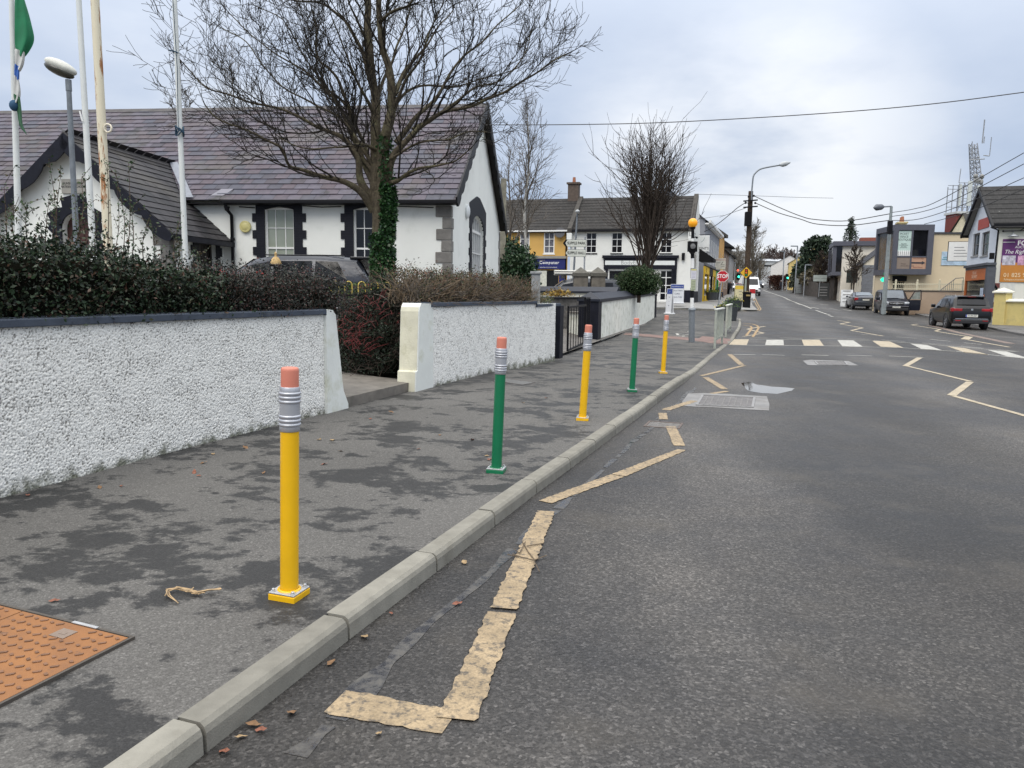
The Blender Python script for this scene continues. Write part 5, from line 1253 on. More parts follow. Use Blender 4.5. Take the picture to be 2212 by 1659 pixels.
# bright leaves seen low behind the left hedge and fence
Q = [A(rng.uniform(712, 800), rng.uniform(612, 640), 14.6 + rng.random() * .4) for k in range(700)] + [A(rng.uniform(735, 790), rng.uniform(640, 730), 12.6 + rng.random() * .3) for k in range(110)]
t = thing('shrub', 'leafy green shrub seen through the hoop topped fence', 'shrub'); leaves('foliage', Q, .055, leafmat('bright_shrub_leaf', ((0, (.02, .04, .015)), (.6, (.05, .085, .02)), (1, (.13, .19, .03)))), t, 9, .2)
b = MB()
for k in range(10):
	x = rng.uniform(712, 800); a = A(x, 700, 14.8); b.tube([Vector((a.x, a.y, .45)), A(x + rng.uniform(-10, 10), 618, 14.8)], [.012, .005], 4)
b.build('stems', stemb, t)

# generic bare trees --------------------------------------------------
def bare_tree(name, label, base, H, r0, mat, seed, crown0=.25, spread=.45, asc=.5, limbs=34, lvl=2, fork=4, tw=.008, droop=0, crown1=1.0, group=None, fork_stems=1, cmat=None, cat='tree', den=1.0, lenf=1.0, trunk_mat=None, prof=None):
	rng = random.Random(seed); t = thing(name, label, cat, base, 0, group); T = MB(); C = MB()
	for s in range(fork_stems):
		dx = Vector((rng.uniform(-1, 1), rng.uniform(-1, 1), 0)) * (.0 if fork_stems == 1 else H * .10)
		P = [Vector((0, 0, -.3))] + [Vector((dx.x * (i / 6) + rng.uniform(-.02, .02) * H * .5, dx.y * (i / 6) + rng.uniform(-.02, .02) * H * .5, H * i / 6)) for i in range(1, 7)]
		P = catmull(P, 3); n = len(P); rad = [max(tw, r0 * (1 - .93 * (i / (n - 1)))) for i in range(n)]; T.tube(P, rad, 8)
		for k in range(limbs // fork_stems):
			u = crown0 + (crown1 - crown0) * ((k + rng.random()) / (limbs / fork_stems)); i = min(n - 2, int(u * (n - 1))); p = P[i].lerp(P[i+1], u * (n - 1) - i)
			a = rng.uniform(0, 2 * math.pi); L = H * spread * (prof(u) if prof else (1.05 - u * .75)) * rng.uniform(.7, 1.15) * lenf
			d = Vector((math.cos(a) * (1 - asc), math.sin(a) * (1 - asc), asc + rng.uniform(-.1, .15)))
			twig(C, p, d, L, max(tw * 1.6, rad[i] * .5), rng, lvl, .35 - droop, 4, fork, 5, .2, den, tw)
	T.build('trunk', trunk_mat or mat, t, True); C.build('crown', cmat or mat, t, True); return t
# ------------------------------------------------------------------ tiled roofs and simple houses
def tile_mat(name, col, gauge=.33, var=.3, w=.3, light=(.35, .35, .32)):
	m, nt, b = _nt(name); uv = nt.nodes.new('ShaderNodeUVMap').outputs[0]; v = coords(nt)
	t = nt.nodes.new('ShaderNodeTexBrick'); nt.links.new(uv, t.inputs[0])
	for k, val in (('Color1', (*sc(col, 1 - var), 1)), ('Color2', (*sc(col, 1 + var), 1)), ('Mortar', (*sc(col, .3), 1)), ('Scale', 1.0), ('Brick Width', w), ('Row Height', gauge), ('Mortar Size', .022), ('Mortar Smooth', .2)): t.inputs[k].default_value = val
	c = mixc(nt, 1.0, t.outputs[0], ramp(nt, noise(nt, v, 1.2, 6), ((.3, .7), (.7, 1.25))), 'MULTIPLY')
	c = mixc(nt, ramp(nt, noise(nt, v, 3.0, 6, .7), ((.66, 0.0), (.72, .8))), c, light)
	nt.links.new(c, b.inputs['Base Color']); b.inputs['Roughness'].default_value = .8; bump(nt, b, t.outputs[1], -.8, .04); return m
m_tile = tile_mat('dark_concrete_tile', (.021, .0185, .0165), light=(.2, .2, .18))
m_tileR = tile_mat('lichened_black_tile', (.014, .013, .0125), .34, .4, .26, (.42, .42, .4))
m_sl3 = tile_mat('blue_grey_slate_roof', (.03, .032, .042), .25, .2, .3, (.1, .1, .11))
def slope_uv(b, a, bb, c, d):         # eave left, eave right, ridge right, ridge left
	L = (Vector(bb) - Vector(a)).length; H = (Vector(d) - Vector(a)).length; b.quad(a, bb, c, d, uv=((0, 0), (L, 0), (L, H), (0, H)))
def roof_x(b, x0, x1, D, ez, rz, ov=.3, n=12):     # ridge along x; stepped courses on the front slope
	H = rz - ez; k = ov * H / (D / 2)
	for i in range(n):
		t0, t1 = i / n, (i + 1) / n; y = lambda t: -ov + (D / 2 + ov) * t; z = lambda t: ez - k + (H + k) * t
		s0 = t0 * math.hypot(D / 2 + ov, H + k); s1 = t1 * math.hypot(D / 2 + ov, H + k)
		b.quad((x0, y(t0), z(t0) + .035), (x1, y(t0), z(t0) + .035), (x1, y(t1), z(t1) + .004), (x0, y(t1), z(t1) + .004), uv=((x0, s0), (x1, s0), (x1, s1), (x0, s1)))
		b.quad((x0, y(t0), z(t0) - .01), (x1, y(t0), z(t0) - .01), (x1, y(t0), z(t0) + .035), (x0, y(t0), z(t0) + .035), uv=((x0, s0), (x1, s0), (x1, s0 + .01), (x0, s0 + .01)))
	slope_uv(b, (x1, D + ov, ez - k), (x0, D + ov, ez - k), (x0, D / 2, rz), (x1, D / 2, rz))
	for x in (x0, x1):
		f = [(x, -ov, ez - k - .05), (x, D / 2, rz - .05), (x, D / 2, rz), (x, -ov, ez - k)]; b.face(f)
# --- terrace facing the camera at the far side of the side road
TO = Vector((13.8, 60, .95)); TR = R(-17); TF = Frame(TO, TR)
def rect(F_, f, a, c): (x0, z1), (x1, z0) = F_.px(f(*a)), F_.px(f(*c)); return (min(x0, x1), min(z0, z1), max(x0, x1), max(z0, z1))
wr = [rect(TF, c4, a, c) for a, c in (((1100, 1165), (1208, 1380)), ((1365, 1165), (1475, 1380)), ((1875, 1165), (1988, 1380)))]
sg = rect(TF, c4, (1300, 1455), (2020, 1508)); fas = rect(TF, c4, (1288, 1412), (2042, 1548)); xp = TF.px(c4(940, 1120))[0]; ezT = TF.px(c4(2000, 1125))[1] - .05; rzT = ezT + 2.95
corner = thing('corner_shop', 'white two-storey corner building with black shopfront frame and tiled roof', 'building', TO, TR)
DT = 7.5
b = MB(); dr = rect(TF, c5, (1450, 170), (1575, 420)); dr = (dr[0], .1, dr[2], dr[3]); sw = (fas[0] + .35, .75, dr[0] - 1.2, fas[1] - .05)
b.wall(0, ezT, wr + [dr, sw], .14, xp, -1.2)
b.T = face_T('right', 0, DT); sd = [(.9, .9, 2.1, 2.7), (3.2, .9, 5.4, 2.7), (.9, 3.9, 1.8, 5.4)]
b.wall(DT, ezT, sd, .14, 0, -1.2); b.face([(0, 0, ezT), (DT, 0, ezT), (DT / 2, 0, rzT)]); b.build('wall', M('corner_white_render', (.74, .74, .70), .8, var=.04, vs=.7, bmp=.1, bs=30, dirt=((.5, .5, .45), .35, .9, .55)), corner)
b = MB(); roof_x(b, xp, -.25, DT, ezT + .05, rzT); b.build('roof', m_tile, corner)
for x in (xp, -.18): b = MB(); b.prism([(-.42, ezT - .25), (-.42, ezT + .12), (DT / 2, rzT + .16), (DT + .4, ezT + .12), (DT + .4, ezT - .2)], x - .18, x + .16, 'x'); b.build('parapet', M('weathered_parapet', (.055, .05, .044), .9, var=.35, vs=3, bmp=.4), corner)
for x in (xp, -.18): b = MB(); b.box(x - .2, -.5, ezT - .9, x + .2, .0, ezT - .255); b.box(x - .14, -.3, ezT - 1.3, x + .14, .0, ezT - .9); b.build('corbel', white, corner)
b = MB(); b.box(xp + .2, -.42, ezT - .12, -.4, -.30, ezT + .02); b.build('gutter', blackp, corner)
for w in wr: sash(corner, None, w[0], w[1], w[2], w[3], .1, 2, 3, glassd, .07, .04, blackp, 2)
sash(corner, None, *sw, .1, 2, 2, glassd, .09, .09); sash(corner, None, *dr, .1, 2, 4, glassd, .1, .06, None)
b = MB(); b.box(fas[0], -.12, fas[1], fas[2], .0, fas[3] - .15); b.box(fas[0] - .12, -.22, fas[3] - .15, fas[2] + .12, .0, fas[3] + .06)
b.box(fas[0] + .05, -.10, -1, fas[0] + .33, .0, fas[1]); b.box(fas[2] - .4, -.10, -1, fas[2] - .12, .0, fas[1]); b.box(dr[2] + .02, -.1, -1, dr[2] + .3, 0, fas[1]); b.build('shopfront', navy, corner)
b = MB(); b.box(sg[0], -.14, sg[1] + .02, sg[2], -.121, sg[3] - .03); fsg = b.build('shop_sign', M('sign_white', (.70, .72, .70), .6, var=.04), corner)
text('lettering', 'BodyFit SV7', .42, M('pale_grey_letter', (.36, .36, .36), .7), fsg, (sg[2] - 4.2, -.146, (sg[1] + sg[3]) / 2), ext=.003, sx=1.1)
b = MB(); b.box(fas[2] + .0, -.03, -1.2, .01, .0, .95); b.T = face_T('right', 0, DT); b.box(0.0, -.03, -1.2, DT, .0, .9); b.build('plinth', navy, corner)
b = MB(); lw = TF.px(c4(2110, 1420)); b.box(lw[0] - .12, -.2, lw[1] - .25, lw[0] + .1, 0, lw[1] + .3); b.build('wall_light', blackp, corner)
T = face_T('right', 0, DT)
for w in sd: sash(corner, T, *w, .1, 2, 2, glassd, .08, .05)
# --- yellow building next door
yb = thing('computer_shop', 'ochre yellow terraced building with blue computer shop front', 'building', TF.o + TF.u * (xp - 8.6), TR); W_ = 8.4
yc = M('ochre_render', (.60, .36, .10), .8, var=.06, vs=1, dirt=((.42, .28, .12), .4, 1.2, .55))
wy = [tuple(v + (8.6 - xp if i % 2 == 0 else 0) for i, v in enumerate(rect(TF, c4, a, c))) for a, c in (((415, 1160), (512, 1385)), ((663, 1160), (770, 1385)))]
fy = tuple(v + (8.6 - xp if i % 2 == 0 else 0) for i, v in enumerate(rect(TF, c4, (560, 1412), (885, 1545))))
b = MB(); b.wall(W_, ezT, wy, .12, 0, -1.2); b.T = face_T('left', W_, DT); b.wall(DT, ezT, (), .1, 0, -1.2); b.face([(0, 0, ezT), (DT, 0, ezT), (DT / 2, 0, rzT)]); b.build('wall', yc, yb)
b = MB(); roof_x(b, -.2, W_, DT, ezT + .05, rzT); b.build('roof', m_tile, yb)
for w in wy: sash(yb, None, *w, .08, 2, 3, M('net_curtain_window', (.12, .12, .14), .15, var=.6, vs=9), .09, .05, plastic_w, 2)
b = MB(); b.box(0, -.36, ezT - .12, W_, -.26, ezT + .0); b.build('gutter', plastic_w, yb)
b = MB(); b.box(1.6, -.16, fy[1], fy[2], 0, fy[3] - .2); b.box(1.6, -.05, -1, 2.0, 0, fy[1]); b.box(fy[2] - .5, -.05, -1, fy[2] - .05, 0, fy[1]); b.box(4.0, -.05, -1, 4.9, 0, fy[1]); sf = b.build('shopfront', M('royal_blue_paint', (.012, .018, .13), .4, var=.1), yb)
b = MB(); b.box(1.5, -.25, fy[3] - .2, fy[2] + .1, 0, fy[3]); b.build('shop_cornice', M('grey_cornice', (.25, .24, .22), .8), sf)
yx = lambda X, Y_: (TF.px(c4(X, Y_))[0] + 8.6 - xp, -.166, TF.px(c4(X, Y_))[1])
text('lettering', 'Computer', .33, plastic_w, sf, yx(622, 1480), ext=.004, bold=.008, cs=1.2, sx=1.0)
text('lettering', 'HARDWARE / PC & LAPTOP COMPUTERS', .11, plastic_w, sf, yx(625, 1529), ext=.003, sx=.72)
text('lettering', 'OFFICE', .11, M('gold_letter', (.4, .36, .2), .6), sf, yx(622, 1457), ext=.003, sx=1.3)
b = MB(); b.box(2.05, -.02, -.4, 3.95, .01, fy[1] - .1); b.box(4.95, -.02, -.2, fy[2] - .55, .01, fy[1] - .1); b.build('shop_window', glassd, sf)
b = MB(); b.box(5.4, -.05, .9, 6.7, -.025, fy[1] - .15); b.box(4.2, -.08, .2, 4.75, -.055, 1.3); b.build('poster', M('poster_white', (.6, .6, .52), .6, var=.2), sf)
b = MB(); dx, dz = TF.px(c4(835, 1170)); b.T = Matrix.Translation((dx + 8.6 - xp, -.2, dz)) @ Matrix.Rotation(R(80), 4, 'X'); b.lathe([(.02, -.12), (.2, -.1), (.38, -.02), (.42, .06)], 18); b.build('satellite_dish', M('dark_dish', (.06, .06, .065), .5), yb, True)
b = MB(); b.tube([(W_ - .12, -.06, ezT - .1), (W_ - .12, -.06, -.8)], .06, 8); b.build('downpipe', blackp, yb)
b = MB(); cx = TF.px(c4(975, 700), DT / 2)[0] + 8.6 - xp; b.box(cx - .45, DT / 2 - .35, rzT - .5, cx + .45, DT / 2 + .35, rzT + 1.15); b.box(cx - .55, DT / 2 - .45, rzT + 1.15, cx + .55, DT / 2 + .45, rzT + 1.3); ch = b.build('chimney', M('brown_brick_stack', (.10, .075, .06), .9, var=.25, vs=5), yb)
b = MB(); b.lathe([(.15, rzT + 1.3), (.12, rzT + 1.75)], 10, (cx, DT / 2, 0)); b.build('chimney_pot', M('terracotta', (.33, .13, .07), .8), ch)
# --- the row up the street
SR = R(71.4); SFo = Vector((14.35, 61.6, .95)); SF = Frame(SFo, SR)
def along(xpix, yy=640, off=0): return SF.px((xpix, yy), off)[0]
def street_house(name, label, x0, x1, ez, rz, mat, roofm, D=8, zb=-.6):
	t = thing(name, label, 'building', SF.o + SF.u * x0, SR); W_ = x1 - x0; return t, W_
gx0, gx1 = .1 + DT + .2, along(1552, 560)
gx1 = min(gx1, 32)
t, W_ = street_house('grey_shop_row', 'grey three-window shop building with white window strips and colourful shopfronts', gx0, gx1, 0, 0, None, None); gS = t
ezG = SF.side((1540, 500), 0)[1]; ezG = 7.2
gm = M('grey_render', (.27, .28, .31), .8, var=.06, vs=1)
ops = [(W_ * (k + .5) / 6 - .5, 3.8, W_ * (k + .5) / 6 + .5, 5.6) for k in range(6)]
b = MB(); b.wall(W_, ezG, ops, .1, 0, -.6); b.T = face_T('left', W_, 7); b.wall(7, ezG, (), .1, 0, -.6); b.face([(0, 0, ezG), (7, 0, ezG), (3.5, 0, ezG + 2.9)]); b.build('wall', gm, t)
for o_ in ops: sash(t, None, *o_, .08, 2, 3, glassl, .1, .04, plastic_w)
for o_ in ops:
	for x in (o_[0] - .16, o_[2] + .02): b = MB(); b.box(x, -.05, 3.5, x + .14, 0, 5.9); b.build('window_pilaster', plastic_w, t)
b = MB(); roof_x(b, -.2, W_ - .3, 7, ezG, ezG + 2.9, .35, 10); b.build('roof', m_sl3, t)
b = MB(); b.prism([(-.45, ezG - .2), (-.45, ezG + .2), (3.5, ezG + 3.2), (7.4, ezG + .2), (7.4, ezG - .2)], W_ - .3, W_ + .25, 'x'); b.build('parapet', M('weathered_parapet', (.11, .10, .09)), t)
b = MB(); b.box(-.2, -.5, ezG - .3, W_ - .3, -.32, ezG - .05); b.box(-.2, -.32, ezG - .42, W_ - .3, 0, ezG - .3); b.build('eave_fascia', plastic_w, t)
sp = M('bright_yellow_shop_paint', (.72, .46, .01), .5, var=.05)
cols = [(0, .28, sp, 'PRINT SHOP'), (.28, .52, blackp, ''), (.52, .74, sp, ''), (.74, 1.0, M('bright_green_shop_paint', (.02, .30, .06), .5), '')]
for a, c, m_, s in cols:
	x0, x1 = W_ * a, W_ * c - .1
	b = MB(); b.box(x0, -.14, 2.5, x1, 0, 3.15); b.box(x0, -.12, -.5, x0 + .45, 0, 2.5); b.box(x1 - .45, -.12, -.5, x1, 0, 2.5); b.box(x0 + .45, -.06, -.5, x1 - .45, 0, .55); f = b.build('shopfront', m_, t)
	b = MB(); b.box(x0 + .45, -.03, .55, x1 - .45, .01, 2.5); b.build('shop_window', glassd, f)
	if s:
		text('lettering', '\n'.join(s), .36, M('dark_brown_letter', (.05, .03, .02), .6), f, (x0 + .22, -.125, .95), ext=.003, ax='CENTER', ls=.62)
		text('lettering', 'PC', .5, M('dark_brown_letter', (.05, .03, .02)), f, (x0 + 1.6, -.145, 2.8), ext=.003, ax='CENTER')
b = MB(); b.box(0, -.25, 3.2, W_, 0, 3.42); b.build('shop_cornice', M('dark_grey_cornice', (.10, .105, .115), .7), t)
# projecting sign and awning on the corner building's street wall
P = A(1514, 526, 66.0); t = thing('projecting_sign', 'white hanging sign with black lettering above the street corner', 'sign', P, TR)
b = MB(); b.box(-.68, -.06, -.66, .70, .06, .66); b.build('board', plastic_w, t, bevel=.02)
b = MB(); b.box(-.78, -.03, -.9, -.72, .03, .9); b.box(-.72, -.02, .72, .8, .02, .76); b.box(-.72, -.02, -.80, .8, .02, -.76); b.build('bracket', blackp, t)
text('lettering', "VINCENT'S", .29, blackp, t, (.66, -.066, -.42), ext=.004, ax='RIGHT', sx=.9)
b = MB(); b.tube([(.0, -.066, .1), (.2, -.066, .25), (.3, -.066, .5)], .015, 4); b.build('emblem', M('grey_green_emblem', (.25, .33, .3), .6), t)
P = A(1513, 552, 62); t = thing('shop_awning', 'black fabric awning over the corner shop entrance', 'awning', P, SR)
b = MB(); b.prism([(0, .5), (-1.1, -.25), (-1.1, -.5), (0, -.5)], -1.2, 1.6, 'x'); b.build('canopy', blackm, t)
# ochre gabled building and the houses after it
def row_house(name, label, xa, xb, ez, h, wallm, roofm, sign=None, zb=-.6, D=8):
	z0 = interp([(0, 0), (16, .15), (38, .9), (60, 1.8), (100, 3.2)], xa); t = thing(name, label, 'building', SF.o + SF.u * xa + Vector((0, 0, z0)), SR); W_ = xb - xa
	n = max(2, int(W_ / 3)); ops = [(W_ * (k + .5) / n - .45, 3.4, W_ * (k + .5) / n + .45, 4.9) for k in range(n)] + [(W_ * (k + .5) / n - .6, .6, W_ * (k + .5) / n + .6, 2.4) for k in range(n)]
	b = MB(); b.wall(W_, ez, ops, .1, 0, zb); 
	for side in ('left', 'right'):
		b.T = face_T(side, W_, D); b.wall(D, ez, (), .1, 0, zb); b.face([(0, 0, ez), (D, 0, ez), (D / 2, 0, ez + h)])
	b.build('wall', wallm, t); b = MB(); roof_x(b, -.1, W_ + .1, D, ez, ez + h, .3, 8); b.build('roof', roofm, t)
	b = MB(); b.prism([(-.4, ez - .2), (-.4, ez + .15), (D / 2, ez + h + .25), (D + .3, ez + .15), (D + .3, ez - .2)], W_ - .2, W_ + .3, 'x'); b.build('parapet', M('weathered_parapet', (.11, .10, .09)), t)
	for o_ in ops: sash(t, None, *o_, .08, 2, 2, glassd, .08, .04)
	return t, W_
row_house('ochre_house', 'ochre orange gabled building past the grey shop row', gx1 + .4, gx1 + 9, 7.2, 3.0, M('deep_ochre_render', (.60, .33, .09), .8, var=.05), m_sl3)
row_house('terrace_house', 'brown-walled terrace house beyond the ochre building', gx1 + 9.5, gx1 + 20, 5.4, 2.3, M('brown_render', (.20, .13, .09), .8), m_sl3)
row_house('terrace_house', 'far grey terrace house at the bend of the street', gx1 + 20.5, gx1 + 34, 5.0, 2.2, M('far_grey_render', (.30, .29, .28), .8), m_sl3)
P = A(1556, 570, 80); t = thing('projecting_sign', 'cream projecting board with red heading above the ochre building', 'sign', P, TR)
b = MB(); b.box(-.5, -.05, -.56, .52, .05, .56); b.build('board', M('cream_board', (.60, .58, .50), .6), t)
text('lettering', 'CARLETON', .2, M('red_letter', (.35, .04, .03), .6), t, (.02, -.055, .40), ext=.003, ax='CENTER', sx=.95)
b = MB(); b.box(-.4, -.056, .1, .0, -.051, .13); b.box(.1, -.056, -.1, .42, -.051, -.07); b.box(.1, -.056, -.3, .4, -.051, -.27); b.tube([(.05, -.056, -.1), (.25, -.056, .2)], .018, 4); b.build('print', blackp, t)

# ------------------------------------------------------------------ street furniture, left and middle
bz = F(1494, 739); t = thing('belisha_beacon', 'black and white striped crossing pole with an amber globe', 'crossing beacon', bz)
top = A(1507, 488, 24.0) - bz; ln = Vector((top.x / top.z, 0, 1))
def up(z): return ln * z
zs = .0; b = MB(); b.tube([up(-.05), up(1.02)], .098, 16); b.tube([up(1.02), up(1.06), up(1.10)], [.13, .12, .07], 16); b.build('base_sleeve', polegrey, t)
z0 = 1.10; z1 = 3.58; nb_ = 8
for k in range(nb_):
	b = MB(); b.tube([up(z0 + (z1 - z0) * k / nb_), up(z0 + (z1 - z0) * (k + 1) / nb_)], .058 if k < 6 else .05, 14); b.build('band', (plastic_w if k % 2 == 0 else blackp), t, True)
b = MB(); b.sphere(up(z1 + .17), .148, 22, 14); b.build('globe', M('amber_globe', (.80, .33, .01), .3, var=.03, emit=.25), t, True)
b = MB(); b.lathe([(.07, z1 - .02), (.09, z1 + .03), (.07, z1 + .06)], 14, (up(z1).x, up(z1).y, 0)); b.build('collar', blackp, t)
q = up(3.02) + Vector((-.03, -.12, 0)); b = MB(); b.box(q.x - .145, q.y - .05, q.z - .17, q.x + .145, q.y + .08, q.z + .15); b.prism([(q.x - .1, q.z - .17), (q.x + .1, q.z - .17), (q.x + .03, q.z - .26), (q.x - .03, q.z - .26)], q.y - .04, q.y + .07); hd = b.build('lamp_housing', blackm, t, bevel=.01)
b = MB(); b.T = Matrix.Translation(q + Vector((0, -.055, 0))) @ Matrix.Rotation(R(90), 4, 'X'); b.lathe([(.105, -.0), (.11, .015), (.095, .02), (.09, .006)], 24); b.build('lens_ring', blackp, hd); b = MB(); b.T = Matrix.Translation(q + Vector((0, -.06, 0))) @ Matrix.Rotation(R(90), 4, 'X'); b.lathe([(.088, .0), (.05, .012), (.0, .016)], 24, cap=False); b.build('lens', M('grey_lens', (.17, .17, .17), .3, var=.3, vs=60, bmp=.8, bs=80), hd, True)
b = MB(); b.tube([up(3.35), up(3.35) + Vector((-.09, 0, .0)), up(3.35) + Vector((-.1, 0, .12))], .012, 5); b.tube([up(3.3), up(3.3) + Vector((.11, 0, .02))], .02, 6); b.sphere(up(3.3) + Vector((.13, 0, 0)), .035, 8, 6); b.build('bracket', blackp, t)
q = up(1.98) + Vector((.02, -.075, 0)); b = MB(); b.box(q.x - .09, q.y - .012, q.z + .02, q.x + .085, q.y, q.z + .34); tt = b.build('timetable', M('timetable_white', (.64, .63, .66), .5, var=.05), t)
b = MB(); b.box(q.x - .085, q.y - .016, q.z + .29, q.x + .08, q.y - .0125, q.z + .33); b.build('header', M('faded_yellow_print', (.55, .50, .15), .6), tt)
b = MB()
for k in range(5): b.box(q.x - .07, q.y - .015, q.z + .07 + k * .042, q.x + .06, q.y - .0125, q.z + .077 + k * .042)
b.build('print', M('violet_print', (.28, .27, .42), .7), tt)
b = MB(); b.box(q.x - .075, q.y - .01, q.z - .34, q.x + .07, q.y, q.z + .0); n2 = b.build('notice', M('greenish_notice', (.42, .46, .30), .5, var=.2, vs=12), t)
b = MB()
for k in range(6): b.box(q.x - .06, q.y - .013, q.z - .31 + k * .05, q.x + .055, q.y - .0105, q.z - .30 + k * .05)
b.build('print', M('dark_print', (.12, .12, .12), .7), n2)
# two pedestrian barriers
bar_m = M('weathered_grey_green_rail', (.34, .36, .31), .6, var=.2, vs=8, dirt=((.30, .25, .12), .5, 5, .55))
def barrier(label, A0, B0, h):
	d = B0 - A0; L = d.length; t = thing('pedestrian_barrier', label, 'barrier', A0, math.atan2(d.y, d.x), 'pedestrian barriers at the crossing')
	for x in (0, L):
		b = MB(); b.box(x - .06, -.03, -.05, x + .06, .03, h); b.build('post', bar_m, t, bevel=.006)
	b = MB(); b.box(-.08, -.05, h, L + .08, .05, h + .045); b.build('top_rail', M('pale_rail_cap', (.62, .63, .58), .5, var=.08), t, bevel=.006)
	b = MB(); b.box(.06, -.025, .22, L - .06, .025, .28); b.build('bottom_rail', bar_m, t)
	b = MB(); n = 8
	for k in range(1, n + 1): x = L * k / (n + 1); b.box(x - .012, -.03, .28, x + .012, .03, h)
	b.build('infill_bars', bar_m, t); return t
p, q = F(*c5(2018, 985)), F(*c5(2092, 938)); barrier('grey green pedestrian barrier nearest the zebra crossing', p, q, A(*c5(2030, 590), p.y).z - p.z)
p = F(*c5(2132, 866)); q = F(*c5(2180, 806)); barrier('grey green pedestrian barrier just past the zebra crossing', p, q + (q - p) * .0, A(*c5(2145, 545), p.y).z - p.z)
# planters, bin, boards
plm = M('dark_plastic_planter', (.035, .04, .045), .6, var=.2)
flo = leafmat('planter_leaf', ((0, (.03, .06, .015)), (.7, (.07, .13, .03)), (.92, (.1, .16, .04)), (.95, (.6, .45, .03)), (1, (.6, .45, .03))))
def planter(label, P, w, h, rz, plants=True, cat='planter', seed=0):
	t = thing('planter', label, cat, P, rz, 'street planters'); b = MB(); o, i = [], []
	b.lathe([(w * .44, 0), (w * .5, h), (w * .46, h), (w * .45, h - .08)], 18, cap=False); b.lathe([(.01, 0), (w * .44, .0)], 18, cap=False); b.build('tub', plm, t)
	b = MB(); b.lathe([(0.001, h - .08), (w * .45, h - .08)], 18, cap=False); b.build('soil', M('dark_soil', (.03, .02, .015), 1), t)
	r = np.random.default_rng(seed); Q = np.column_stack([r.normal(0, w * .2, 420), r.normal(0, w * .2, 420), h + np.abs(r.normal(0, .12, 420)) - .05]); leaves('plants', Q, .09, flo, t, seed); return t
planter('dark planter tub behind the nearer barrier', G(1569, 692, .1), 1.15, .72, 0, seed=1)
planter('low dark planter beside the litter bin', G(1584, 668, .11), 1.2, .62, 0, seed=2)
bn = G(1612, 665, .11); t = thing('litter_bin', 'black litter bin at the foot of the warning sign', 'bin', bn)
b = MB(); b.lathe([(.28, 0), (.31, 1.1), (.34, 1.11), (.34, 1.18), (.25, 1.2)], 16); b.build('body', blackm, t); b = MB(); b.lathe([(.2, 1.205), (.22, 1.24), (.06, 1.26)], 14); b.box(-.15, -.36, .88, .15, -.31, 1.0); b.build('lid', M('bin_gold_trim', (.3, .22, .08), .5), t)
def aboard(label, P, w, h, rz, rows_, head, foot=None, lean=R(8), sp_=.25, col=(.66, .67, .68), hm=None):
	t = thing('sandwich_board', label, 'sign', P, rz, 'pavement sandwich boards')
	for s in (1, -1):
		b = MB(); b.T = Matrix.Translation((0, -s * sp_, .05)) @ Matrix.Rotation(-s * lean, 4, 'X') if s == 1 else Matrix.Translation((0, sp_, .05)) @ Matrix.Rotation(lean, 4, 'X')
		b.box(-w / 2, -.015, 0, w / 2, .015, h); p_ = b.build('panel', M('board_white_%d' % int(col[0] * 100), col, .5, var=.04), t)
		if s == 1:
			T0 = b.T.copy(); c = MB(); c.T = T0; c.box(-w / 2 + .03, -.02, h * .78, w / 2 - .03, -.0155, h - .03); c.build('header', hm or M('board_blue', (.03, .06, .25), .5), p_)
			q_ = MB(); q_.T = T0
			for x in (-w / 2, w / 2 - .03): q_.box(x, -.022, .0, x + .03, .02, h)
			q_.build('frame', M('board_frame_%d' % int(col[0] * 100), sc(col, .8), .5), p_)
			for k, s_ in enumerate(rows_):
				o = text('lettering', s_, min(h * .12, w * .15), M('board_ink', (.05, .06, .12), .6), p_, (0, 0, 0), ext=.002, ax='CENTER', sx=.9)
				o.matrix_local = T0 @ Matrix.Translation((0, -.021, h * (.66 - .17 * k))) @ Matrix.Rotation(R(90), 4, 'X')
			if head: o = text('lettering', head, min(h * .085, w * .10), plastic_w, p_, (0, 0, 0), ext=.002, ax='CENTER', sx=.85); o.matrix_local = T0 @ Matrix.Translation((0, -.024, h * .87)) @ Matrix.Rotation(R(90), 4, 'X')
	b = MB(); b.box(-w / 2 - .05, -sp_ - .1, 0, w / 2 + .05, sp_ + .1, .09); b.build('foot', M('board_white_66', (.66, .67, .68)), t, bevel=.03); return t
aboard('white and blue sandwich board on the pavement by the corner shop', A(1462, 656, 55.5) , .95, 1.35, R(-12), ['Special Menu', 'Coffee', 'House Cafe'], 'Second Butterworth')
aboard('narrow white sandwich board beside the navy wall end', A(1446, 679, 46.5), .5, 1.5, R(-58), ['try', 'a', 'tea'], 'Open', sp_=.1, lean=R(4))
aboard('cream and yellow lettered board propped by the litter bin', A(1598, 656, 66), .95, 1.5, R(-5), ['SAFE', '& 8', 'TO GO'], '', col=(.55, .50, .30), hm=M('board_yellow', (.6, .42, .03), .5))
t = thing('red_sign_stand', 'red and white pavement sign on a small pedestal by the kerb', 'sign', A(1624, 653, 66)); b = MB(); b.box(-.25, -.03, .3, .25, .03, 1.15); b.build('panel', plastic_w, t); b = MB(); b.box(-.24, -.04, .75, .24, -.031, 1.13); b.build('header', M('sign_red', (.45, .015, .02), .5), t); b = MB(); b.tube([(0, 0, 0), (0, 0, .4)], .06, 8); b.lathe([(.3, 0), (.26, .1), (.05, .12)], 14); b.build('pedestal', M('grey_plinth', (.3, .3, .3), .6), t)
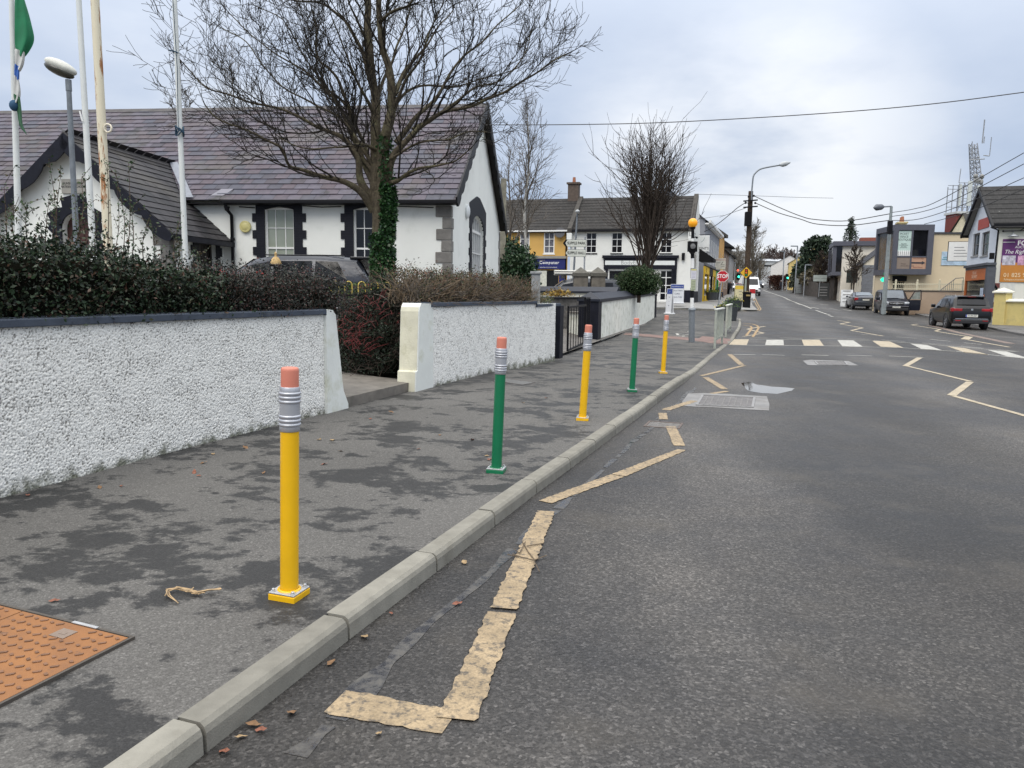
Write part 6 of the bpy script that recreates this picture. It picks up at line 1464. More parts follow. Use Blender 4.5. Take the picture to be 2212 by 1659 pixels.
# STOP sign
P = A(1561, 597, 60); gz = .62; t = thing('stop_sign', 'red octagonal STOP sign on a grey pole', 'road sign', (P.x, P.y, gz), R(-18)); zc = P.z - gz
b = MB(); b.tube([(-.25, .06, -.2), (0, .05, zc + .3)], .05, 10); b.build('pole', steel, t, True)
def octo(r): return [(r * math.cos(R(22.5 + 45 * k)), zc + r * math.sin(R(22.5 + 45 * k))) for k in range(8)]
b = MB(); b.prism(octo(.47), -.012, .012); b.build('sign_back', plastic_w, t); b = MB(); b.prism(octo(.435), -.02, -.0125); fc = b.build('sign_face', M('stop_red', (.42, .010, .018), .4, var=.05), t)
text('lettering', 'STOP', .40, plastic_w, fc, (0, -.024, zc), ext=.003, ax='CENTER', sx=.82, bold=.008)
# warning diamond with signal symbol
P = A(1612, 589, 61); t = thing('warning_sign', 'yellow diamond sign showing a traffic signal', 'road sign', (P.x, P.y, .6), R(-15)); zc = P.z - .6
b = MB(); b.tube([(0, .06, -.1), (0, .06, zc + .2)], .07, 10); b.build('pole', M('grey_green_pole', (.28, .32, .28), .5), t, True)
b = MB(); b.prism([(-.48, zc), (0, zc - .48), (.48, zc), (0, zc + .48)], -.012, .012); b.build('sign_back', blackp, t)
b = MB(); b.prism([(-.45, zc), (0, zc - .45), (.45, zc), (0, zc + .45)], -.018, -.0125); fc = b.build('sign_face', M('sign_amber', (.66, .38, .015), .45, var=.04), t)
b = MB(); b.prism([(-.12, zc - .24), (-.08, zc - .29), (.08, zc - .29), (.12, zc - .24), (.12, zc + .24), (.08, zc + .29), (-.08, zc + .29), (-.12, zc + .24)], -.024, -.0185); b.build('symbol', blackp, fc)
for dz, c in ((.17, (.5, .02, .02)), (0, (.75, .16, .01)), (-.17, (.01, .2, .06))):
	b = MB(); b.T = Matrix.Translation((0, -.025, zc + dz)) @ Matrix.Rotation(R(90), 4, 'X'); b.lathe([(.075, 0), (.07, .004), (0, .004)], 16, cap=False); b.build('signal_dot', M('dot_%d' % int(dz * 100), c, .5), fc)
# wooden utility pole with lamp arm
pb = A(1610, 668, 61.5); pt_ = A(1622, 413, 61.5); t = thing('utility_pole', 'weathered wooden utility pole carrying the street lamp and wires', 'utility pole', pb); tp = pt_ - pb
wood = bark('weathered_pole_wood', (.07, .05, .036), .45)
b = MB(); b.tube([Vector((0, 0, -.3)), tp * .5, tp], [.24, .21, .18], 14); b.build('pole', wood, t, True)
b = MB(); P_ = [A(*cP(*p), 61.3) - pb for p in ((1410, 900), (1413, 740), (1425, 600), (1437, 500), (1470, 440), (1540, 380), (1640, 348), (1880, 305))]; b.tube(catmull(P_, 4), .06, 8); b.build('lamp_arm', polegrey, t, True)
a_, c_ = A(*cP(1875, 305), 61.3) - pb, A(*cP(2050, 262), 61.3) - pb; b = MB(); b.tube([a_, a_.lerp(c_, .25), a_.lerp(c_, .6), c_], [.09, .2, .19, .05], 12); b.build('lamp_head', M('pale_grey_lamp', (.42, .44, .45), .5), t, True)
q = A(*cP(1345, 1210), 61.1) - pb; b = MB(); b.box(q.x - .22, q.y - .2, q.z - .5, q.x + .25, q.y + .2, q.z + .6); b.build('transformer', blackm, t, bevel=.05)
b = MB(); 
for y in (905, 1010): q = A(*cP(1380, y), 61.2) - pb; b.beam(q - Vector((.5, 0, 0)), q + Vector((.6, 0, .1)), .1, .1)
for x, y in ((1445, 815), (1470, 935), (1310, 932), (1360, 830)): q = A(*cP(x, y), 61.2) - pb; b.sphere(q, .09, 8, 6)
b.build('cross_arm', blackp, t)
# wires: each span is a thing
wm = M('black_wire', (.03, .03, .032), .6)
def wire(label, pts, r=.02, grp=None, k=6):
	o = MB(); o.tube(catmull(pts, k), r, 5); return tag(o.build('overhead_wire', wm), label, 'wire', grp)
wire('thick overhead cable from the school gable to the right edge', [A(1048, 270, 24), A(1250, 269, 24), A(1450, 264, 23.5), A(1750, 247, 22.5), A(2000, 226, 21), A(2260, 193, 20)], .013)
g_ = 'wires between the wooden pole and the right-hand pole'
sag = lambda pl, Y0, Y1: [A(*p, Y0 + (Y1 - Y0) * i / (len(pl) - 1)) for i, p in enumerate(pl)]
wire('upper wire sagging from the wooden pole to the right-hand pole', sag([cP(1445, 815), cP(1850, 1000), cP(2212, 1148), (1760, 474), (1830, 477), (1922, 462)], 61.3, 54), .03, g_)
wire('lower double wire sagging between the two poles', sag([cP(1475, 935), cP(1850, 1095), cP(2212, 1200), (1765, 484), (1835, 487), (1921, 476)], 61.3, 54), .03, g_)
wire('slack wire dropping from the wooden pole to the shop row', sag([cP(1355, 945), cP(1310, 932), cP(1180, 1010), cP(1050, 1120), cP(850, 1280), cP(620, 1415)], 61.3, 63), .03)
wire('thin wire from the wooden pole to the far gable', sag([cP(1310, 1018), cP(1100, 1090), cP(880, 1170)], 61.3, 80), .02)
wire('faint long wire crossing the bright clouds', sag([cP(535, 790), cP(1100, 803), cP(1600, 820), cP(2212, 842), (1800, 428)], 62, 70), .015)
gr = 'wires running to the right edge from the right-hand pole'
for lb_, pl in (('uppermost wire rising from the right-hand pole to the edge', [c9(20, 208), c9(400, 145), c9(820, 0), (2212, 330)]), ('second wire rising from the right-hand pole to the edge', [c9(20, 272), c9(500, 200), c9(1010, 20), (2212, 354)]), ('third wire from the right-hand pole passing the tower', [c9(20, 340), c9(450, 320), c9(1000, 155), (2120, 425), (2212, 384)]), ('lowest wire from the right-hand pole passing the tower', [c9(560, 400), c9(960, 295), c9(1400, 160), (2212, 408)])): wire(lb_, sag(pl, 54, 42), .022, gr)
# direction fingers
P = A(1263, 540, 45); t = thing('direction_sign', 'post with two white pointed signs to SUPPLE PARK and SUPPLE HALL', 'road sign', (P.x, P.y, .6), R(-8)); z0_ = P.z - .6
b = MB(); b.tube([(0, .06, -.2), (0, .06, z0_ + .75)], .045, 10); b.build('pole', steel, t, True)
gw = M('sign_white_green_tinge', (.58, .60, .54), .5, var=.06, vs=6)
for k, (s, zc, xl) in enumerate((('SUPPLE PARK', .38, -1.27), ('SUPPLE HALL', -.18, -1.12))):
	zc += z0_; b = MB(); b.prism([(xl, zc), (xl + .16, zc - .21), (.08, zc - .21), (.08, zc + .21), (xl + .16, zc + .21)], -.02, .02); ar = b.build('finger', blackp, t)
	b = MB(); b.prism([(xl + (.15 if k == 0 else .03), zc), (xl + (.27 if k == 0 else .16), zc - .195), (.065, zc - .195), (.065, zc + .195), (xl + (.27 if k == 0 else .16), zc + .195)], -.027, -.0205); fc = b.build('sign_face', gw, ar)
	text('lettering', s, .215, blackp, fc, (.03, -.031, zc), ext=.002, ax='RIGHT', sx=.82, bold=.004)
a = A(1237, 560, 48); c = A(1247, 462, 48); t = thing('street_lamp', 'slim grey street lamp in front of the white corner building', 'street lamp', (a.x, a.y, .6)); og = Vector((a.x, a.y, .6))
b = MB(); b.tube([(0, 0, 0), c - og], [.075, .05], 10); b.build('pole', polegrey, t, True); b = MB(); b.sphere(c - og + Vector((0, -.15, .12)), .17, 12, 8, (.8, 1.6, .7)); b.build('head', M('pale_grey_lamp', (.42, .44, .45)), t, True)
# stone pillars, low walls, bushes beyond the gate
stn = M('brown_cut_stone', (.14, .125, .105), .9, var=.3, vs=4, bmp=.6, bs=12)
for k, (x0, x1, lb_) in enumerate(((960, 1140, 'left one of two brown stone gate pillars with pyramid caps'), (1140, 1320, 'right one of two brown stone gate pillars with pyramid caps'))):
	p, q = A(*c4(x0, 1620), 34), A(*c4(x1, 1620), 34); w = q.x - p.x - .03; t = thing('stone_pillar', lb_, 'gate pillar', ((p.x + q.x) / 2, 34, .2), 0, 'stone gate pillars'); zc = p.z - .2
	b = MB(); b.box(-w / 2 + .06, 0, 0, w / 2 - .06, w - .1, zc); b.build('shaft', stn, t, bevel=.02); b = MB(); b.box(-w / 2 + .01, -.05, zc, w / 2 - .01, w - .05, zc + .14); ids = [b.pt(v) for v in ((-w / 2 + .01, -.05, zc + .142), (w / 2 - .01, -.05, zc + .142), (w / 2 - .01, w - .05, zc + .142), (-w / 2 + .01, w - .05, zc + .142), (0, w / 2, zc + .42))]
	for f in ((0,1,4),(1,2,4),(2,3,4),(3,0,4)): b.idx([ids[i] for i in f])
	b.build('cap', M('mossy_cap_stone', (.10, .095, .08), .9, var=.3, vs=5), t)
m_blk = bricks('grey_block_stone', (.15, .14, .13), (.08, .075, .07), (.03, .03, .03), .45, .16)
def low_wall(label, a, c, zt, th=.4, cope=navyg, face=None, ch=.25, peak=True):
	d = c - a; L = d.length; t = thing('low_wall', label, 'wall', (a.x, a.y, 0), math.atan2(d.y, d.x)); dz = c.z - a.z
	b = MB(); b.box(0, 0, -.2, L, th, zt); b.build('wall_face', face or m_blk2, t)
	b = MB(); b.prism([(-.08, zt + .003), (-.08, zt + .08), (th / 2, zt + ch), (th + .08, zt + .08), (th + .08, zt + .003)] if peak else [(-.05, zt + .003), (-.05, zt + ch), (th + .05, zt + ch), (th + .05, zt + .003)], -.05, L + .05, 'x'); b.build('coping', cope, t); return t
m_blk2 = M('grey_stone_block', (.11, .105, .10), .9, var=.45, vs=9, bmp=.8, bs=10)
a = A(1155, 641, 26); c = A(1262, 643, 26.5); low_wall('low grey stone wall with flat blue coping seen past the gate', a, c, a.z - .04, .35, slateblue, None, .05, False)
a = A(1154, 631, 31); c = A(1330, 640, 30); low_wall('low wall with dark pitched coping in front of the stone pillars', a, c, a.z - .02, .5, navyg, m3, .26)
a = A(1226, 676, 25.0); c = A(1268, 690, 23.6); low_wall('short pebbledash wall inside the gate', a, c, .92, .25, m_slab, m3, .05, False)
b = MB(); p = A(1205, 640, 26.2); t = thing('shrub', 'small golden leaved shrub on the stone wall', 'shrub', (p.x, p.y, p.z))
r = np.random.default_rng(2); Q = np.column_stack([r.normal(0, .26, 500), r.normal(0, .12, 500), np.abs(r.normal(0, .12, 500))]); Q = Q[Q[:, 2] < .36 - np.abs(Q[:, 0]) * .4]; leaves('foliage', Q, .07, leafmat('golden_leaf', ((0, (.10, .06, .015)), (.5, (.30, .18, .03)), (1, (.42, .30, .06)))), t, 1, .4)
b.tube([(0, 0, -.1), (.05, 0, .2)], .02, 5); b.build('stem', stemb, t)
b = MB(); p = A(1157, 632, 16.0); b.box(-.09, -.09, -.6, .09, .09, 0); b.box(-.12, -.12, 0, .12, .12, .05); o = b.build('concrete_post', M('pale_concrete_post', (.30, .31, .31), .8, var=.2, vs=8), bevel=.01); o.location = p + Vector((0, 0, .38)); tag(o, 'square grey concrete post at the end of the brown hedge', 'post')
def blob(name, label, c, rad, n, size, mat, seed, coremat, cat='bush', flat=0):
	t = thing(name, label, cat, c); r = np.random.default_rng(seed); d = r.normal(size=(n, 3)); d /= np.linalg.norm(d, axis=1)[:, None]
	f = np.array([1 + .24 * mnoise.noise(Vector(x) * 2.2 + Vector((seed, 0, 0))) + .2 * mnoise.noise(Vector(x) * 5) for x in d]) * (1 - np.abs(r.normal(0, .07, n)))
	P = d * f[:, None] * np.array(rad); P = P[P[:, 2] > -rad[2] * .75]; leaves('foliage', P, size, mat, t, seed, .35)
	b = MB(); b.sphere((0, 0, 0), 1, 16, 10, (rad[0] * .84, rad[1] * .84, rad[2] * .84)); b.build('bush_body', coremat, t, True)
	b = MB(); b.tube([(0, 0, -rad[2] * 1.3), (0, 0, 0)], .08, 6); b.build('stem', stemb, t); return t
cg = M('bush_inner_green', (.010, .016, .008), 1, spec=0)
p, q = A(*c4(1425, 1640), 32.5), A(*c4(1885, 1610), 32.5); cx = (p.x + q.x) / 2
blob('clipped_bush', 'rounded dark green clipped bush over the navy coping', (cx, 32.5, 2.05), ((q.x - p.x) / 2, .9, .66), 6500, .07, leafmat('conifer_green', ((0, (.012, .03, .010)), (.6, (.028, .06, .018)), (.9, (.05, .075, .03)), (1, (.08, .06, .04))), .6), 4, cg)
p, q = A(*c4(160, 1560), 36), A(*c4(625, 1560), 36); b_ = blob('laurel_bush', 'large dark glossy laurel bush beside the school gable', ((p.x + q.x) / 2 - .35, 36.8, 1.9), ((q.x - p.x) / 2 + .35, 1.6, 2.05), 9000, .15, leafmat('laurel_leaf', ((0, (.008, .022, .010)), (.6, (.02, .05, .02)), (.92, (.04, .085, .035)), (1, (.09, .13, .07))), .3), 6, cg)
# bare trees on the left and middle
bt = bark('grey_twigs', (.12, .105, .09), .3); wbk = bark('white_birch_bark', (.46, .45, .42), .25); dk = bark('dark_brown_twigs', (.060, .047, .038), .3)
p = A(1135, 520, 44); bare_tree('birch_tree', 'slender pale-trunked bare birch right of the school gable', (p.x, 44, .7), A(1165, 236, 44).z - .7, .15, wbk, 5, .32, .36, .72, 34, 2, 4, .008, -.1, cmat=bt)
p = A(1100, 520, 40); bare_tree('birch_tree', 'bare drooping birch partly behind the school gable', (p.x, 40, .7), 8.2, .12, bt, 9, .35, .42, .5, 30, 2, 4, .008, .35)
p = A(505, 240, 42); bare_tree('birch_tree', 'distant bare birch above the school ridge at left', (p.x, 42, .7), A(520, 128, 42).z - .7, .14, bt, 12, .3, .38, .6, 34, 2, 4, .008, .1)
p = A(885, 240, 45); bare_tree('birch_tree', 'distant bare tree behind the big tree above the ridge', (p.x, 45, .7), A(885, 205, 45).z - .7, .14, bt, 14, .3, .42, .5, 34, 2, 4, .008, .1)
p = A(410, 240, 40); bare_tree('birch_tree', 'low bare tree top peeping over the school ridge', (p.x, 40, .7), A(410, 222, 40).z - .7, .12, bt, 15, .4, .3, .5, 30, 2, 5, .010, .1)
p = A(1395, 600, 48); bare_tree('fastigiate_tree', 'tall upswept bare tree in front of the white corner building', (p.x, 48, .9), A(1395, 285, 48).z - .9, .16, dk, 17, .02, .72, .83, 78, 2, 4, .009, -.14, crown1=.6, prof=lambda u: 1.05 - 1.0 * u, lenf=.92)
# ------------------------------------------------------------------ right-hand side
CR = R(-18.6); RR = R(-108.6); UR = Vector((math.cos(RR), math.sin(RR), 0))
# gabled white house with sign wall
hb = A(2139, 694, 45); HO = Vector((hb.x, hb.y, zg(hb.x, 45) + .12)); HRz = CR; HF = Frame(HO, HRz)
hs = thing('auctioneer_house', 'white gabled house with black tiled roof and purple advertising wall at the right edge', 'building', HO, HRz)
ezH = HF.px(c9(1645, 440))[1]; DH = HF.side(c9(1300, 540))[0]; rzH = HF.side(c9(1545, -140), DH * 0)[1]; DH = min(max(DH, 4.4), 9); rzH = ezH + 2.6
cw = M('cream_white_render', (.70, .69, .62), .8, var=.05, vs=.9, bmp=.1, dirt=((.5, .48, .4), .35, 1.1, .55)); bw = M('blue_white_render', (.66, .69, .74), .8, var=.05, vs=1)
def gwin(a, c): (d0, z1), (d1, z0) = HF.side(c9(*a)), HF.side(c9(*c)); return (DH - max(d0, d1), min(z0, z1), DH - min(d0, d1), max(z0, z1))
gw_ = [gwin((1372, 570), (1452, 915)), gwin((1522, 545), (1612, 910))]
b = MB(); b.wall(11, ezH, (), .1, 0, -.5); b.build('side_wall', cw, hs)
b = MB(); b.T = face_T('left', 11, DH); b.wall(DH, ezH, gw_, .16, 0, -.5); b.face([(0, 0, ezH), (DH, 0, ezH), (DH / 2, 0, rzH)]); b.build('gable_wall', bw, hs)
for w in gw_: sash(hs, face_T('left', 11, DH), *w, .14, 1, 2, glassl, .09, .05, M('grey_sill', (.3, .3, .3), .7), None, M('brown_grey_frame', (.12, .11, .10), .6))
b = MB(); roof_x(b, -.35, 11.2, DH, ezH + .12, rzH + .1, .35, 9); b.build('roof', m_tileR, hs)
b = MB(); b.prism([(-.4, ezH - .15), (-.4, ezH + .02), (DH / 2, rzH + .06), (DH + .4, ezH + .02), (DH + .4, ezH - .15), (DH / 2, rzH - .22)], -.42, -.30, 'x'); b.box(-.3, -.42, ezH - .02, 11, -.30, ezH + .13); b.build('bargeboard', blackp, hs)
b = MB(); b.prism([(-.32, ezH - .1), (DH / 2, rzH - .1), (DH + .32, ezH - .1), (DH / 2, rzH + .02)], -.298, -.02, 'x'); b.build('soffit', M('grey_soffit', (.2, .19, .17), .8), hs)
b = MB(); b.T = face_T('left', 11, DH); z = ezH + .15; b.box(DH / 2 - 1.1, -.04, z, DH / 2 + 1.5, .0, z + .62); b.build('red_panel', M('faded_red_panel', (.42, .07, .05), .6, var=.1), hs)
b = MB(); P_ = [Vector((*(lambda q: (q[0], -.1))(HF.px(c9(*p))), HF.px(c9(*p))[1])) for p in ((1655, 450), (1780, 505), (1690, 1370), (1745, 1450), (1755, 1530))]; P_.append(Vector((P_[-1].x, -.1, -.2))); b.tube(P_, .05, 8); b.build('downpipe', blackp, hs)
def prect(F_, a, c, f=c9): (x0, z1), (x1, z0) = F_.px(f(*a)), F_.px(f(*c)); return x0, z0, x1, z1
x0, z0, x1, z1 = prect(HF, (1855, 650), (2212, 1040)); zb_ = HF.px(c9(1780, 1360))[1]; xs0 = HF.px(c9(1850, 800))[0]; xw = xs0 + 4.3
b = MB(); b.box(xs0, -.06, zb_, xw, 0, z1); hoard = b.build('billboard', M('purple_board', (.10, .018, .12), .5, var=.08), hs)
b = MB(); b.box(xs0 + .0, -.066, zb_, xw, -.0605, z0); b.build('orange_panel', M('orange_board', (.48, .19, .03), .5, var=.06), hoard)
lw = plastic_w; H_ = z1 - zb_
text('lettering', 'FOLEY', H_ * .155, lw, hoard, (xs0 + .72, -.068, z1 - H_ * .10), ext=.003, bold=.006)
text('lettering', 'AUCTIONEERS', H_ * .075, lw, hoard, (xs0 + .62, -.068, z1 - H_ * .19), ext=.003)
text('lettering', 'The Right Move', H_ * .13, lw, hoard, (xs0 + .10, -.068, z1 - H_ * .30), ext=.003, shear=.3, sx=.9)
text('lettering', '01 825 9655', H_ * .135, M('cream_letter', (.7, .6, .4), .6), hoard, (xs0 + .16, -.07, zb_ + H_ * .16), ext=.003, sx=.95)
text('lettering', 'foleyauctioneers', H_ * .07, M('cream_letter', (.7, .6, .4)), hoard, (xs0 + .2, -.07, zb_ + H_ * .06), ext=.003)
for k in range(3):
	b = MB(); b.box(xs0 + .04 + k * .77, -.072, z0 - .14, xs0 + .70 + k * .77, -.0665, z0 + .40); ph = b.build('photo_print', M('print_%d' % k, [(.42, .40, .46), (.45, .25, .36), (.3, .38, .4)][k], .5, var=.6, vs=5), hoard)
b = MB(); b.box(xs0, -.068, z1 - .19, xs0 + .60, -.0605, z1 - .16); b.build('rule', lw, hoard)
x_, z_ = HF.px(c9(2010, 600)); b = MB(); b.T = Matrix.Translation((x_, -.35, z_)); b.lathe([(.02, .1), (.1, .06), (.28, -.02), (.26, -.05)], 14); b.tube([(0, 0, .1), (0, .1, .25), (0, .35, .25)], .02, 5); b.build('wall_lamp', steel, hs, True)
x_, z_ = HF.px(c9(2110, 520)); b = MB(); b.tube([(x_ - .8, -.3, z_), (x_ + 1.2, -.3, z_ + .02)], .035, 6); b.tube([(x_, -.3, z_), (x_ + .9, -.02, z_ + .6)], .03, 6); b.sphere((x_ - .8, -.3, z_), .06, 8, 6); b.build('sign_bracket', blackp, hs)
b = MB(); x_, z_ = HF.px(c9(1675, 930)); b.box(x_ - .12, -.1, z_ - .18, x_ + .12, 0, z_ + .18); b.build('alarm_box', blackm, hs)
b = MB()
for k in range(4): x_, z_ = HF.px(c9(1630, 1390 + 110 * k)); b.box(-.03, -.04, .35 + k * .55, .32, .0, .62 + k * .55)
b.build('painted_quoins', M('maroon_quoin', (.14, .035, .03), .6), hs)
b = MB(); x_, z_ = HF.px(c9(1930, 1450)); b.box(x_ - .45, -.03, .5, x_ + .4, 0, z_ + .3); b.box(x_ + 1.2, -.03, .5, x_ + 2.2, 0, z_ + .3); b.build('boarded_window', M('pale_boarding', (.6, .6, .56), .7), hs)
# its shopfront on the street gable
T = face_T('left', 11, DH); q0 = HF.side(c9(1205, 1150), -.5)[0]; q1 = HF.side(c9(1560, 1150), -.5)[0]; sx0, sx1 = DH - q0, DH - q1; zt = HF.side(c9(1400, 1110), -.4)[1]; zs0 = HF.side(c9(1400, 1330), -.4)[1]
b = MB(); b.T = T; b.box(sx0, -.5, zt, sx1 + .35, 0, zt + .14); b.box(sx0 + .1, -.40, zt - .14, sx1 + .25, 0, zt); b.box(sx1, -.45, -.4, sx1 + .35, 0, zt - .14); b.build('shopfront', M('slate_shopfront', (.07, .075, .09), .6), hs)
b = MB(); b.T = T; b.box(sx0 + .12, -.36, zs0, sx1 - .0, 0, zt - .15); b.box(sx0, -.36, -.4, sx0 + .25, 0, zt - .15); b.box(sx1 - .28, -.37, .3, sx1 - .02, 0, .9); b.box(sx1 + .05, -.47, 1.0, sx1 + .25, -.4, 1.6); fasc = b.build('orange_fascia', M('orange_shop_paint', (.50, .13, .03), .5, var=.1), hs)
o = text('lettering', 'HALALA\nTAKEAWAY', (zt - zs0) * .38, M('pale_orange_letter', (.75, .5, .35), .6), fasc, (0, 0, 0), ext=.003, ax='CENTER', sx=1.0, ls=.8); o.matrix_local = T @ Matrix.Translation(((sx0 + sx1) / 2 - .3, -.365, (zt + zs0) / 2 - .08)) @ Matrix.Rotation(R(90), 4, 'X') @ Matrix.Diagonal((.85, 1, 1, 1))
b = MB(); b.T = T; b.box(sx0 + .3, -.3, .3, sx1 - .3, -.02, zs0 - .02); sw_ = b.build('shop_window', glassd, hs)
b = MB(); b.T = T; b.box(sx0 + 1.0, -.31, .5, sx0 + 1.9, -.302, 1.5); b.box(sx1 - 1.5, -.31, 1.2, sx1 - .8, -.302, 2.0); b.build('poster', M('poster_pale_blue', (.45, .52, .62), .6, var=.4, vs=5), sw_)
# yellow front wall at the right edge
p0 = A(2143, 695, 42.2); p0.z = .16; t = thing('garden_wall', 'low yellow wall with a capped pier at the right edge', 'wall', p0, R(-62))
ym = M('faded_yellow_paint', (.60, .49, .19), .8, var=.08, vs=2, bmp=.2, dirt=((.40, .34, .16), .6, 2.2, .52)); hp = 1.72
b = MB(); b.box(0, 0, -.2, .62, .6, hp); b.build('pier', ym, t, bevel=.01); b = MB(); ids = [b.pt(v) for v in ((-.08, -.08, hp), (.7, -.08, hp), (.7, .68, hp), (-.08, .68, hp), (-.08, -.08, hp + .08), (.7, -.08, hp + .08), (.7, .68, hp + .08), (-.08, .68, hp + .08), (.31, .3, hp + .3))]
for f in ((3,2,1,0),(0,1,5,4),(1,2,6,5),(2,3,7,6),(3,0,4,7),(4,5,8),(5,6,8),(6,7,8),(7,4,8)): b.idx([ids[i] for i in f])
ccap = M('cream_cap', (.66, .64, .54), .7, var=.1, vs=4); b.build('pier_cap', ccap, t)
b = MB(); b.box(.62, .1, -.2, 7, .5, 1.25); b.build('wall_face', ym, t); b = MB(); b.prism([(.02, 1.253), (.02, 1.32), (.3, 1.42), (.58, 1.32), (.58, 1.253)], .62, 7.1, 'x'); b.build('coping', ccap, t)
# cream boutique with grey framed glass box
PO = A(*c8(1915, 1500), 60); PO.z = zg(PO.x, 60) + .1; BR = R(-8); PF = Frame(PO, BR)
bt_ = thing('boutique_building', 'cream flat-roofed building with a projecting grey framed display window', 'building', PO, BR)
xR = PF.px(c9(1330, 600))[0] + 3; zT = PF.px(c9(1000, 565))[1]; crm = M('cream_render', (.66, .55, .38), .8, var=.04, vs=.8, bmp=.1, dirt=((.5, .42, .3), .35, .9, .56))
b = MB(); b.wall(xR, zT, [(-.0 + .25, 0, 1.1, 2.3)], .2, 0, -.5); b.T = face_T('left', xR, 3.6); b.wall(3.6, zT, (), .1, 0, -.5); b.T = None; b.quad((0, 0, zT), (xR, 0, zT), (xR, 3.6, zT), (0, 3.6, zT)); b.quad((xR, 3.6, -.5), (0, 3.6, -.5), (0, 3.6, zT), (xR, 3.6, zT)); b.build('wall', crm, bt_)
b = MB(); b.box(-.06, -.08, zT, xR, .0, zT + .14); b.build('roof_edge', M('dark_roof_edge', (.05, .05, .055), .6), bt_)
z0 = PF.px(c9(300, 1235), -.9)[1]; z1 = PF.px(c9(300, 405), -.9)[1]; x1 = PF.px(c9(700, 900), -.9)[0]; x0 = -.15; zm = PF.px(c9(300, 940), -.9)[1]; fw = .42; y0, y1 = -.9, 3.5
gr_ = M('dark_grey_cladding', (.085, .088, .11), .5, var=.08)
b = MB(); b.box(x0, y0, z1 - fw, x1, y1, z1); b.box(x0, y0, z0, x1, y1, z0 + fw); b.box(x0, y0, z0 + fw, x0 + .3, y0 + .3, z1 - fw); b.box(x1 - fw, y0, z0 + fw, x1, -.005, z1 - fw); b.box(x0, y1 - .3, z0 + fw, x0 + .3, y1, z1 - fw); xm = PF.px(c9(360, 700), -.9)[0]; b.box(xm - .06, y0 + .03, z0 + fw, xm + .06, y0 + .2, z1 - fw); b.box(x0 + .3, y0 + .03, zm - .05, x1 - fw, y0 + .2, zm + .05); b.box(x0 + .05, .9, z0 + fw, x0 + .2, 1.0, z1 - fw); box_ = b.build('window_box', gr_, bt_)
b = MB(); b.quad((x0 + .3, y0 + .15, zm), (x1 - fw, y0 + .15, zm), (x1 - fw, y0 + .15, z1 - fw), (x0 + .3, y0 + .15, z1 - fw)); b.build('glass', glassd, box_); b = MB(); b.quad((x0 + .12, y1 - .3, z0 + fw), (x0 + .12, y0 + .3, z0 + fw), (x0 + .12, y0 + .3, z1 - fw), (x0 + .12, y1 - .3, z1 - fw)); b.build('glass', glassl, box_)
b = MB(); b.box(x0 + .3, y0 + .06, z0 + fw, xm - .06, y0 + .12, zm - .05); pn = b.build('taupe_panel', M('taupe_panel', (.24, .19, .155), .6, var=.05), box_)
text('lettering', 'Picket\nFence Boutique', .15, M('taupe_letter', (.12, .09, .08), .7), pn, (x0 + .6, y0 + .055, (z0 + fw + zm) / 2 - .15), ext=.003, shear=.2)
b = MB(); b.box(xm + .06, y0 + .06, z0 + fw, x1 - fw, y0 + .12, zm - .05); pn = b.build('pink_panel', M('pink_beige_panel', (.46, .28, .19), .6, var=.05), box_)
zc = (z0 + fw + zm) / 2; xc = (xm + x1 - fw) / 2; b = MB(); b.prism([(xc - .48, zc - .06), (xc + .25, zc - .06), (xc + .25, zc - .14), (xc + .5, zc), (xc + .25, zc + .14), (xc + .25, zc + .06), (xc - .48, zc + .06)], y0 + .05, y0 + .0595); b.build('arrow', M('dark_arrow', (.03, .03, .04), .6), pn)
for dz, s in ((.32, 'Next Door Right'), (-.34, 'Behind Dunnes')): text('lettering', s, .12, M('maroon_letter', (.2, .04, .03), .6), pn, (xc, y0 + .055, zc + dz), ext=.002, ax='CENTER', sx=.9)
bx0 = PF.px(c9(110, 700), -.9)[0]; bx1 = PF.px(c9(345, 700), -.9)[0]
b = MB(); b.box(bx0, y0 + .08, zm + .05, bx1, y0 + .14, z1 - fw - .05); bn_ = b.build('banner', M('mint_banner', (.50, .63, .58), .6, var=.03), box_)
text('lettering', 'PICKET\nFENCE\nBOUTIQUE', .225, M('banner_ink', (.03, .05, .05), .7), bn_, ((bx0 + bx1) / 2, y0 + .076, zm + 1.48), ext=.002, ax='CENTER', sx=.86, ls=.95)
text('lettering', 'Beautiful\nOccasionwear\nand hats\naccessories', .11, M('banner_ink', (.03, .05, .05)), bn_, ((bx0 + bx1) / 2, y0 + .076, zm + .82), ext=.002, ax='CENTER', ls=.85)
b = MB(); nP = 7
for k in range(nP): x = bx0 + .08 + (bx1 - bx0 - .16) * k / (nP - 1); b.prism([(x - .055, zm + .06), (x + .055, zm + .06), (x + .055, zm + .42), (x, zm + .5), (x - .055, zm + .42)], y0 + .06, y0 + .078)
b.build('picket_print', plastic_w, bn_); b = MB(); b.box(bx0, y0 + .072, zm + .06, bx1, y0 + .0795, zm + .38); b.build('picket_backing', blackm, bn_)
x0_, z0_, x1_, z1_ = prect(PF, (850, 855), (1280, 1085)); b = MB(); b.box(x0_, -.05, z0_, x1_, 0, z1_); pv = b.build('patchwork_sign', M('pale_blue_tile_print', (.42, .55, .68), .6, var=.25, vs=3), bt_)
text('lettering', 'Vicki', .55, M('pink_script', (.5, .05, .25), .6), pv, ((x0_ + x1_) / 2 + .25, -.056, (z0_ + z1_) / 2 + .15), ext=.002, ax='CENTER', shear=.35)
b = MB(); b.box(x0_ + .05, -.056, z0_ + .42, x0_ + .9, -.0505, z0_ + .47); b.box(x0_ + .1, -.056, z0_ + .56, x0_ + .85, -.0505, z0_ + .60); b.build('print', M('teal_print', (.02, .25, .3), .6), pv)
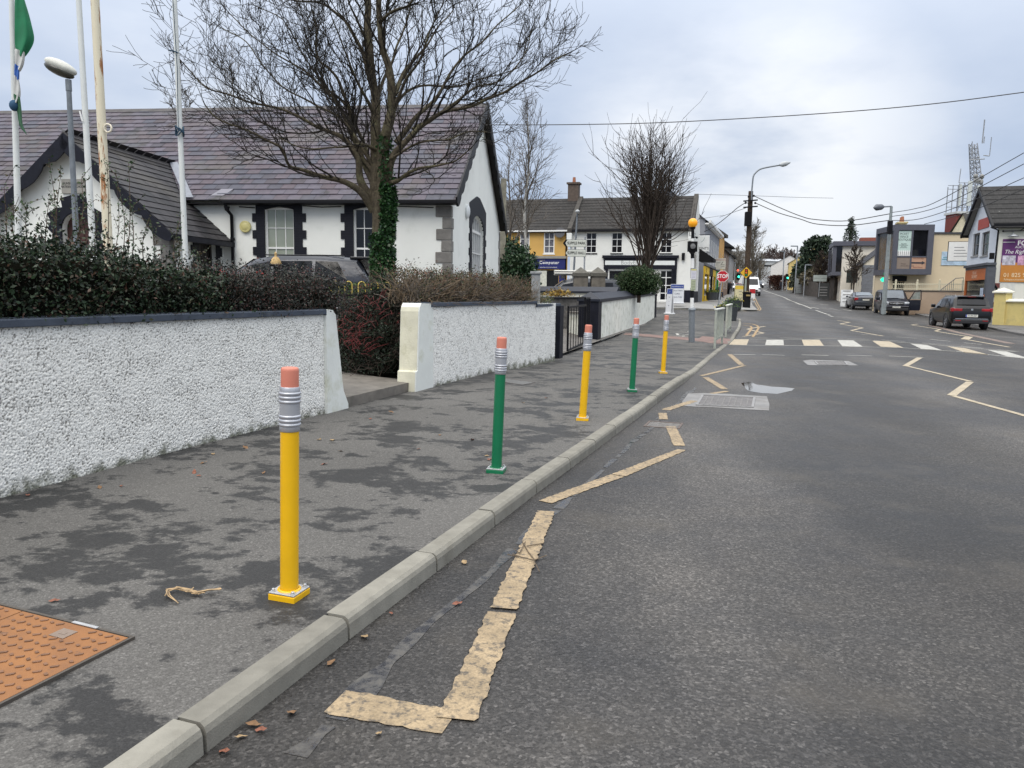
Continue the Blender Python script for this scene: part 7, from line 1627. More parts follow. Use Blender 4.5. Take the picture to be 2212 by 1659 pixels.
t = thing('projecting_sign', 'white projecting board with purple edge between the cream wall and the gabled house', 'sign', A(2078, 543, 54), CR); b = MB(); b.box(-.85, -.06, -.65, .65, .06, .65); b.build('board', plastic_w, t); b = MB(); b.box(-.88, -.05, -.68, -.851, .05, .68); b.box(-.851, -.05, .651, .65, .05, .68); b.box(-.851, -.05, -.68, .65, .05, -.651); b.build('frame', blackp, t); b = MB(); b.box(.652, -.07, -.68, .95, .07, .68); b.build('edge', M('violet_edge', (.07, .05, .18), .5), t)
b = MB()
for k in range(4): b.box(-.5, -.066, -.35 + k * .2, .4 - .1 * k, -.0605, -.31 + k * .2)
b.build('print', M('grey_print', (.2, .2, .22), .6), t)
b = MB(); b.box(.2, -.16, 2.35, 1.2, -.005, 2.75); b.build('door_sign', blackp, bt_); b = MB(); b.quad((.25, .18, 0), (1.1, .18, 0), (1.1, .18, 2.3), (.25, .18, 2.3)); b.build('door', glassd, bt_)
q = A(*c8(1815, 1322), 58.5); t = thing('pharmacy_light', 'small lit green cross light beside the boutique doorway', 'sign', q); b = MB(); b.box(-.16, -.05, -.06, .16, .05, .06); b.box(-.06, -.05, -.16, .06, .05, -.06); b.box(-.06, -.05, .06, .06, .05, .16); b.build('lamp', M('green_lamp', (.02, .75, .42), .4, emit=1.2), t); b = MB(); b.box(.161, -.03, -.03, .6, .03, .03); b.build('bracket', blackp, t)
# railings and retaining wall in front
a = A(*c9(20, 1510), 58.9); c = A(*c9(1200, 1530), 55.5); d = c - a; L = d.length; t = thing('retaining_wall', 'beige retaining wall with cream railings in front of the boutique', 'wall', (a.x, a.y, zg(a.x, a.y)), math.atan2(d.y, d.x)); zw = a.z - zg(a.x, a.y)
b = MB(); b.box(0, 0, -.3, L, .4, zw); b.build('wall_face', M('pinkish_beige_render', (.44, .33, .24), .8, var=.06, vs=1.5), t); b = MB(); b.box(-.05, -.05, zw, L, .45, zw + .07); b.build('coping', M('dark_coping', (.06, .055, .05), .7), t)
crl = M('cream_railing_paint', (.62, .57, .42), .6, var=.06); b = MB(); hr = A(*c9(400, 1385), 56).z - A(*c9(400, 1500), 56).z
b.box(0, .12, zw + hr, L, .18, zw + hr + .06); b.box(0, .13, zw + .15, L, .17, zw + .2); n = int(L / .13)
for k in range(n): x = k * .13; b.box(x - .012, .138, zw + .07, x + .012, .162, zw + hr + .12)
b.build('railing', crl, t)
for k in range(4): x = .2 + k * L / 3.2; b = MB(); b.box(x - .06, .1, zw + .07, x + .06, .2, zw + hr + .25); b.sphere((x, .15, zw + hr + .3), .07, 8, 6); b.build('rail_post', crl, t)
b = MB(); P_ = [A(*c9(*p), 51.5) for p in ((820, 1500), (1080, 1300), (1210, 1290))]; b.tube(P_, .03, 6)
for i in range(9): q = P_[0].lerp(P_[1], i / 8) if i < 8 else P_[2]; b.tube([q, Vector((q.x, q.y, P_[0].z - .1))], .018, 4)
tag(b.build('stair_rail', M('grey_handrail', (.2, .19, .17), .5)), 'grey stair handrail rising to the orange shopfront', 'handrail')
# chained bollards by the SUV
cb = []
for k, (x, y, yb_) in enumerate(((990, 372, 505), (1113, 385, 470))):
	p = G(*cA(x, yb_), .1); h = A(*cA(x, y), p.y).z - p.z; lb_ = ['black chained bollard nearer the dark van', 'black chained bollard nearer the black SUV'][k]; t = thing('chain_bollard', lb_, 'bollard', p, 0, 'chained black bollards'); b = MB(); b.lathe([(.12, 0), (.12, .15), (.09, .18), (.08, h - .25), (.1, h - .22), (.1, h - .15), (.09, h - .1), (.1, h - .04), (.05, h)], 12); b.build('post', blackp, t, True); cb.append(p + Vector((0, 0, h - .3)))
b = MB(); m_ = cb[0].lerp(cb[1], .5) - Vector((0, 0, .35)); b.tube(catmull([cb[0], m_, cb[1]], 8), .03, 5); tag(b.build('chain', M('pale_chain', (.35, .33, .3), .6)), 'sagging chain between the two black bollards', 'chain')
# grey lamp pole with wires
pb_ = G(1893, 668, .1); pb_ = A(*c8(1855, 1470), 56); pb_.z = zg(pb_.x, 56) + .1; top_ = A(*c8(1960, 105), 54.5); og = pb_
t = thing('utility_pole', 'pale grey pole with a lamp and wires in front of the boutique', 'utility pole', og); b = MB(); b.tube([Vector(), (top_ - og)], [.17, .09], 12); b.build('pole', M('pale_grey_green_pole', (.34, .38, .38), .6, var=.15, vs=6), t, True)
b = MB(); b.tube([top_ - og, A(*c8(1830, 112), 54.3) - og], .05, 8); b.build('lamp_arm', polegrey, t); a_, c_ = A(*c8(1835, 112), 54.3) - og, A(*c8(1660, 128), 54) - og; b = MB(); b.tube([a_, a_.lerp(c_, .25), a_.lerp(c_, .7), c_], [.07, .2, .22, .03], 12); b.build('lamp_head', M('dark_lamp_shell', (.10, .11, .13), .5), t, True)
b = MB(); b.box(*(A(*c8(1930, 470), 54.3) - og - Vector((.14, .14, .4))), *(A(*c8(1930, 470), 54.3) - og + Vector((.14, .1, .5)))); b.build('fittings', blackp, t); q = A(*c8(1865, 1225), 55.6) - og; b = MB(); b.lathe([(.15, q.z - .07), (.15, q.z + .07)], 12, (q.x, q.y, 0)); b.build('green_band', M('green_band', (.03, .3, .14), .6), t)
# water tower with mast behind
TX = A(*c9(1155, 560), 76); t = thing('red_tower', 'dark red tower block carrying aerials behind the gabled house', 'tower', (TX.x, 76, 1)); zt = A(*c9(1070, 205), 76).z - 1
b = MB(); b.box(-1.0, -.8, -1, .12, 1.0, zt - .2); b.build('shaft', M('dark_red_cladding', (.17, .035, .028), .7, var=.12), t); b = MB(); b.box(-1.1, -1.0, zt - .2, 1.1, 1.2, zt); b.box(.121, -.8, 0, 1.0, 1.0, zt - .21); b.build('deck', M('pale_deck', (.55, .56, .55), .7), t)
rl = M('mast_steel', (.30, .31, .33), .5, metal=.3, var=.2); b = MB(); hz = A(*cB(900, 1450), 76).z - 1
for x in (-1.0, -.5, 0, .5, 1.0):
	for y in (-.9, 1.0): b.beam((x, y, zt), (x, y, hz - (0.2 if abs(x) == 1 else 0)), .06, .06)
for z in (zt + .6, zt + 1.2, hz - .4, hz - .05):
	for y in (-.9, 1.0): b.beam((-1.0, y, z), (1.0, y, z), .05, .05)
for x, x2 in ((-1, -.5), (-.5, 0), (0, .5), (.5, 1)): b.beam((x, -.9, zt), (x2, -.9, zt + 1.3), .04, .04); b.beam((x2, -.9, zt + 1.3), (x, -.9, hz), .04, .04)
b.build('cage', rl, t); b = MB(); b.box(-.2, -1.1, zt + .5, .15, -.95, hz + .1); b.box(-.98, -1.1, zt + .5, -.82, -.95, hz - .2); b.box(.7, -1.1, zt + .6, .9, -.95, hz - .3); b.build('panel_antenna', M('pale_antenna', (.55, .58, .56), .6), t)
mx = A(*cB(1400, 1450), 76).x - TX.x; m0 = zt + .2; m1 = A(*cB(1430, 700), 76).z - 1; b = MB(); mt2 = A(*cB(1430, 700), 76).x - TX.x - .9
def mp(x, y, z): s = (z - m0) / (m1 - m0); w = .42 - .17 * s; return Vector((mx + (mt2 - mx) * s + x * w, y * w, z))
nS = 14
for i in range(nS):
	za, zc = m0 + (m1 - m0) * i / nS, m0 + (m1 - m0) * (i + 1) / nS
	for (x, y), (x2, y2) in (((-1, -1), (1, -1)), ((1, -1), (1, 1)), ((1, 1), (-1, 1)), ((-1, 1), (-1, -1))): b.beam(mp(x, y, za), mp(x, y, zc), .07, .07); b.beam(mp(x, y, za), mp(x2, y2, zc), .045, .045); b.beam(mp(x, y, za), mp(x2, y2, za), .045, .045)
b.build('mast', rl, t); b = MB()
og = Vector((TX.x, 76, 1))
def ap(x, y): return A(*cB(x, y), 75.5) - og
for a_, c_, r_ in (((1425, 690), (1470, 245), .06), ((1455, 690), (1470, 565), .04), ((1210, 1005), (1238, 655), .04), ((1180, 1008), (1470, 985), .05), ((1450, 920), (1560, 930), .05), ((1562, 930), (1600, 575), .04), ((1320, 950), (1380, 945), .04), ((1328, 950), (1340, 730), .02), ((1270, 1118), (1350, 1118), .03), ((1278, 1200), (1280, 1030), .02), ((985, 1440), (1022, 1170), .04)): b.tube([ap(*a_), ap(*c_)], r_, 5)
b.build('aerials', rl, t); b = MB(); b.sphere(ap(1320, 1390), .32, 12, 8, (1, .5, 1)); b.sphere(ap(1420, 1320), .3, 12, 8, (.7, .6, .8)); b.sphere(ap(1300, 1310), .22, 10, 7); b.sphere(ap(1410, 1420), .28, 10, 7, (.6, .6, 1)); b.build('dish_cluster', M('grey_dish', (.25, .25, .24), .6, var=.4, vs=4), t, True)
q = A(*c9(1150, 545), 68); t = thing('gabled_annex', 'pale yellow gable with dark roof behind the boutique', 'building', (q.x, q.y, 1), R(-50)); h = q.z - 1; zr_ = A(*c9(1190, 235), 68).z - 1; wA = (A(*c9(1280, 545), 68).x - A(*c9(1010, 545), 68).x) / 2; b = MB(); b.face([(-wA, 0, 0), (wA, 0, 0), (wA, 0, h), (.15, 0, zr_), (-wA, 0, h)]); b.build('gable_wall', M('pale_yellow_render', (.62, .57, .42), .8), t); b = MB(); b.quad((-wA - .3, -.2, h - .3), (.15, -.2, zr_ + .1), (.15, 6, zr_ + .1), (-wA - .3, 6, h - .3)); b.quad((.15, -.2, zr_ + .1), (wA + .3, -.2, h - .3), (wA + .3, 6, h - .3), (.15, 6, zr_ + .1)); b.build('roof', M('dark_roof', (.05, .045, .04), .8), t)
# houses along the street on the right
def st_house(name, label, near, W_, D, ez, h, wallm, roofm, nwin, base_z=None, side_ops=(), zb=-.6, pane=glassd, two=True, chim=None):
	o = Vector((near.x, near.y, 0)) - UR * W_; o.z = base_z if base_z is not None else zg(near.x, near.y) + .1; t = thing(name, label, 'building', o, RR)
	ops = []
	for k in range(nwin): x = W_ * (k + .5) / nwin; ops += [(x - .4, .8, x + .4, 2.2)] + ([(x - .4, ez - 1.9, x + .4, ez - .5)] if two else [])
	b = MB(); b.wall(W_, ez, ops, .12, 0, zb)
	for s in ('left', 'right'):
		b.T = face_T(s, W_, D); b.wall(D, ez, side_ops if s == 'right' else (), .1, 0, zb)
		if h: b.face([(0, 0, ez), (D, 0, ez), (D / 2, 0, ez + h)])
	b.build('wall', wallm, t); b = MB()
	if h: roof_x(b, -.15, W_ + .15, D, ez, ez + h, .25, 8)
	else: b.box(-.1, -.1, ez, W_ + .1, D, ez + .2)
	b.build('roof', roofm, t)
	for o_ in ops: sash(t, None, *o_, .1, 1, 2, pane, .08, .04)
	if chim: 
		b = MB(); x, hh = chim; b.box(x - .7, D / 2 - .35, ez + h - .4, x + .7, D / 2 + .35, ez + h + hh); b.box(x - .8, D / 2 - .45, ez + h + hh, x + .8, D / 2 + .45, ez + h + hh + .15); c = b.build('chimney', M('pale_yellow_stack', (.52, .44, .24), .8, var=.08), t)
		for dx in (-.35, .4): b = MB(); b.lathe([(.16, ez + h + hh + .15), (.12, ez + h + hh + .65)], 8, (x + dx, D / 2, 0)); b.build('chimney_pot', M('terracotta', (.33, .13, .07)), c)
	return t, W_, o
nr = A(*c8(1468, 1540), 74); t, W_, o = st_house('old_house', 'old cream house with steep dark slate roof and grey corner stones', nr, 13, 6.2, A(*c8(1468, 1050), 74).z - zg(nr.x, 74) - .1, 2.7, M('old_cream_render', (.66, .60, .48), .8, var=.05), m_sl3, 6, chim=(12.2, 1.0))
ezO = A(*c8(1468, 1050), 74).z - zg(nr.x, 74) - .1; b = MB()
for k in range(int(ezO / .38)): z = k * .38; b.box(W_ - (.55 if k % 2 else .35), -.05, z + .01, W_ + .05, .9, z + .37)
b.build('quoins', M('blue_grey_quoin', (.16, .17, .19), .8), t); b = MB(); b.tube([(W_ + .06, 1.5, ezO - .1), (W_ + .06, 1.1, ezO - .6), (W_ + .06, 1.1, 0)], .06, 6); b.build('downpipe', blackp, t)
q = A(*c8(1305, 1265), 72); t2_ = thing('hanging_board', 'dark square advertising board standing in front of the old cream house', 'sign', (q.x, q.y, zg(q.x, q.y)), R(-60)); zq = q.z - zg(q.x, q.y); b = MB(); b.box(-.55, -.04, zq - .6, .55, .04, zq + .57); b.build('board', M('dark_green_board', (.03, .04, .035), .5, var=.4, vs=2), t2_); b = MB(); b.box(-.05, -.02, 0, .05, .02, zq - .6); b.build('post', blackp, t2_)
nr = A(*c8(1110, 1400), 88); t, W_, o = st_house('modern_building', 'modern cream building with dark glass corner frame', nr, 8, 9, A(*c8(1300, 770), 88).z - zg(nr.x, 88) - .1, 0, M('modern_cream_render', (.68, .64, .56), .8, var=.03), M('dark_grey_cladding', (.085, .088, .11)), 3)
ezM = A(*c8(1300, 770), 88).z - zg(nr.x, 88) - .1; zf0 = A(*c8(1050, 1250), 88).z - o.z; zf1 = A(*c8(1050, 685), 88).z - o.z
b = MB(); b.box(1.0, -1.0, zf1 - .5, W_ + .4, 6, zf1); b.box(1.0, -1.0, zf0, W_ + .2, 0, zf0 + .4); b.box(W_ - .2, -1.0, zf0 + .4, W_ + .2, -.6, zf1 - .5); b.box(1.0, -1.0, zf0 + .4, 1.4, -.6, zf1 - .5); b.box(4.2, -.95, zf0 + .4, 4.4, -.7, zf1 - .5); fr_ = b.build('glass_frame', gr_, t); b = MB(); b.box(1.4, -.9, zf0 + .4, W_ - .2, -.85, zf1 - .5); b.box(W_ + .0, -.6, zf0 + .4, W_ + .05, -.01, zf1 - .5); b.build('glass', glassd, fr_)
b = MB(); b.box(W_ - 4, 2, zf1, W_ - 2, 4, zf1 + .55); b.build('roof_box', M('red_brown_stack', (.24, .075, .05), .8), t)
nr = A(*c8(855, 1250), 108); st_house('grey_house', 'grey rendered two-storey house with slate roof behind the stone wall', nr, 9, 7, A(*c8(855, 955), 108).z - zg(nr.x, 108) - .1, 2.0, M('cold_grey_render', (.30, .31, .32), .85, var=.1), m_sl3, 4)
# stone wall, small signs, bins
a = G(*c8(345, 1495)); a = A(*c8(350, 1490), 128); c = A(*c8(1000, 1600), 92); a.z = zg(a.x, 128); d = Vector((c.x - a.x, c.y - a.y, 0)); L = d.length; t = thing('stone_wall', 'dark rubble stone wall along the far right pavement', 'wall', a, math.atan2(d.y, d.x)); h = 2.6
zc_ = zg(c.x, c.y) - a.z; b = MB(); ids = [b.pt(v) for v in ((0, 0, -.5), (L, 0, zc_ - .5), (L, .5, zc_ - .5), (0, .5, -.5), (0, 0, h), (L, 0, zc_ + h), (L, .5, zc_ + h), (0, .5, h))]
for f in ((0,1,5,4),(1,2,6,5),(2,3,7,6),(3,0,4,7),(4,5,6,7)): b.idx([ids[i] for i in f])
b.build('wall_face', M('rubble_stone', (.085, .07, .058), .9, var=.5, vs=2.2, bmp=.8, bs=4), t)
for x, y, Y, w, hh, lb_, nm, ct, col in ((835, 1510, 93, 1.3, 1.9, 'black chalkboard sandwich board by the stone wall', 'sandwich_board', 'sign', (.025, .027, .027)), (435, 1460, 120, 1.1, 2.3, 'pale grey street cabinet at the end of the stone wall', 'street_cabinet', 'cabinet', (.2, .22, .22)), (1215, 1640, 70, 1.0, 1.5, 'white display stand on the pavement beside the parked saloon', 'display_stand', 'stand', (.6, .62, .63))):
	p = A(*c8(x, y), Y); p.z = zg(p.x, Y) + .1; t = thing(nm, lb_, ct, p, CR); b = MB(); b.prism([(-.3, 0), (-.26, 0), (.02, hh), (-.02, hh)], -w / 2, w / 2, 'x'); b.prism([(.26, 0), (.3, 0), (.02, hh - .01), (-.0, hh - .01)], -w / 2, w / 2, 'x'); b.build('panel', M('stand_' + nm, col, .6, var=.2), t)
	b = MB()
	for k in range(4): z = .4 + k * .32; y_ = -.3 + .28 * z / hh - .012; b.box(-w * .35, y_ - .01, z, w * .3, y_, z + .07)
	b.build('print', M('stand_print', (.3, .3, .3), .6), t)
p = G(*c8(745, 1640), .1); t = thing('road_sign', 'grey backed twin sign plate on a thin pole at the right kerb', 'road sign', p); h = A(*c8(768, 1245), p.y).z - p.z; h0 = A(*c8(768, 1350), p.y).z - p.z; b = MB(); b.tube([(0, 0, 0), (.1, 0, h)], .05, 8); b.build('pole', steel, t); b = MB(); b.box(-.75, -.06, h0, .85, -.03, (h + h0) / 2 - .03); b.box(-.75, -.06, (h + h0) / 2, .85, -.03, h); b.build('sign_back', M('pale_sign_back', (.42, .47, .45), .5), t)
def far_lamp(lb_, base, top, Y, arm, thick=.1):
	p = A(*base, Y); p.z = zg(p.x, Y); q = A(*top, Y) - p; t = thing('street_lamp', lb_, 'street lamp', p, 0, 'distant street lamps'); b = MB(); b.tube([Vector(), q], thick, 8); b.build('pole', steel, t); b = MB(); b.box(min(0, arm) + q.x, q.y - .15, q.z, max(0, arm) + q.x, q.y + .15, q.z + .15); b.build('head', polegrey, t)
far_lamp('tall distant street lamp in front of the dark evergreens', c8(370, 1250), c8(403, 775), 118, -1.0); far_lamp('thin distant street lamp left of the yellow house', c8(155, 1350), c8(183, 860), 140, -.8); far_lamp('short lamp with angled head in front of the stone wall', c8(510, 1420), c8(532, 1085), 105, .9, .08); far_lamp('thin lamp column behind the white van', c7(1330, 760), c7(1350, 400), 150, .5, .08); far_lamp('thin pole left of the far traffic signal', c7(860, 720), c7(868, 480), 130, -.4, .07)
def signal(lb_, base, top, Y, lamp, red=None):
	p = A(*base, Y); p.z = zg(p.x, Y); t = thing('traffic_signal', lb_, 'traffic light', p, 0, 'traffic signals'); q = A(*top, Y) - p; b = MB(); b.tube([Vector(), q], .07, 8); b.build('pole', steel, t); b = MB(); b.box(q.x - .22, -.15, q.z - 1.0, q.x + .22, .15, q.z); b.build('housing', blackm, t)
	l = A(*lamp, Y) - p; b = MB(); b.T = Matrix.Translation((l.x, -.17, l.z)) @ Matrix.Rotation(R(90), 4, 'X'); b.lathe([(.17, 0), (.14, .04), (0, .06)], 14, cap=False); b.build('green_lamp', M('signal_green', (.05, 1.0, .62), .4, emit=2.2), t)
	if red: l = A(*red, Y) - p; b = MB(); b.sphere((l.x, -.1, l.z), .15, 10, 7); b.build('red_lamp', M('signal_red', (1.0, .09, .04), .4, emit=2.0), t)
signal('green traffic signal on the far right pavement', c7(1935, 1040), c7(1945, 705), 138, c7(1950, 787)); signal('far traffic signal left of the white van', c7(920, 1020), c7(935, 690), 118, c7(935, 762), c7(920, 630))
# far end of the street
def simple_house(name, label, pc, Y, w, ez, h, D, rz, wm_, rm_, ops=()):
	t = thing(name, label, 'building', (pc[0], Y, pc[1]), rz); b = MB(); b.T = Matrix.Translation((-w / 2, 0, 0)); b.wall(w, ez, ops, .12, 0, -1)
	for s in ('left', 'right'): b.T = Matrix.Translation((-w / 2, 0, 0)) @ face_T(s, w, D); b.wall(D, ez, (), .1, 0, -1); b.face([(0, 0, ez), (D, 0, ez), (D / 2, 0, ez + h)])
	b.build('wall', wm_, t); b = MB(); b.T = Matrix.Translation((-w / 2, 0, 0)); roof_x(b, -.2, w + .2, D, ez, ez + h, .3, 6); b.build('roof', rm_, t)
	for o_ in ops: sash(t, Matrix.Translation((-w / 2, 0, 0)), *o_, .1, 1, 1, glassd, .08)
	return t
p = A(*c7(870, 900), 165); simple_house('bungalow', 'far white house with dark windows at the end of the street', (p.x, zg(p.x, 165)), 165, 6.2, 5.0, 2.8, 7, 0, M('far_white_render', (.66, .65, .64), .8), M('far_grey_roof', (.10, .10, .10), .8), [(.6, 1.4, 3.2, 3.2), (1.2, 3.9, 2.2, 4.4), (4.2, 3.9, 5.0, 4.4)])
p = A(*c7(1400, 640), 230); t = simple_house('long_shed', 'long pale flat-roofed block far behind the utility pole', (p.x, zg(p.x, 230)), 230, 14, 7, .8, 9, 0, M('far_pale_render', (.45, .46, .46), .8), M('far_pale_roof', (.55, .57, .6), .5), [(1, 5.2, 12, 5.9)])
nr = A(*c7(1680, 930), 150); st_house('white_shop', 'far narrow white shop on the right of the street', A(*c7(1590, 930), 158), 9, 7, 4.6, 2.0, M('far_white_render', (.66, .65, .64)), M('far_grey_roof', (.10, .10, .10)), 3)
t, W_, o = st_house('yellow_house', 'distant yellow gabled house covered by red-brown creeper', A(*c7(1960, 900), 148), 8, 9.0, 5.0, 3.0, M('distant_yellow_render', (.60, .46, .18), .8), M('far_grey_roof', (.10, .10, .10)), 2)
r = np.random.default_rng(6); Q = [A(1695 - 40 + r.normal(26, 9) , 596 + abs(r.normal(0, 14)) , 143 + r.random()) for k in range(6000)]; Q = [q for q in Q if q.z > zg(q.x, q.y)]
t = thing('creeper_bush', 'dark red-brown creeper mass by the distant yellow house', 'bush'); leaves('foliage', Q, .27, leafmat('red_brown_creeper', ((0, (.03, .012, .010)), (.6, (.075, .03, .022)), (1, (.12, .06, .035)))), t, 3, .1); b = MB(); b.tube([A(1685, 622, 143.5), A(1687, 600, 143.5)], .15, 5); b.build('stem', stemb, t)
nr = None
def far_bush(name, label, x0, x1, yt, yb, Y, n, size, mat, seed, cat='bush', prof=None):
	t = thing(name, label, cat); r = np.random.default_rng(seed); Q = []
	cx, hw = (x0 + x1) / 2, (x1 - x0) / 2
	while len(Q) < n:
		x = r.uniform(x0, x1); u = (x - cx) / hw; top = yb + (yt - yb) * (math.sqrt(max(0, 1 - u * u)) ** .7) * (1 + .25 * mnoise.noise(Vector((x / 7, seed, 0))))
		y = top + (yb - top) * r.random() ** 1.3
		if mnoise.noise(Vector((x / 6, y / 6, seed * 3))) < -.35: continue
		Q.append(A(x, y, Y + r.normal(0, (x1 - x0) * .008 * Y / 20)))
	leaves('foliage', Q, size, mat, t, seed, .3); b = MB(); p = A(cx, yb, Y); b.tube([Vector((p.x, p.y, zg(p.x, Y))), A(cx, (yt + yb) / 2, Y)], [.35, .15], 6); b.build('trunk', dk, t); return t
evg = leafmat('dark_evergreen', ((0, (.007, .014, .008)), (.6, (.018, .036, .018)), (1, (.045, .07, .035))), .6)
def pine():
	t = thing('pine_tree', 'big dark evergreen with gaps showing sky behind the grey house', 'tree'); r = np.random.default_rng(5); Q = []
	for x, y, rx_, ry_, n in ((1765, 520, 17, 9, 800), (1785, 517, 9, 6, 350), (1748, 530, 12, 9, 550), (1775, 535, 16, 8, 650), (1740, 545, 10, 11, 500), (1760, 552, 13, 9, 500), (1782, 550, 12, 7, 420), (1738, 562, 9, 9, 400), (1752, 572, 12, 10, 450), (1775, 568, 8, 5, 180), (1790, 527, 5, 3, 100), (1735, 580, 8, 10, 300)):
		for k in range(int(n * .62)): a = r.uniform(0, 6.28); q = r.random() ** .5; Q.append(A(x + rx_ * q * math.cos(a), y + ry_ * q * math.sin(a), 128 + r.normal(0, 1.2)))
	leaves('foliage', Q, .5, evg, t, 5, .2); b = MB(); b.tube([A(1757, 610, 128), A(1762, 560, 128), A(1768, 525, 128)], [.35, .25, .1], 7)
	for a_, c_ in (((1760, 570), (1778, 550)), ((1761, 560), (1742, 545)), ((1764, 545), (1785, 530)), ((1760, 580), (1740, 568))): b.tube([A(*a_, 128), A(*c_, 128)], [.18, .06], 5)
	b.build('trunk', dk, t)
pine()
def spruce():
	t = thing('conifer', 'lopsided dark conifer rising behind the modern cream building', 'tree'); r = random.Random(3); b = MB(); b.tube([A(*c8(1275, 700), 100), A(*c8(1295, 420), 100), A(*c8(1300, 300), 100), A(*c8(1315, 275), 100), A(*c8(1350, 285), 100)], [.25, .16, .08, .06, .03], 6); b.build('trunk', dk, t); Q = []
	for k in range(17):
		y = 330 + k * 21; w = 18 + (y - 330) * .42; 
		for s in (-1, 1):
			ww = w * r.uniform(.7, 1.15) * (1.15 if s > 0 and k < 12 else 1)
			for j in range(20): u = r.random(); Q.append(A(*c8(1295 - (y - 330) * .06 + s * ww * u, y + u * ww * .30 + r.gauss(0, 2.6) + 8 * u * (1 - u)), 100 + r.gauss(0, .5) * (1 - u)))
	leaves('foliage', Q, .34, evg, t, 3, -.1, aspect=.35)
spruce()
far_bush('shrub', 'brown-green winter shrubs above the far stone wall', 1728, 1800, 584, 612, 118, 2600, .45, leafmat('olive_brown_shrub', ((0, (.03, .026, .015)), (.6, (.07, .058, .03)), (1, (.10, .085, .045)))), 8)
far_bush('shrub', 'dark green shrubs left of the big evergreen', 1712, 1748, 566, 614, 134, 2200, .55, evg, 9)
far_bush('shrub', 'low dark shrub at the near end of the far stone wall', 1706, 1728, 596, 620, 126, 900, .4, leafmat('dark_olive_leaf', ((0, (.012, .016, .010)), (1, (.05, .06, .03)))), 10)
p = A(*c8(840, 1400), 96); bare_tree('bare_tree', 'small bare street tree before the grey house', (p.x, 96, zg(p.x, 96)), A(*c8(840, 1060), 96).z - zg(p.x, 96) + .5, .2, dk, 23, .2, .55, .5, 40, 2, 5, .03)
p = A(*c8(1330, 1560), 71); bare_tree('bare_tree', 'thin bare street tree in front of the old cream house', (p.x, 71, zg(p.x, 71)), 5.2, .1, dk, 24, .35, .4, .6, 30, 2, 4, .02)
for k, (x, yt, Y, lb_, w) in enumerate(((1592, 545, 145, 'tall bare tree left of the utility pole', .5), (1622, 497, 120, 'tall bare tree behind the utility pole with upright branches', .45), (1575, 565, 150, 'bushy bare tree at the left end of the far street', .5), (1640, 560, 170, 'bare tree right of the utility pole', .5), (1668, 543, 235, 'reddish bare wood tree above the pale block', .5), (1682, 550, 240, 'reddish bare wood tree behind the first', .5), (1655, 548, 238, 'reddish bare wood tree left of the lamp', .5), (1700, 548, 240, 'reddish bare wood tree near the tall lamp', .5), (1712, 552, 236, 'reddish bare wood tree beside the dark shrubs', .5), (1690, 545, 250, 'reddish bare wood tree furthest back', .5), (1646, 553, 250, 'reddish bare wood tree over the shed roof', .5))):
	p = A(x, 620, Y); z = zg(p.x, Y); H = A(x, yt, Y).z - z
	bare_tree('bare_tree', lb_, (p.x, Y, z), H, .3, bark('pale_bare_crown', (.17, .15, .12), .3) if k < 4 else bark('reddish_bare_crown', (.095, .07, .062), .3), 40 + k, .12, w, .55 if k != 1 else .78, 44, 2, 4, .024 if k < 4 else .05, group='bare trees at the end of the street')
b = MB(); t = thing('dark_house', 'dark gabled shop front with lantern beyond the ochre building', 'building', A(1573, 628, 118), SR); b.box(-2, 0, -1, 5, 6, 6.5); b.build('wall', M('dark_brown_front', (.05, .038, .03), .8, var=.3), t); b = MB(); b.prism([(-.6, 6.5), (3, 9), (6.6, 6.5)], -2.3, 5.3, 'x'); b.build('roof', m_sl3, t); b = MB(); b.box(-1.5, -.05, 0, 4.5, .0, 2.4); b.build('shop_window', glassd, t)
b = MB(); p = G(*c7(690, 1125), .15); t = thing('litter_bin', 'black rectangular litter bin on the far pavement', 'bin', p); b.box(-.35, -.3, 0, .35, .3, 1.45); b.build('body', blackm, t, bevel=.03); b = MB(); b.box(-.38, -.33, 1.45, .38, .33, 1.6); b.build('lid', M('dark_grey_lid', (.05, .05, .055), .6), t)
for k, (x, y, lb_) in enumerate(((375, 1245, 'dark plant tub against the shop row, nearer one'), (465, 1240, 'dark plant tub beside the seated person'))):
	p = A(*c7(x, y), 70 + 3 * k); planter(lb_, p, 1.0, .7, 0, seed=20 + k)
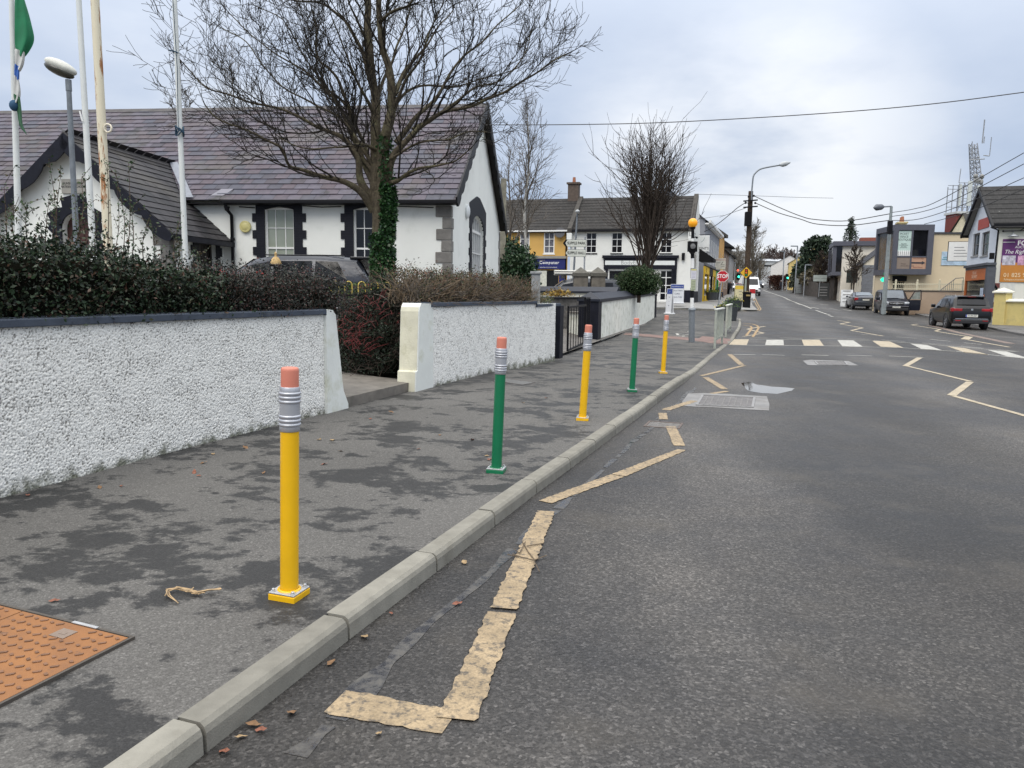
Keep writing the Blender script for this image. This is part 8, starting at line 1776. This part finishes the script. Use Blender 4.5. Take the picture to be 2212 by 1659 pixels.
# ------------------------------------------------------------------ vehicles
def carpaint(name, col, rough=.28, metal=.3):
	return M(name, col, rough, metal=metal, var=.06, vs=2, coat=.35, spec=.35)
tyre = M('tyre_rubber', (.012, .012, .013), .8, var=.2); alloy = M('grey_alloy', (.22, .22, .23), .4, metal=.7, var=.1)
lampr = M('tail_lamp_red', (.30, .012, .016), .2, var=.3, vs=8); lampw = M('headlamp_glass', (.5, .53, .57), .12, var=.3, vs=6); plate = M('number_plate', (.66, .66, .60), .5, var=.04); trimb = M('black_plastic_trim', (.018, .018, .02), .6, var=.15)
cg_ = M('tinted_car_glass', (.008, .009, .012), .07, var=.4, vs=.6, spec=.35); cgl = M('sky_tinted_car_glass', (.06, .075, .09), .08, var=.5, vs=.8, spec=.5)  # second glass has reflected sky put into its base colour
def car(name, label, cat, loc, rz, st, paintm, ws, rw, sides, wheels, rad, glass=cg_, wglass=None, extra=None, rear_glass=None, group=None, scale=1.0, clad=True):
	"""st: stations rear to front (x, half width, underside, belt, roof half width, roof height)."""
	t = thing(name, label, cat, loc, rz, group); t.scale = (scale,) * 3; b = MB(); rings = []
	def ring(s):
		x, w, zb, zt, wr, zr = s
		h = [(w * .86, zb), (w * .97, zb + .10), (w, zb + .34 * (zt - zb)), (w * 1.0, zb + .72 * (zt - zb)), (w * .975, zt), (wr + (w - wr) * .22, zt + (zr - zt) * .80), (wr * .93, zr - .02 * (zr > zt + .2)), (wr * .5, zr + .012)]
		return [(x, y, z) for y, z in h] + [(x, -y, z) for y, z in h[::-1]]
	for s in st: rings.append([b.pt(p) for p in ring(s)])
	n = 16
	for a, c in zip(rings, rings[1:]):
		for k in range(n - 1): b.idx((a[k], a[k+1], c[k+1], c[k]))
		b.idx((a[n-1], a[0], c[0], c[n-1]))
	b.idx(rings[0][::-1]); b.idx(rings[-1])
	o = b.build('body', paintm, t, True); m = o.modifiers.new('Edge', 'EDGE_SPLIT'); m.split_angle = R(38)
	def top(i): x, w, zb, zt, wr, zr = st[i]; return wr * .93, zr
	def screen(i, j, nm, inset, mt):
		(wa, za), (wc, zc) = top(i), top(j); xa, xc = st[i][0], st[j][0]; nrm = Vector((-(zc - za), 0, xc - xa)); nrm.normalize(); nrm = nrm if nrm.z > 0 else -nrm
		p = lambda t_, s: Vector((xa + (xc - xa) * t_, s * (wa + (wc - wa) * t_) * .90, za + (zc - za) * t_)) + nrm * .028
		g = MB(); t0, t1 = inset
		for k in range(6):
			s0, s1 = -1 + k / 3, -1 + (k + 1) / 3; cr = lambda s: nrm * .02 * (1 - s * s)
			g.quad(p(t0, s0) + cr(s0), p(t0, s1) + cr(s1), p(t1, s1) + cr(s1), p(t1, s0) + cr(s0))
		return g.build(nm, mt, t, True)
	if ws: screen(ws[0], ws[1], 'windscreen', ws[2], wglass or glass)
	if rw: screen(rw[0], rw[1], 'rear_window', rw[2], rear_glass or glass)
	def lat(x, u, s):                     # on the side of the cabin: u = 0 belt, 1 roof edge
		for a, c in zip(st, st[1:]):
			if a[0] <= x <= c[0]:
				k = (x - a[0]) / (c[0] - a[0]); v = [a[i] + (c[i] - a[i]) * k for i in range(6)]; break
		x_, w, zb, zt, wr, zr = v; y0, z0 = w * .975, zt; y1, z1 = wr + (w - wr) * .22, zt + (zr - zt) * .80
		return Vector((x, s * (y0 + (y1 - y0) * u + .012), z0 + (z1 - z0) * u))
	for s in (1, -1):
		for x0a, x0b, x1a, x1b in sides:
			g = MB(); q = [lat(x0a, .06, s), lat(x1a, .06, s), lat(x1b, .98, s), lat(x0b, .98, s)]; g.face(q if s == 1 else q[::-1]); g.build('side_window', glass, t)
	for x in wheels:
		for s in (1, -1):
			w = max(v[1] for v in st); a = MB(); a.T = Matrix.Translation((x, s * (w - .16), rad)) @ Matrix.Rotation(R(-90 * s), 4, 'X'); a.lathe([(rad * 1.17, 0), (rad * 1.17, .168), (rad * 1.04, .172), (rad * 1.0, .10)], 20, cap=False); a.build('wheel_arch', trimb, t, True)
			a = MB(); a.T = Matrix.Translation((x, s * (w - .23), rad)) @ Matrix.Rotation(R(-90 * s), 4, 'X'); a.lathe([(rad * .3, 0), (rad * .92, 0), (rad, .04), (rad, .19), (rad * .94, .225), (rad * .68, .225), (rad * .66, .20), (.01, .19)], 22, cap=False); wh = a.build('wheel', tyre, t, True); m = wh.modifiers.new('Edge', 'EDGE_SPLIT'); m.split_angle = R(40)
			a = MB(); a.T = Matrix.Translation((x, s * (w - .005), rad)) @ Matrix.Rotation(R(-90 * s), 4, 'X')
			for k in range(5): c_, s_ = math.cos(k * 1.2566), math.sin(k * 1.2566); a.beam((c_ * .03, s_ * .03, -.012), (c_ * rad * .63, s_ * rad * .63, -.008), .07, .02, (0, 0, 1))
			a.lathe([(rad * .66, -.02), (rad * .66, .002), (rad * .58, .002), (rad * .58, -.02)], 20, cap=False); a.lathe([(.07, -.01), (.06, .01), (0, .012)], 10, cap=False); a.build('rim', alloy, wh, True)
	if extra: extra(t)
	return t
def bit(parent, name, mat, boxes, bevel=.0):
	b = MB()
	for x in boxes: b.box(*x)
	return b.build(name, mat, parent, bevel=bevel)
SUV = [(-2.32, .80, .42, .74, .70, .76), (-2.27, .88, .30, 1.03, .80, 1.05), (-2.20, .905, .26, 1.07, .79, 1.12), (-1.92, .92, .25, 1.08, .70, 1.585), (-1.2, .92, .25, 1.05, .71, 1.645), (0, .92, .25, 1.02, .70, 1.64), (.45, .92, .25, 1.0, .68, 1.56), (1.22, .92, .25, .98, .76, 1.03), (1.9, .90, .26, .90, .72, .95), (2.2, .83, .3, .78, .66, .82), (2.32, .72, .4, .6, .6, .62)]
black_p = carpaint('black_car_paint', (.006, .0065, .008)); 
def suv_rear(t):
	for s in (1, -1): bit(t, 'tail_lamp', lampr, [(-2.31, s * .86 - .06, .86, -2.10, s * .86 + .065, 1.04), (-2.305, min(s * .42, s * .8), .885, -2.26, max(s * .42, s * .8), 1.01)], .02)
	bit(t, 'rear_band', trimb, [(-2.302, -.42, .88, -2.27, .42, 1.02)], .01); bit(t, 'chrome_strip', chrome, [(-2.345, -.72, .50, -2.30, .72, .525)]); bit(t, 'rear_bumper', trimb, [(-2.36, -.80, .26, -2.2, .80, .49)], .05)
	p = bit(t, 'number_plate', plate, [(-2.345, -.27, .60, -2.325, .27, .72)]); bit(p, 'plate_band', M('plate_blue', (.02, .05, .3), .5), [(-2.3475, .22, .60, -2.3455, .27, .72)])
	text('plate_lettering', '191-MH-857', .105, blackp, p, (-2.349, .2, .66), (R(90), 0, R(-90)), ext=.001, sx=.78)
	bit(t, 'roof_rail', chrome, [(-1.7, s * .62 - .02, 1.635, .2, s * .62 + .02, 1.675) for s in (1, -1)], .01); bit(t, 'spoiler', black_p, [(-2.10, -.60, 1.575, -1.85, .60, 1.615)], .015); bit(t, 'brake_lamp', M('dull_red_lens', (.25, .02, .02), .3), [(-2.106, -.18, 1.585, -2.102, .18, 1.605)])
	bit(t, 'emblem', chrome, [(-2.31, -.05, .92, -2.303, .05, 1.0)], .02); bit(t, 'door_mirror', black_p, [(.62, s * 1.02 - .1, 1.02, .80, s * 1.02 + .1, 1.2) for s in (1, -1)], .04); bit(t, 'reflector', lampr, [(-2.372, s * .6 - .12, .40, -2.361, s * .6 + .12, .44) for s in (1, -1)])
	bit(t, 'rear_wiper', trimb, [(-2.13, -.1, 1.18, -2.10, .34, 1.20)])
q0 = G(*cA(1255, 728)); q1 = G(*cA(1775, 745)); mid = (q0 + q1) / 2; hd = R(90 - 15); c_ = Vector((mid.x, mid.y, 0)) + Vector((math.cos(hd), math.sin(hd), 0)) * 1.42; c_.z = zg(c_.x, c_.y)
SIDES = [(-1.75, -1.5, -1.0, -1.0), (-.92, -.92, -.05, -.05), (.03, .03, 1.0, .52)]
car('parked_suv', 'black SUV parked with its rear towards the camera by the yellow wall', 'car', c_, hd, SUV, black_p, (7, 6, (.1, .95)), (2, 3, (.14, .92)), SIDES, (-1.38, 1.38), .36, extra=suv_rear, wglass=cgl)
# the dark people carrier facing the camera with a door open
VAN = [(-2.2, .86, .35, .95, .80, .97), (-2.15, .90, .28, 1.12, .80, 1.72), (-1.9, .92, .25, 1.12, .78, 1.82), (0, .92, .25, 1.10, .77, 1.84), (.55, .92, .25, 1.08, .74, 1.78), (1.42, .91, .25, 1.05, .76, 1.12), (1.95, .88, .26, .92, .72, 1.0), (2.15, .82, .3, .80, .66, .86), (2.22, .72, .36, .6, .6, .66)]
navyp = carpaint('dark_navy_car_paint', (.010, .012, .022))
def van_front(t):
	for s in (1, -1): bit(t, 'headlamp', lampw, [(2.0, s * .66 - .15, .78, 2.19, s * .66 + .17, .93)], .04)
	g = bit(t, 'grille', trimb, [(2.16, -.5, .70, 2.235, .5, .90), (2.17, -.78, .30, 2.25, .78, .52)], .03); bit(g, 'chrome_bar', chrome, [(2.236, -.44, .80, 2.245, .44, .825), (2.236, -.07, .76, 2.25, .07, .87)], .01)
	bit(t, 'bumper', navyp, [(2.12, -.84, .525, 2.26, .84, .66)], .05); p = bit(t, 'number_plate', plate, [(2.262, -.26, .50, 2.275, .26, .61)]); text('plate_lettering', '201-MH-2234', .095, blackp, p, (2.277, -.22, .555), (R(90), 0, R(90)), ext=.001, sx=.72)
	d_ = MB(); c0 = Vector((.95, .93, 0)); o = Vector((.12, .86, 0)).normalized()
	out = [(0, .32), (.0, 1.08), (.12, 1.15), (.42, 1.72), (.82, 1.80), (.86, 1.1), (.84, .4), (.78, .32)]; hole = [(.16, 1.14), (.44, 1.64), (.77, 1.70), (.79, 1.14)]
	P = lambda u, z, k=0: c0 + o * u + Vector((k, -k * .12, z))
	f = [P(u, z, .03) for u, z in [(0, .32), (0, 1.08), (.86, 1.1), (.84, .4), (.78, .32)]]; d_.face(f[::-1]); d_.face([P(u, z, -.03) for u, z in [(0, .32), (0, 1.08), (.86, 1.1), (.84, .4), (.78, .32)]])
	for a, c in (((0, 1.08), (.12, 1.15)), ((.12, 1.15), (.42, 1.72)), ((.42, 1.72), (.82, 1.80)), ((.82, 1.80), (.86, 1.1))): d_.beam(P(*a), P(*c), .07, .06)
	dr_ = d_.build('open_door', navyp, t); g = MB(); g.face([P(u, z) for u, z in hole]); g.build('door_glass', M('see_through_pane', (.25, .27, .24), .1, var=.3), dr_)
	bit(t, 'door_mirror', navyp, [(.85, -1.2, 1.05, 1.05, -.94, 1.28)], .04); bit(t, 'aerial', trimb, [(.3, -.01, 1.84, .315, .01, 2.2)]); bit(t, 'dash_papers', plate, [(1.33, .25, 1.13, 1.36, .6, 1.2)])
q0 = G(*cA(512, 568)); q1 = G(*cA(830, 580)); mid = (q0 + q1) / 2; hv = R(-106.9); c_ = Vector((mid.x, mid.y, 0)) - Vector((math.cos(hv), math.sin(hv), 0)) * 1.4; c_.z = zg(c_.x, c_.y)
VS = [(-1.8, -1.75, -.9, -.9), (-.8, -.8, .05, .05), (.13, .13, 1.2, .66)]
car('parked_van', 'dark navy people carrier facing the camera with its side door open', 'van', c_, hv, VAN, navyp, (5, 4, (.08, .94)), (0, 1, (.25, .9)), VS, (-1.4, 1.4), .33, extra=van_front, wglass=M('reflecting_windscreen', (.085, .105, .13), .1, var=.25, vs=1.2, spec=.5))
# the saloon
SAL = [(-2.5, .80, .40, .72, .70, .74), (-2.45, .88, .28, .96, .80, .98), (-2.35, .91, .25, 1.0, .82, 1.04), (-1.55, .93, .22, 1.0, .78, 1.10), (-.75, .93, .22, .98, .66, 1.42), (.1, .93, .22, .97, .66, 1.46), (.45, .93, .22, .96, .65, 1.42), (1.2, .92, .22, .94, .76, 1.0), (2.0, .90, .24, .84, .74, .90), (2.4, .82, .3, .70, .66, .74), (2.5, .7, .38, .58, .6, .6)]
greyp = carpaint('slate_grey_car_paint', (.055, .062, .075))
def sal_rear(t):
	for s in (1, -1): bit(t, 'tail_lamp', lampr, [(-2.49, s * .74 - .14, .74, -2.28, s * .74 + .15, .97)], .03)
	p = bit(t, 'number_plate', plate, [(-2.512, -.26, .74, -2.49, .26, .85)]); bit(t, 'chrome_strip', chrome, [(-2.50, -.42, .88, -2.47, .42, .905)]); bit(t, 'rear_bumper', greyp, [(-2.54, -.86, .30, -2.3, .86, .66)], .05); bit(t, 'door_mirror', greyp, [(.75, s * 1.0 - .1, .98, .93, s * 1.0 + .1, 1.13) for s in (1, -1)], .04)
q0 = G(*cA(200, 508)); q1 = G(*cA(415, 510)); mid = (q0 + q1) / 2; hd = R(75); c_ = Vector((mid.x, mid.y, 0)) + Vector((math.cos(hd), math.sin(hd), 0)) * 1.5; c_.z = zg(c_.x, c_.y)
SS = [(-1.15, -.68, -.42, -.42), (-.35, -.35, .1, .1), (.18, .18, 1.0, .5)]
car('parked_saloon', 'slate grey saloon parked rear towards the camera behind the dark van', 'car', c_, hd, SAL, greyp, (7, 6, (.08, .94)), (3, 4, (.1, .93)), SS, (-1.5, 1.5), .34, extra=sal_rear, wglass=cgl, rear_glass=M('sky_lit_rear_glass', (.12, .15, .18), .12, var=.25, vs=1.2))
# cars down the street
TRN = [(-2.7, .9, .4, 1.2, .86, 2.5), (-2.6, .98, .3, 1.4, .88, 2.58), (.6, .98, .3, 1.35, .86, 2.58), (1.1, .98, .3, 1.32, .80, 2.36), (1.9, .97, .3, 1.25, .82, 1.40), (2.5, .93, .32, 1.0, .76, 1.12), (2.75, .82, .36, .78, .7, .86)]
whitep_ = carpaint('white_van_paint', (.72, .73, .74), .35, 0)
def trn(t):
	for s in (1, -1): bit(t, 'headlamp', M('dull_headlamp', (.12, .14, .16), .2), [(2.45, s * .74 - .15, .82, 2.73, s * .74 + .14, 1.08)], .04)
	bit(t, 'grille', trimb, [(2.68, -.5, .62, 2.79, .5, .84), (2.6, -.88, .32, 2.80, .88, .60)], .03); bit(t, 'door_mirror', trimb, [(1.4, s * 1.14 - .12, 1.2, 1.55, s * 1.14 + .12, 1.6) for s in (1, -1)], .03)
P = G(1627, 639); hv = math.atan2(-P.y, -P.x) + R(8)
car('delivery_van', 'white high-roofed van driving towards the camera behind the warning sign', 'van', P + Vector((math.cos(hv), math.sin(hv), 0)) * -2.4, hv, TRN, whitep_, (4, 3, (.08, .92)), None, [(.75, .75, 1.7, 1.25)], (-1.9, 1.75), .36, extra=trn, wglass=cg_)
def fcar(t):
	for s in (1, -1): bit(t, 'headlamp', M('lit_headlamp', (1, .97, .88), .3, emit=3.0), [(2.05, s * .66 - .14, .66, 2.31, s * .66 + .14, .84)], .04)
	bit(t, 'grille', trimb, [(2.2, -.45, .5, 2.34, .45, .74)]); bit(t, 'number_plate', plate, [(2.342, -.25, .42, 2.35, .25, .52)])
P = G(1641, 622); hv = math.atan2(-P.y, -P.x) + R(14)
car('moving_car', 'dark blue car with headlights on coming down the street', 'car', P - Vector((math.cos(hv), math.sin(hv), 0)) * 2.2, hv, SUV, carpaint('blue_black_car_paint', (.03, .04, .07)), (7, 6, (.08, .94)), None, SIDES, (-1.38, 1.38), .35, extra=fcar, wglass=M('reflecting_windscreen', (.085, .105, .13)), scale=1.0)
def pcar(t): bit(t, 'grille', trimb, [(2.2, -.5, .42, 2.34, .5, .72)]); bit(t, 'headlamp', lampw, [(2.05, s * .66 - .14, .66, 2.30, s * .66 + .14, .84) for s in (1, -1)], .04)
P = A(*c7(760, 950), 128); P.z = zg(P.x, 128) - .1; car('parked_car', 'white car parked at the far left kerb before the white van', 'car', P, R(-100), SUV, whitep_, (7, 6, (.08, .94)), None, SIDES, (-1.38, 1.38), .35, extra=pcar, group='cars parked down the street')
P = A(*c7(915, 955), 134); P.z = zg(P.x, 134) - .1; car('parked_car', 'dark red car parked beside the far white car', 'car', P, R(-20), SAL, carpaint('dark_red_car_paint', (.12, .015, .02)), (7, 6, (.08, .94)), None, SS, (-1.5, 1.5), .33, extra=pcar, group='cars parked down the street')
# the SUV in the school yard, and the van with pipes on its roof
def yard(t):
	for s in (1, -1): bit(t, 'tail_lamp', M('bright_tail_lamp', (.5, .02, .02), .3), [(-2.33, s * .84 - .08, .92, -2.0, s * .84 + .085, 1.02)], .02)
	bit(t, 'spoiler', black_p, [(-2.26, -.68, 1.565, -1.75, .68, 1.625)], .02); bit(t, 'door_mirror', trimb, [(.72, s * 1.02 - .1, 1.04, .9, s * 1.02 + .1, 1.22) for s in (1, -1)], .04); bit(t, 'roof_rail', trimb, [(-1.6, s * .62 - .02, 1.63, .2, s * .62 + .02, 1.66) for s in (1, -1)], .01)
Yc = 19.3; xr = A(806, 590, Yc).x; zt_ = A(690, 553, Yc).z
car('parked_suv', 'dark SUV parked in the school yard behind the big tree', 'car', (xr - 2.2, Yc, zt_ - 1.76), R(176), SUV, carpaint('dark_grey_blue_car_paint', (.028, .033, .045)), (7, 6, (.06, .95)), (2, 3, (.14, .92)), SIDES, (-1.38, 1.38), .37, extra=yard, scale=1.06, wglass=cgl)
def pipes(t):
	b = MB()
	for k in range(5): b.tube([(-1.5 + .02 * k, -.7 + .12 * k, 2.12), (1.0, -.7 + .12 * k, 2.12)], .05, 6); b.tube([(-1.5, -.7 + .12 * k, 2.23), (1.0, -.7 + .12 * k, 2.23)], .05, 6)
	b.box(-1.45, -.9, 2.03, 1.0, -.78, 2.3); b.build('pipe_rack', M('white_plastic_pipe', (.64, .63, .58), .6, var=.06), t); bit(t, 'roof_bar', trimb, [(x, -.85, 1.86, x + .06, .85, 2.02) for x in (-1.2, -.3, .6)])
	for s in (1, -1): bit(t, 'roof_trim', chrome, [(-1.8, s * .70 - .02, 1.85, .3, s * .70 + .02, 1.87)])
p = A(1160, 624, 38); zt_ = A(1200, 602, 38).z; car('parked_van', 'dark van with white pipes on its roof behind the dark coping wall', 'van', (p.x + 1.9, 38.4, zt_ - 1.84), R(181), VAN, carpaint('charcoal_van_paint', (.03, .034, .042)), (5, 4, (.08, .94)), None, VS, (-1.4, 1.4), .33, extra=pipes, wglass=cgl)
# ------------------------------------------------------------------ people
def person(label, loc, rz, J, cols, hair, name='person', scale=1.0, group=None):
	"""J: joints {name: (x, y, z, radius)} facing +x; one skinned body mesh, painted by region, with hair as a child."""
	t = thing(name, label, 'person', loc, rz, group); t.scale = (scale,) * 3
	E_ = [('pelvis', 'waist'), ('waist', 'chest'), ('chest', 'neck'), ('neck', 'head'), ('head', 'crown')]
	for s in 'lr': E_ += [('pelvis', 'hip' + s), ('hip' + s, 'knee' + s), ('knee' + s, 'ank' + s), ('ank' + s, 'toe' + s), ('chest', 'sho' + s), ('sho' + s, 'elb' + s), ('elb' + s, 'wri' + s), ('wri' + s, 'han' + s)]
	names = list(J); me = bpy.data.meshes.new('body'); me.from_pydata([J[n][:3] for n in names], [(names.index(a), names.index(c)) for a, c in E_], [])
	o = bpy.data.objects.new('body_tmp', me); m = o.modifiers.new('Skin', 'SKIN'); 
	for i, n in enumerate(names):
		v = me.skin_vertices[0].data[i]; r = J[n][3]; v.radius = (r, r * (1.25 if n in ('chest', 'waist', 'pelvis') else 1)); v.use_root = (n == 'pelvis')
	s = o.modifiers.new('Sub', 'SUBSURF'); s.levels = s.render_levels = 1
	me2 = evaluated_mesh(o); me2.name = 'body'
	skin = M('skin_tone', (.42, .26, .19), .6, var=.08); top_, leg_, shoe = cols
	for mm in (skin, top_, leg_, shoe): me2.materials.append(mm)
	hip = J['pelvis'][2] + .02; nk = J['neck'][2]; wr = [Vector(J['han' + s][:3]) for s in 'lr']; kn = [Vector(J[k + s][:3]) for k in ('knee', 'ank', 'toe', 'hip') for s in 'lr']
	for p in me2.polygons:
		c = p.center; dw = min((c - w).length for w in wr)
		seg = min(names, key=lambda n: (Vector(J[n][:3]) - c).length)
		p.material_index = 0 if (c.z > nk + .02 or dw < .075) else (3 if seg.startswith(('toe', 'ank')) and seg.startswith('toe') else (2 if seg.startswith(('knee', 'ank', 'hip', 'pelvis')) else 1)); p.use_smooth = True
	ob = bpy.data.objects.new('body', me2); COL.objects.link(ob); ob.parent = t
	h = J['crown']; b = MB(); b.sphere((h[0] - .02, h[1], h[2] - .0), .10, 12, 8, (1.05, .9, .75)); b.build('hair', hair, t, True); b = MB(); hx, hy, hz, _ = J['head']; b.sphere((hx + .10, hy, hz - .015), .02, 6, 4); 
	for s_ in (-.035, .035): b.sphere((hx + .085, hy + s_, hz + .015), .012, 6, 4)
	b.build('face', M('face_detail', (.20, .10, .08), .6), t); return t
walk = dict(pelvis=(0, 0, .96, .13), waist=(0, 0, 1.12, .125), chest=(.01, 0, 1.34, .14), neck=(.02, 0, 1.50, .055), head=(.04, 0, 1.62, .095), crown=(.03, 0, 1.70, .08), hipl=(0, .1, .92, .10), kneel=(.13, .1, .50, .07), ankl=(.06, .1, .10, .045), toel=(.22, .11, .04, .04), hipr=(0, -.1, .92, .10), kneer=(-.06, -.1, .50, .07), ankr=(-.26, -.1, .13, .045), toer=(-.14, -.11, .04, .04), shol=(0, .19, 1.42, .07), elbl=(-.10, .25, 1.14, .05), wril=(.04, .25, .92, .035), hanl=(.08, .24, .84, .03), shor=(0, -.19, 1.42, .07), elbr=(.03, -.25, 1.14, .05), wrir=(.18, -.24, .95, .035), hanr=(.23, -.23, .88, .03))
sit = dict(walk); sit.update(pelvis=(0, 0, .50, .14), waist=(.04, 0, .68, .13), chest=(.10, 0, .92, .14), neck=(.16, 0, 1.08, .055), head=(.20, 0, 1.19, .095), crown=(.20, 0, 1.27, .08), hipl=(.05, .1, .48, .10), kneel=(.45, .12, .50, .07), ankl=(.42, .12, .10, .045), toel=(.58, .12, .04, .04), hipr=(.05, -.1, .48, .10), kneer=(.45, -.12, .50, .07), ankr=(.38, -.12, .10, .045), toer=(.54, -.12, .04, .04), shol=(.08, .19, 1.0, .07), elbl=(.15, .25, .72, .05), wril=(.36, .16, .66, .035), hanl=(.44, .12, .66, .03), shor=(.08, -.19, 1.0, .07), elbr=(.15, -.25, .72, .05), wrir=(.36, -.16, .66, .035), hanr=(.44, -.12, .66, .03))
dkc = M('dark_coat_cloth', (.02, .02, .026), .9); dkt = M('dark_trouser_cloth', (.02, .022, .035), .9); shoe_ = M('black_shoe', (.012, .012, .012), .6); grc = M('grey_green_jacket_cloth', (.10, .115, .105), .9); whc = M('pale_top_cloth', (.45, .46, .46), .9)
hairg = M('grey_hair', (.30, .29, .28), .8); hairb = M('brown_hair', (.05, .03, .02), .8); hairr = M('red_brown_hair', (.14, .04, .02), .8)
P = G(1577, 638.5); P.z += .12; t = person('person in a dark jacket walking on the far left pavement', P, R(75), walk, (dkc, dkt, shoe_), hairg, scale=1.03)
P = A(*c7(505, 1195), 74.5); t = person('person in a grey-green jacket sitting outside the shop row', P, R(-25), sit, (grc, dkt, shoe_), hairr)
t = thing('cafe_chair', 'dark chair under the seated person outside the shop row', 'chair', P, R(-25)); b = MB(); b.box(-.2, -.2, .40, .25, .2, .44); b.build('seat', blackm, t); b = MB(); b.box(-.24, -.2, .5, -.2, .2, .85); b.build('backrest', blackm, t)
for x in (-.2, .21):
	for y in (-.18, .18): b = MB(); b.box(x - .015, y - .015, 0, x + .015, y + .015, .40); b.build('leg', blackm, t)
P = A(*c7(1812, 1000), 140); P.z = zg(P.x, 140) + .1; person('person in dark clothes with a pale cap on the far right pavement', P, R(-100), walk, (dkc, dkt, shoe_), whc)
P = A(*c7(1590, 910), 150); P.z = zg(P.x, 150) + .1; person('person in a dark jacket beside the far shops on the right', P, R(-100), walk, (M('blue_coat_cloth', (.03, .04, .07), .9), dkt, shoe_), hairb)
# ------------------------------------------------------------------ light, sky, camera
SUN_EL, SUN_AZ = R(52), R(205)          # azimuth measured clockwise from the view direction (+Y)
w = bpy.data.worlds.new('World'); SC.world = w; w.use_nodes = True; nt = w.node_tree; bg = nt.nodes['Background']
sky = nt.nodes.new('ShaderNodeTexSky'); sky.sky_type = 'NISHITA'; sky.sun_disc = False; sky.sun_elevation = SUN_EL; sky.sun_rotation = SUN_AZ
tc = nt.nodes.new('ShaderNodeTexCoord'); sep = nt.nodes.new('ShaderNodeSeparateXYZ'); nt.links.new(tc.outputs['Generated'], sep.inputs[0])
z = math_(nt, 'MAXIMUM', sep.outputs[2], 0.0); den = math_(nt, 'ADD', z, .22)
cmb = nt.nodes.new('ShaderNodeCombineXYZ'); nt.links.new(math_(nt, 'DIVIDE', sep.outputs[0], den), cmb.inputs[0]); nt.links.new(math_(nt, 'DIVIDE', sep.outputs[1], den), cmb.inputs[1]); nt.links.new(math_(nt, 'MULTIPLY', z, 1.2), cmb.inputs[2])
n1 = noise(nt, cmb.outputs[0], 1.15, 6, .55); n2 = noise(nt, cmb.outputs[0], .45, 3, .5)
cl = ramp(nt, n1, ((.32, (.265, .37, .57)), (.45, (.36, .47, .67)), (.56, (.47, .57, .75)), (.70, (.68, .76, .88))))
c2_ = mixc(nt, ramp(nt, n2, ((.40, 0.0), (.66, .65))), cl, (.37, .48, .68))
# brighter break in the cloud low over the far end of the street
dt = nt.nodes.new('ShaderNodeVectorMath'); dt.operation = 'DOT_PRODUCT'; dd = ray(1610, 420).normalized(); dt.inputs[1].default_value = dd; nt.links.new(tc.outputs['Generated'], dt.inputs[0])
gl_ = ramp(nt, dt.outputs['Value'], ((.970, 0.0), (.995, 1.0)))
brk = math_(nt, 'MULTIPLY', gl_, ramp(nt, n1, ((.34, 0.15), (.58, 1.0)))); c3_ = mixc(nt, brk, c2_, (.92, .95, 1.0))
lift = math_(nt, 'ADD', 1.0, math_(nt, 'MULTIPLY', math_(nt, 'POWER', z, 2.0), 3.8))     # an overcast sky is brighter overhead
sc_ = nt.nodes.new('ShaderNodeVectorMath'); sc_.operation = 'SCALE'; c3_ = mixc(nt, math_(nt, 'POWER', z, .8, True), c3_, (.68, .67, .65)); nt.links.new(c3_, sc_.inputs[0]); nt.links.new(math_(nt, 'MULTIPLY', lift, 10.0), sc_.inputs['Scale'])
fin = mixc(nt, .93, sky.outputs[0], sc_.outputs[0]); nt.links.new(fin, bg.inputs['Color']); bg.inputs['Strength'].default_value = .1
sun = bpy.data.lights.new('sun', 'SUN'); sun.energy = 1.5; sun.angle = R(35); sun.color = (1.0, .93, .83); so = bpy.data.objects.new('sun', sun); COL.objects.link(so)
sd = Vector((math.sin(SUN_AZ) * math.cos(SUN_EL), math.cos(SUN_AZ) * math.cos(SUN_EL), math.sin(SUN_EL))); so.rotation_euler = (-sd).to_track_quat('-Z', 'Y').to_euler()
cam = bpy.data.cameras.new('camera'); co = bpy.data.objects.new('camera', cam); COL.objects.link(co); SC.camera = co
cam.sensor_fit = 'HORIZONTAL'; cam.sensor_width = 36; cam.lens = 36 * 2884 / 3840; cam.clip_start = .05; cam.clip_end = 4000
mw = Matrix((( _rt.x, _up.x, -_fw.x, 0), (_rt.y, _up.y, -_fw.y, 0), (_rt.z, _up.z, -_fw.z, CAM_H), (0, 0, 0, 1))); co.matrix_world = mw
SC.view_settings.view_transform = 'Standard'; SC.view_settings.look = 'None'; SC.view_settings.exposure = 0.08; SC.view_settings.gamma = 1.0
SC.cycles.max_bounces = 6; SC.cycles.diffuse_bounces = 3; SC.cycles.glossy_bounces = 3; SC.cycles.use_denoising = True
bpy.data.scenes.remove(TMP)
